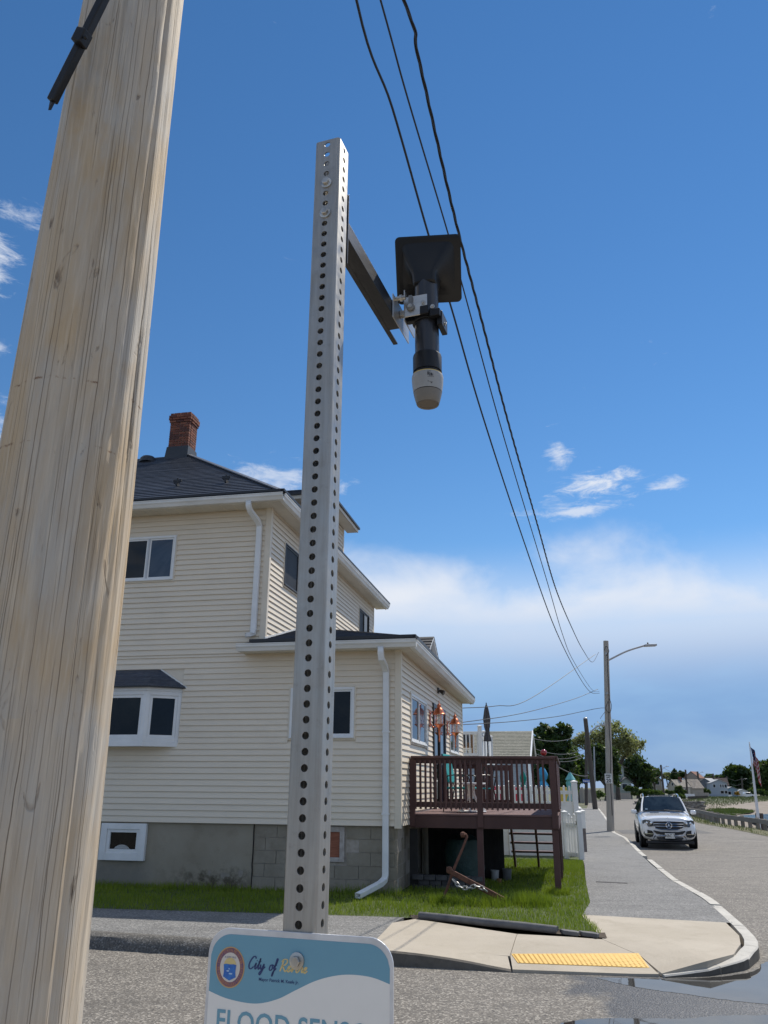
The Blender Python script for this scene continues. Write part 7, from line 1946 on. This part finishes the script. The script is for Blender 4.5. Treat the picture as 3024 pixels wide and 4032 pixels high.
m = MB(); m.lathe([(0.086, 0), (0, 0)], (0, -0.066, .79), 24, RF); m.build('badge_disc', CBLK, gr)
front_poly(sym([(0.0, .57), (.30, .575), (.52, .62), (.545, .60), (.44, .505), (.25, .485), (0, .48)]), -0.075, 0.12, CBLK, 'lower_intake')
front_poly(sym([(0.0, .395), (.42, .40), (.46, .37), (.38, .30), (0, .29)]), -0.055, 0.12, CBLK, 'skid_intake')
m = MB(); P = [(-.56, .06, .34), (-.46, 0.01, .44), (-.25, -.035, .445), (0, -.05, .445), (.25, -.035, .445), (.46, .01, .44), (.56, .06, .34)]; m.tube(catmull(P, 5), 0.022, 6); m.build('chrome_trim', CHR, car, True)
m = MB(); m.box(-.80, .80, 0.02, 0.3, .17, .27); m.build('lower_valance', CBLK, car, bevel=.03)
m = MB(); m.box(-.165, .165, -0.075, -0.065, .36, .53); npl = m.build('number_plate', mat('plate_white', (0.72, 0.72, 0.68), rough=0.5), car, bevel=.008)
text_mesh('ABC 7', 0.13, mat('plate_ink', (0.08, 0.07, 0.07), rough=0.6), npl, (0, -0.0785, .405), (1, 0, 0), (0, 0, 1), align='CENTER', bold=0.002)
m = MB(); m.lathe([(0.022, 0), (0.022, 0.01), (0, 0.012)], (0, .02, 1.045), 12); m.build('hood_emblem', CHR, car, True)
for sx in (-1, 1): m = MB(); m.bar((sx * .2, 1.22, 1.187), (sx * .52, 1.24, 1.172), 0.05, 0.012); m.build('hood_vent', CBLK, car)
m = MB(); m.box(-.42, .42, 2.42, 3.1, 1.772, 1.788); m.build('sunroof', CGL, car, bevel=.01)
m = MB(); m.add([(-.66, 1.50, 1.275), (-.58, 1.50, 1.275), (-.58, 1.53, 1.315), (-.66, 1.53, 1.315)], [(0, 1, 2, 3)]); m.v = [(a, b - .17, c) for a, b, c in m.v]; m.build('sticker', mat('sticker', (0.35, 0.45, 0.5), rough=.5), ws)
m = MB(); m.tube(catmull([(-.68, 1.36, 1.225), (-.2, 1.31, 1.25), (.1, 1.31, 1.255)], 5), .012, 5); m.tube(catmull([(.62, 1.36, 1.225), (.3, 1.32, 1.25), (.0, 1.31, 1.27)], 5), .012, 5); m.build('wiper', CBLK, car, True)

# ------------------------------------------------------------------ timber guard fence on the sea side
GTIM = mat('weathered_timber', (0.23, 0.205, 0.175), (0.31, 0.285, 0.25), 3, 5, rough=0.9, stretch=(4, 4, 0.8), bump=0.6, bscale=15, rnd=0.35)
GL_ = [(15.6, 16), (17.9, 34), (20.0, 45), (21.0, 53), (23.3, 62), (29.0, 88)]
gf = thing('guard_fence', 'weathered grey timber fence of square posts and plank rail along the shore', 'fence', Vector((20.0, 45, zg(0, 45))))
go_ = Vector((20.0, 45, zg(0, 45)))
s_tot = 0; P = [Vector((x, y, 0)) for x, y in GL_]
for a, b in zip(P[:-1], P[1:]):
    L = (b - a).length; d = (b - a).normalized(); nrm = Vector((-d.y, d.x, 0)); n = int(L / 1.25)
    for k in range(n):
        p = a + d * (L * (k + .5) / n); zb_ = zg(0, p.y) - 0.7; hh = random.uniform(0.52, 0.60)
        m = MB(); m.bar(Vector((p.x, p.y, zb_)), Vector((p.x, p.y, zg(0, p.y) + hh)), 0.17, 0.17, nrm); m.build('post', GTIM, gf, False, go_, 0.006)
    nr_ = max(1, int(L / 4.5))
    for k in range(nr_):
        p, q = a + d * (L * k / nr_), a + d * (L * (k + 1) / nr_ - .02); p.z, q.z = zg(0, p.y) + 0.42, zg(0, q.y) + 0.42
        m = MB(); m.bar(p + nrm * .11, q + nrm * .11, 0.09, 0.24); m.build('rail', GTIM, gf, False, go_, 0.01)
GVERGE = [(15.4, 16), (17.6, 34), (19.6, 45), (20.6, 53), (22.9, 62), (28.4, 88), (27.9, 88), (22.1, 62), (19.6, 53), (18.5, 45), (16.6, 34), (14.6, 16)]
MG = m_leaf('rough_grass', (0.07, 0.10, 0.02), (0.12, 0.13, 0.04), 0.8, 0.2)
blades('verge_grass', GVERGE, 26000, 0.1, 0.28, 0.03, MG, lambda x, y: zg(x, y), 0.6)
m = MB(); m.poly([(x, y, zg(x, y) + .012) for x, y in GVERGE]); setting(m.build('verge', mat('verge_soil', (0.14, 0.12, 0.06), (0.10, 0.11, 0.045), 2, rough=.95)))

# ------------------------------------------------------------------ flag pole with the flag hanging
fb, ft = at(*c6(1592, 1408), 82), at(*c6(1528, 856), 82); fb.z = -2.2
FW = mat('flagpole_white', (0.72, 0.73, 0.74), rough=0.35)
fpl = thing('flagpole', 'white flagpole leaning slightly left with two dark timber piles at its foot', 'flagpole', fb)
m = MB(); fbot = at(*c6(1592, 1408), 82); m.tube([fb, fbot, ft], [0.15, 0.15, 0.055], 12); m.build('mast', FW, fpl, True, fb)
m = MB(); m.lathe([(0, -.08), (.07, 0), (0, .08)], ft + Vector((0, 0, .08)), 12); m.build('ball', FW, fpl, True, fb)
for px in (1582, 1608):
    q = at(*c6(px, 1350), 82.2); m = MB(); m.bar(Vector((q.x, 82.2, -2.4)), Vector((q.x, 82.2, q.z)), 0.3, 0.3, (0, 1, 0)); m.build('pile', DARKW, fpl, False, fb, .02)
def m_flag():
    m, t, b, out = nt('flag_cloth'); g = NG(t)
    uv = g.n('ShaderNodeUVMap'); s = g.n('ShaderNodeSeparateXYZ'); g.l(uv.outputs[0], s.inputs[0])
    stp = g.math('GREATER_THAN', g.math('FRACT', g.math('MULTIPLY', s.outputs[1], 6.5)), 0.5)
    col = g.mix(stp, (0.36, 0.018, 0.03), (0.62, 0.60, 0.60))
    can = g.math('MULTIPLY', g.math('LESS_THAN', s.outputs[0], 0.42), g.math('GREATER_THAN', s.outputs[1], 0.46))
    vor = g.n('ShaderNodeTexVoronoi'); vor.inputs['Scale'].default_value = 16; g.l(uv.outputs[0], vor.inputs['Vector'])
    canc = g.mix(g.math('LESS_THAN', vor.outputs['Distance'], 0.22), (0.015, 0.02, 0.09), (0.5, 0.5, 0.55))
    g.l(g.mix(can, col, canc), b.inputs['Base Color']); b.inputs['Roughness'].default_value = 0.8
    return m
FL = m_flag()
# hanging cloth: the fly droops along the pole in folds
pts_hoist0, pts_hoist1 = at(*c6(1531, 872), 82), at(*c6(1546, 1010), 82)
nu, nv = 26, 18; vs, fs, uvs = [], [], []
for j in range(nv + 1):
    for i in range(nu + 1):
        u_, v_ = i / nu, j / nv
        p = pts_hoist1.lerp(pts_hoist0, v_)
        drop = 2.15 * u_ * (0.35 + 0.65 * u_); out_ = 0.40 * math.sin(min(u_ * 1.9, 1.57)) * (1 - 0.35 * (1 - v_)) + 0.15 * u_ + 0.12 * (1 - v_)
        p = p + Vector((out_ + 0.07 * math.sin(u_ * 15 + v_ * 3), 0.14 * math.sin(u_ * 17 + v_ * 4) * min(1, u_ * 4), -drop))
        vs.append(p); uvs.append((u_, v_))
for j in range(nv):
    for i in range(nu): fs.append((j * (nu + 1) + i, j * (nu + 1) + i + 1, (j + 1) * (nu + 1) + i + 1, (j + 1) * (nu + 1) + i))
m = MB(); m.add(vs, fs); fo_ = m.build('flag', FL, None, True)
ul = fo_.data.uv_layers.new(name='uv')
for lp in fo_.data.loops: ul.data[lp.index].uv = uvs[lp.vertex_index]
tag(fo_, 'red white and blue striped flag hanging limp from the flagpole', 'flag')
# ------------------------------------------------------------------ trees
BARK = mat('bark', (0.06, 0.048, 0.038), (0.10, 0.085, 0.07), 4, rough=0.9, bump=0.5)
LDARK = m_leaf('leaf_dark', (0.016, 0.04, 0.012), (0.042, 0.082, 0.02), 0.6, 0.3)
LMID = m_leaf('leaf_mid', (0.035, 0.075, 0.018), (0.065, 0.115, 0.028), 0.5, 0.3)
LPALE = m_leaf('leaf_pale', (0.27, 0.28, 0.12), (0.36, 0.35, 0.18), 0.5, 0.5)
LHEDGE = m_leaf('leaf_hedge', (0.06, 0.11, 0.018), (0.105, 0.165, 0.03), 0.6, 0.3)
LORANGE = m_leaf('leaf_orange', (0.45, 0.24, 0.02), (0.5, 0.3, 0.04), 0.8, 0.3)
z27 = lambda x, y: (2700 + x * .1953, 3000 + y * .1953)
cc2 = lambda x, y: (2420 + x * .217, 3040 + y * .217)
def leaves(lobes, n, size, fill=0.55, clump=0.28):
    """leaf quads gathered in clumps over the lobes (centre, radii)"""
    vol = np.array([l[3] * l[4] * l[5] for l in lobes]) ** 0.66; vol /= vol.sum()
    out = []
    for l, f_ in zip(lobes, vol):
        c, r = np.array(l[:3]), np.array(l[3:])
        k = max(8, int(n * f_)); nc = max(6, int(k / 26))
        d = rng.normal(size=(nc, 3)); d /= np.linalg.norm(d, axis=1)[:, None]
        d[:, 2] = np.where(d[:, 2] < -0.6, -d[:, 2], d[:, 2])
        rad = rng.uniform(fill, 1.08, nc)[:, None]
        cc = d * rad
        own = rng.integers(0, nc, k)
        p = c + r * (cc[own] + rng.normal(size=(k, 3)) * clump * 0.5)
        out.append(p)
    p = np.concatenate(out); N = len(p)
    a = rng.normal(size=(N, 3)); a /= np.linalg.norm(a, axis=1)[:, None]
    b = np.cross(a, rng.normal(size=(N, 3))); b /= np.linalg.norm(b, axis=1)[:, None]
    s = size * rng.uniform(0.55, 1.25, N)[:, None]
    V = np.stack([p - a * s - b * s * .35, p + b * s * .55, p + a * s, p - b * s * .5], 1).reshape(-1, 3)
    F = np.arange(N * 4).reshape(-1, 4)
    return V, F
def tree(label, px, Y, lobes, n, size, mt, rt, trunk_px=None, depth=1.0, name='tree', fill=0.55, clump=0.28, limbs=True, cat='tree', group='trees down the street', zbase=None):
    """lobes: (x, y, radius) in picture units of map px"""
    sc = (at(*px(100, 0), Y) - at(*px(0, 0), Y)).length / 100
    L3 = []
    for i, q in enumerate(lobes):
        c = at(*px(q[0], q[1]), Y); rr = q[2] * sc; c.y += rr * depth * random.uniform(-.6, .6); L3.append((c.x, c.y, c.z, rr, rr * depth, rr * (q[3] if len(q) > 3 else 0.9)))
    tx = trunk_px if trunk_px is not None else sum(q[0] for q in lobes) / len(lobes)
    zb_ = zbase if zbase is not None else zg(0, Y) - 0.1
    bb = at(*px(tx, lobes[0][1]), Y); b_ = Vector((bb.x, Y, zb_))
    t = thing(name, label, cat, b_, 0, group)
    V, F = leaves(L3, n, size, fill, clump)
    npmesh('crown' if name == 'tree' else 'foliage', V, F, mt, t, b_)
    m = MB(); fork = Vector((b_.x, Y, zb_ + (sum(l[2] for l in L3) / len(L3) - zb_) * 0.45))
    m.tube([b_, b_.lerp(fork, .5) + Vector((rt * .3, 0, 0)), fork], [rt * 1.25, rt, rt * .85], 9)
    if limbs:
        for l in L3:
            e = Vector(l[:3]); mid = fork.lerp(e, .5) + Vector((random.uniform(-.3, .3), random.uniform(-.3, .3), rt * 2)); m.tube(catmull([fork, mid, e], 4), [rt * .55 - rt * .4 * k / 8 for k in range(9)], 6)
            for _ in range(3):
                v = Vector((random.uniform(-1, 1) * l[3], random.uniform(-1, 1) * l[4], random.uniform(-.4, 1) * l[5])) * .8; m.tube([mid.lerp(e, .6), e + v * .5, e + v], [rt * .2, rt * .13, rt * .05], 5)
    m.build('trunk' if name == 'tree' else 'stem', BARK, t, True, b_)
    return t
tree('big dense dark green tree behind the neighbouring house and the deck', c6, 110, [(110, 800, 78), (208, 785, 55), (60, 880, 80), (160, 890, 95), (232, 900, 55), (100, 1000, 100), (200, 1010, 95), (60, 1100, 95), (180, 1120, 100)], 15000, 0.34, LDARK, 0.35, 150)
tree('mid green leafy tree just left of the leaning dark pole', c6, 125, [(290, 1000, 60), (330, 1030, 60), (300, 1090, 65), (345, 1110, 50), (270, 930, 45)], 6000, 0.30, LMID, 0.25, 310)
tree('tall sparse pale green tree with open limbs behind the street light pole', c6, 170, [(520, 775, 62), (590, 755, 45), (450, 830, 60), (640, 800, 40), (660, 870, 70), (715, 885, 50), (755, 870, 28), (600, 900, 80), (330, 830, 50), (385, 870, 50), (300, 870, 40), (520, 880, 80), (690, 920, 50)], 8000, 0.30, LPALE, 0.42, 560, fill=0.2, clump=0.55)
tree('dark leafy tree directly behind the street light pole', c6, 150, [(460, 930, 62), (430, 1000, 50), (550, 950, 62), (565, 1040, 55), (480, 1070, 70), (560, 1120, 45), (430, 1100, 40)], 9000, 0.34, LDARK, 0.4, 495)
tree('rounded dark green tree right of the green house', c6, 205, [(720, 1005, 68), (660, 1050, 55), (775, 1060, 58), (720, 1100, 88), (805, 1110, 48), (640, 1120, 40), (790, 1160, 50)], 9500, 0.42, LDARK, 0.4, 720)
tree('smaller mid green tree behind the rounded dark tree', c6, 275, [(850, 1075, 38), (872, 1062, 22), (830, 1110, 38)], 2500, 0.5, LMID, 0.35, 848)
tree('big round dark tree at the far right behind the pale blue house', z27, 430, [(1000, 240, 170), (850, 330, 120), (1180, 260, 140), (1070, 175, 105), (1270, 370, 100), (900, 470, 150), (1100, 470, 190), (1280, 520, 120)], 9000, 1.0, LDARK, 0.8, 1080, zbase=-2.2)
tree('pale green tree at the right edge behind the flag', z27, 415, [(1500, 200, 140), (1610, 110, 120), (1630, 330, 150), (1480, 400, 110), (1560, 520, 150), (1420, 50, 60), (1640, 560, 120)], 6500, 0.95, LMID, 0.7, 1580, fill=0.3, clump=0.45, zbase=-2.2)
tree('small round tree behind the grey house', z27, 420, [(480, 335, 80), (430, 345, 55), (540, 345, 50)], 2200, 0.7, LMID, 0.4, 480, zbase=-2)
tree('low pale tree between the grey house and the big round tree', z27, 440, [(680, 340, 70), (640, 365, 50), (720, 370, 50)], 1800, 0.8, LMID, 0.4, 680, zbase=-2)
tree('small conifer behind the tan houses', cc2, 330, [(1090, -10, 30, 1.6), (1090, 60, 60, 1.2), (1085, 120, 85, .9)], 2600, 0.55, LDARK, 0.35, 1090, zbase=-1.5)
tree('light green treetop left of the small conifer', cc2, 345, [(960, 70, 60), (910, 90, 50), (1000, 100, 55)], 2200, 0.6, LPALE, 0.35, 950, zbase=-1.5)
tree('mid green treetop right of the small conifer', cc2, 350, [(1220, 50, 60), (1270, 60, 45), (1180, 80, 50)], 2200, 0.6, LMID, 0.35, 1220, zbase=-1.5)
tree('thin dark treetop above the red roofed house', cc2, 360, [(1400, 40, 18, 1.6), (1440, 80, 16, 1.6), (1355, 70, 12, 1.6)], 900, 0.4, LDARK, 0.3, 1400, zbase=-1.5)
def bush(label, px, Y, lobes, n, size, mt, zb_=None): return tree(label, px, Y, lobes, n, size, mt, 0.08, None, 0.8, 'bush', 0.4, 0.35, False, 'bush', 'bushes along the street', zb_)
bush('long clipped bright green hedge beyond the road bend', cc2, 186, [(360, 390, 60), (430, 385, 62), (500, 390, 60), (570, 395, 62), (640, 390, 62), (710, 395, 60), (780, 395, 55), (840, 410, 50)], 9000, 0.22, LHEDGE)
bush('loose shrubs in front of the green house', cc2, 184, [(260, 310, 50), (330, 320, 50), (220, 320, 35), (380, 330, 40)], 3000, 0.22, LMID)
bush('bright bush at the foot of the leaning pole', c6, 142, [(470, 1215, 22), (485, 1225, 20), (450, 1228, 18)], 1500, 0.16, LHEDGE)
bush('dark round bush in front of the tan cape house', cc2, 262, [(1180, 340, 75), (1130, 370, 55), (1230, 370, 60), (1180, 410, 70)], 3500, 0.32, LDARK, -1.2)
bush('low shrubs left of the tan cape house', cc2, 258, [(880, 370, 28), (950, 370, 35), (1000, 380, 32), (1040, 375, 30)], 1800, 0.28, LMID, -1.2)
bush('bushes in front of the grey house', z27, 322, [(370, 590, 55), (430, 610, 55), (320, 610, 40)], 1800, 0.4, LMID, -1.6)
bush('orange yellow shrub by the pale blue house', z27, 332, [(1035, 620, 35), (1055, 650, 28), (1015, 650, 25)], 700, 0.25, LORANGE, -1.6)
bush('bright green shrubs at the corner of the sea wall', cc2, 205, [(1190, 445, 40), (1240, 460, 40), (1150, 460, 35)], 1500, 0.25, LHEDGE, -1.2)
bush('dark shrubs at the far right below the trees', z27, 395, [(1300, 610, 60), (1480, 620, 60), (1560, 640, 60), (1640, 640, 50)], 1800, 0.5, LMID, -2.0)

# ------------------------------------------------------------------ far houses
def fhouse(label, px, Y, x, yb, w, l, hwall, hroof, yaw, wc, rc, wins=(), zdrop=0.0, porch=None, chim=None):
    """gable house: front gable of width w facing -y (before yaw), length l behind; wins: (face, s, z, ww, wh)"""
    b_ = at(*px(x, yb), Y); b_ = Vector((b_.x, Y, b_.z))
    t = thing('house', label, 'house', b_, R(yaw), 'houses down the street')
    wm = mat('wall_%s' % label[:18], wc, tuple(q * .88 for q in wc), 0.8, rough=0.8, stretch=(0.2, 0.2, 3)); rm = mat('roof_%s' % label[:18], rc, tuple(q * .75 for q in rc), 0.9, rough=0.95)
    m = MB(); m.box(-w / 2, w / 2, 0, l, -2.5, hwall); m.add([(-w / 2, 0, hwall), (w / 2, 0, hwall), (0, 0, hwall + hroof), (-w / 2, l, hwall), (w / 2, l, hwall), (0, l, hwall + hroof)], [(0, 1, 2), (4, 3, 5)]); m.build('wall', wm, t)
    o_ = .35; k = hroof / (w / 2)
    for s_ in (-1, 1):
        A, B = Vector((s_ * (w / 2 + o_), -o_, hwall - k * o_)), Vector((0, -o_, hwall + hroof)); m = MB()
        C_, D_ = B + Vector((0, l + 2 * o_, 0)), A + Vector((0, l + 2 * o_, 0)); up = Vector((0, 0, .16)); lo = Vector((0, 0, .01))
        m.add([A + lo, B + lo, C_ + lo, D_ + lo, A + up, B + up, C_ + up, D_ + up], [(0, 1, 2, 3), (4, 5, 6, 7), (0, 4, 5, 1), (1, 5, 6, 2), (2, 6, 7, 3), (3, 7, 4, 0)]); m.build('roof', rm, t)
    for f_, s_, z_, ww, wh in wins:
        m = MB(); g_ = MB()
        if f_ == 'f': m.box(s_ - ww / 2, s_ + ww / 2, -.06, 0, z_, z_ + wh); g_.box(s_ - ww / 2 + .1, s_ + ww / 2 - .1, -.075, -.061, z_ + .1, z_ + wh - .1)
        elif f_ == 'r': m.box(w / 2, w / 2 + .06, s_ - ww / 2, s_ + ww / 2, z_, z_ + wh); g_.box(w / 2 + .061, w / 2 + .075, s_ - ww / 2 + .1, s_ + ww / 2 - .1, z_ + .1, z_ + wh - .1)
        else: m.box(-w / 2 - .06, -w / 2, s_ - ww / 2, s_ + ww / 2, z_, z_ + wh); g_.box(-w / 2 - .075, -w / 2 - .061, s_ - ww / 2 + .1, s_ + ww / 2 - .1, z_ + .1, z_ + wh - .1)
        o = m.build('window', WHITE, t); g_.build('pane', GLASS, o)
    if chim: m = MB(); m.box(chim[0] - .4, chim[0] + .4, chim[1] - .4, chim[1] + .4, hwall, hwall + hroof + 1.0); m.build('chimney', BRICKS[0], t)
    if porch:
        x0, x1, d, hp = porch; m = MB(); m.box(x0, x1, -d, -.01, -1.5, hp); p_ = m.build('porch', wm, t); m = MB(); m.add([(x0 - .3, -d - .3, hp), (x1 + .3, -d - .3, hp), (x1 + .3, -.01, hp + 1), (x0 - .3, -.01, hp + 1), (x0 - .3, -.01, hp), (x1 + .3, -.01, hp)], [(0, 1, 2, 3), (0, 3, 4), (1, 5, 2)]); m.build('porch_roof', rm, p_)
        m = MB(); m.box(x0 + .3, x1 - .3, -d - .05, -d, .5, hp - .3); m.build('pane', GLASSD, p_)
    return t
TAN, CREAM, GRY, LBL, GRN = (0.36, 0.32, 0.26), (0.50, 0.46, 0.38), (0.17, 0.185, 0.21), (0.40, 0.45, 0.50), (0.33, 0.38, 0.34)
fhouse('pale green two storey house with a porch beyond the road bend', c22, 190, 790, 1330, 2.6, 7, 5.6, 1.5, 0, GRN, (0.16, 0.14, 0.12), (('f', .5, 3.6, .8, 1.3), ('f', -.6, 3.6, .8, 1.3)), porch=None)
ph = fhouse('low glazed porch wing with grey roof beside the green house', c22, 188, 905, 1330, 2.4, 3, 2.2, .9, 0, GRN, (0.13, 0.13, 0.14), (('f', -.35, .6, 1.3, 1.3), ('f', .85, .6, .5, 1.3)))
fhouse('tan house with brown roof and white upper window left of the lamp pole', cc2, 285, 790, 400, 3.2, 6, 4.4, 1.6, 8, TAN, (0.15, 0.10, 0.075), (('f', 0, 2.9, 1.7, 1.3), ('f', -.8, .6, .8, 1.1)))
fhouse('cream cape house with pale roof and small gable window', cc2, 283, 1060, 395, 3.6, 7.5, 2.4, 2.0, -52, CREAM, (0.33, 0.30, 0.26), (('f', 0.2, 2.5, .8, 1.0), ('r', 2, .8, 1, 1.1), ('r', 5, .8, 1, 1.1)), chim=(0.3, 4.5))
fhouse('tan cottage with long pale roof beside the cape house', cc2, 300, 1330, 395, 4.0, 6.5, 2.2, 2.6, -55, TAN, (0.32, 0.28, 0.24), (('f', 0, .8, 1, 1.2),))
fhouse('tall tan house with reddish hip like roof behind the cottages', z27, 345, 150, 600, 6.0, 8, 5.4, 2.4, -35, (0.36, 0.30, 0.25), (0.24, 0.12, 0.085), (('f', 1, 3.0, 1, 1.3), ('r', 2, 3, 1, 1.2), ('r', 5, 3, 1, 1.2)))
fhouse('dark grey house with white framed window and pale roof', z27, 330, 420, 665, 5.0, 8.5, 4.6, 1.5, -38, GRY, (0.42, 0.43, 0.44), (('f', 1.6, 2.7, 1.1, 1.5), ('r', 2, 2.6, 1.0, 1.4)))
fhouse('pale blue grey two storey house with white trim and dark windows', z27, 326, 690, 665, 6.5, 6, 4.3, 1.2, 0, LBL, (0.48, 0.49, 0.50), (('f', .7, 2.6, .7, 1.3), ('f', 1.6, 2.6, .7, 1.3), ('f', 2.6, 2.6, 1.0, 1.3), ('f', 1.0, .4, 1.4, 1.2), ('f', 2.5, .4, 1.2, 1.2), ('f', -1.8, 2.6, 1, 1.3)))
fhouse('house with long brown roof behind the pale blue houses', z27, 372, 850, 640, 6, 9, 3.6, 2.8, 80, (0.3, 0.27, 0.25), (0.13, 0.095, 0.085))
fhouse('small bright blue cottage with light trim by the orange shrub', z27, 335, 950, 700, 4.4, 5, 2.7, 0.9, 0, (0.25, 0.36, 0.46), (0.36, 0.37, 0.38), (('f', -1.1, .5, 1.3, 1.5), ('f', 1.0, .6, 1, 1.2)))
fhouse('white low shed beside the trees at the far right', z27, 350, 1170, 690, 4, 4, 1.9, 0.7, 0, (0.6, 0.62, 0.62), (0.3, 0.33, 0.36))
fhouse('pale house top showing above the big round tree', z27, 470, 1290, 560, 4, 5, 7.6, 1.4, 0, (0.55, 0.5, 0.45), (0.4, 0.22, 0.16))
# white fence along the far road, parked car, yellow warning sign
def far_fence(px, Y, x0, x1, yt, yb, n, label, mt):
    a, b = at(*px(x0, yb), Y), at(*px(x1, yb), Y); zt_ = at(*px(x0, yt), Y).z; t = thing('fence', label, 'fence', a)
    for k in range(n):
        p, q = a.lerp(b, k / n), a.lerp(b, (k + .88) / n); m = MB(); m.box(p.x, q.x, Y, Y + .08, a.z - .5, zt_); m.build('panel', mt, t, False, a)
far_fence(z27, 328, 640, 945, 658, 715, 14, 'white panel fence in front of the pale blue houses', WHITE)
far_fence(z27, 333, 1180, 1290, 668, 712, 5, 'white low fence beside the parked van at the far right', WHITE)
far_fence(z27, 255, -10, 190, 645, 700, 10, 'white fence in front of the cottages', WHITE)
far_fence(z27, 300, 190, 480, 620, 690, 10, 'grey board fence between the cottage and the grey house', GREYW)
far_fence(cc2, 182, -60, 300, 375, 445, 9, 'grey boarded wall below the green house', GREYW)
far_fence(c6, 118, 330, 420, 1180, 1250, 6, 'grey board fence behind the dark poles', GREYW)
p = at(*z27(1285, 712), 345); pc = thing('parked_van', 'white van parked by the trees at the far right', 'van', p)
m = MB(); m.extr([(-2.0, 0, .3), (-2.0, 0, 1.5), (-1.5, 0, 1.85), (.6, 0, 1.85), (1.2, 0, 1.15), (2.0, 0, 1.0), (2.05, 0, .3)], (0, 1.7, 0)); m.build('body', CARW, pc, bevel=.1)
m = MB(); m.extr([(-1.2, -.02, 1.2), (-1.2, -.02, 1.7), (.5, -.02, 1.7), (.95, -.02, 1.2)], (0, .03, 0)); m.build('window', CGL, pc)
for x in (-1.3, 1.3): m = MB(); m.lathe([(.32, -.1), (.32, .1)], (x, .05, .32), 16, RF); m.build('wheel', TYRE, pc)
p = at(*z27(605, 625), 350); t = thing('warning_sign', 'small yellow diamond sign in front of the grey house', 'sign', Vector((p.x, 350, p.z - 2.2)))
m = MB(); m.add([(0, 0, 1.2), (.9, 0, 2.1), (0, 0, 3.0), (-.9, 0, 2.1), (0, .04, 1.2), (.9, .04, 2.1), (0, .04, 3.0), (-.9, .04, 2.1)], [(0, 1, 2, 3), (7, 6, 5, 4)]); m.build('panel', YEL, t); m = MB(); m.box(-.06, .06, .05, .12, -1, 2.4); m.build('post', GREYW, t)

# ------------------------------------------------------------------ shore: sea wall end, rocks, marsh and bank grass
STONE = mat('wall_stone', (0.20, 0.185, 0.165), (0.30, 0.28, 0.25), 2, rough=0.95, bump=0.7, bscale=8, rnd=.5)
w0 = gp(2420 + 385 * .217, 3040 + 585 * .217, -.3); sw_ = thing('sea_wall', 'end of a rough stone sea wall behind the car', 'wall', w0)
for r_ in range(4):
    for k in range(16):
        m = MB(); L = 0.62; x = k * 0.66 + (r_ % 2) * .3; m.obox((0, 0, 0), (L / 2, 0, 0), (0, .3, 0), (0, 0, .125)); m.v = [(a + random.uniform(-.05, .05), b + random.uniform(-.06, .06), c + random.uniform(-.03, .03)) for a, b, c in m.v]
        o = m.build('stone', STONE, sw_, bevel=.03); o.location = (x * .96, x * .28 + r_ * .06, -.55 + r_ * .27)
def tz(x, y):
    d = float(shore_dist(np.array([x]), np.array([y]))[0]); z = zg(x, y) - .045; w = 2.4 if y < 125 else min(max((y - 125) * .35 + 3, 3), 45); s = min(max(d / w, 0), 1); s = s * s * (3 - 2 * s); return z * (1 - s) + (-2.25) * s
m = MB()
for _ in range(150):
    u_, v_ = random.random(), random.random(); px_ = 1180 + 330 * u_; py_ = 500 + 30 * u_ + 130 * v_ * (1 - .4 * u_); p = gp(*cc2(px_, py_), -1.2 - .8 * v_); s = random.uniform(.25, .7)
    vs = []; 
    for k in range(12):
        a = random.uniform(0, 6.28); e = random.uniform(-1, 1); vs.append(p + Vector((math.cos(a) * math.sqrt(1 - e * e) * s * random.uniform(.8, 1.3), math.sin(a) * math.sqrt(1 - e * e) * s, e * s * .7)))
    bmh = bmesh.new(); [bmh.verts.new(v) for v in vs]; r_ = bmesh.ops.convex_hull(bmh, input=bmh.verts); bmh.verts.index_update(); bmh.faces.ensure_lookup_table()
    vl = [v.co.copy() for v in bmh.verts]; m.add(vl, [tuple(v.index for v in f.verts) for f in bmh.faces]); bmh.free()
setting(m.build('shore_rocks', STONE), 'stuff')
MARSH = m_leaf('marsh_grass', (0.05, 0.085, 0.02), (0.085, 0.115, 0.035), 0.15, 0.25)
mp_ = [gp(*z27(x, y), -2.1) for x, y in ((-120, 930), (20, 905), (250, 915), (450, 908), (720, 898), (860, 925), (1000, 950), (1200, 970), (1400, 995), (1300, 1025), (1050, 1060), (860, 1110), (650, 1100), (300, 1030), (0, 990))]
mq = [(p.x, p.y) for p in mp_]
m = MB(); m.poly([(x, y, -2.10) for x, y in mq]); setting(m.build('marsh', mat('marsh_mud', (0.06, 0.065, 0.03), (0.10, 0.085, 0.05), .3, rough=.9)))
blades('marsh_grass', mq, 40000, 0.12, 0.42, 0.12, MARSH, lambda x, y: -2.1, .5, lambda x, y: np.sin(x * .35 + 2 * np.sin(y * .13)) * np.sin(y * .19 + 1) > -.62)
BANK = m_leaf('bank_grass', (0.055, 0.08, 0.02), (0.095, 0.11, 0.04), 0.1, 0.15)
sh_in = [(40, 128), (51, 158), (73, 213), (97, 260), (142, 351), (176, 403), (300, 538)]
sh_out = [(308, 524), (190, 392), (157, 338), (113, 246), (85, 200), (58, 150), (43, 126)]
blades('bank_grass', sh_in + sh_out, 140000, 0.25, 0.65, 0.12, BANK, tz, .5)
# picket-like groynes on the bank
pk = thing('shore_pickets', 'row of short dark timber stakes along the far bank', 'fence', at(*z27(60, 740), 205)); pko = at(*z27(60, 740), 205)
for k in range(18):
    q = at(*z27(60 + k * 22, 735 - k * 1.2), 205 + k * 2.2); m = MB(); m.box(q.x - .17, q.x + .17, q.y - .1, q.y + .1, q.z - 1.2, q.z + .45); m.build('stake', DARKW, pk, False, pko)
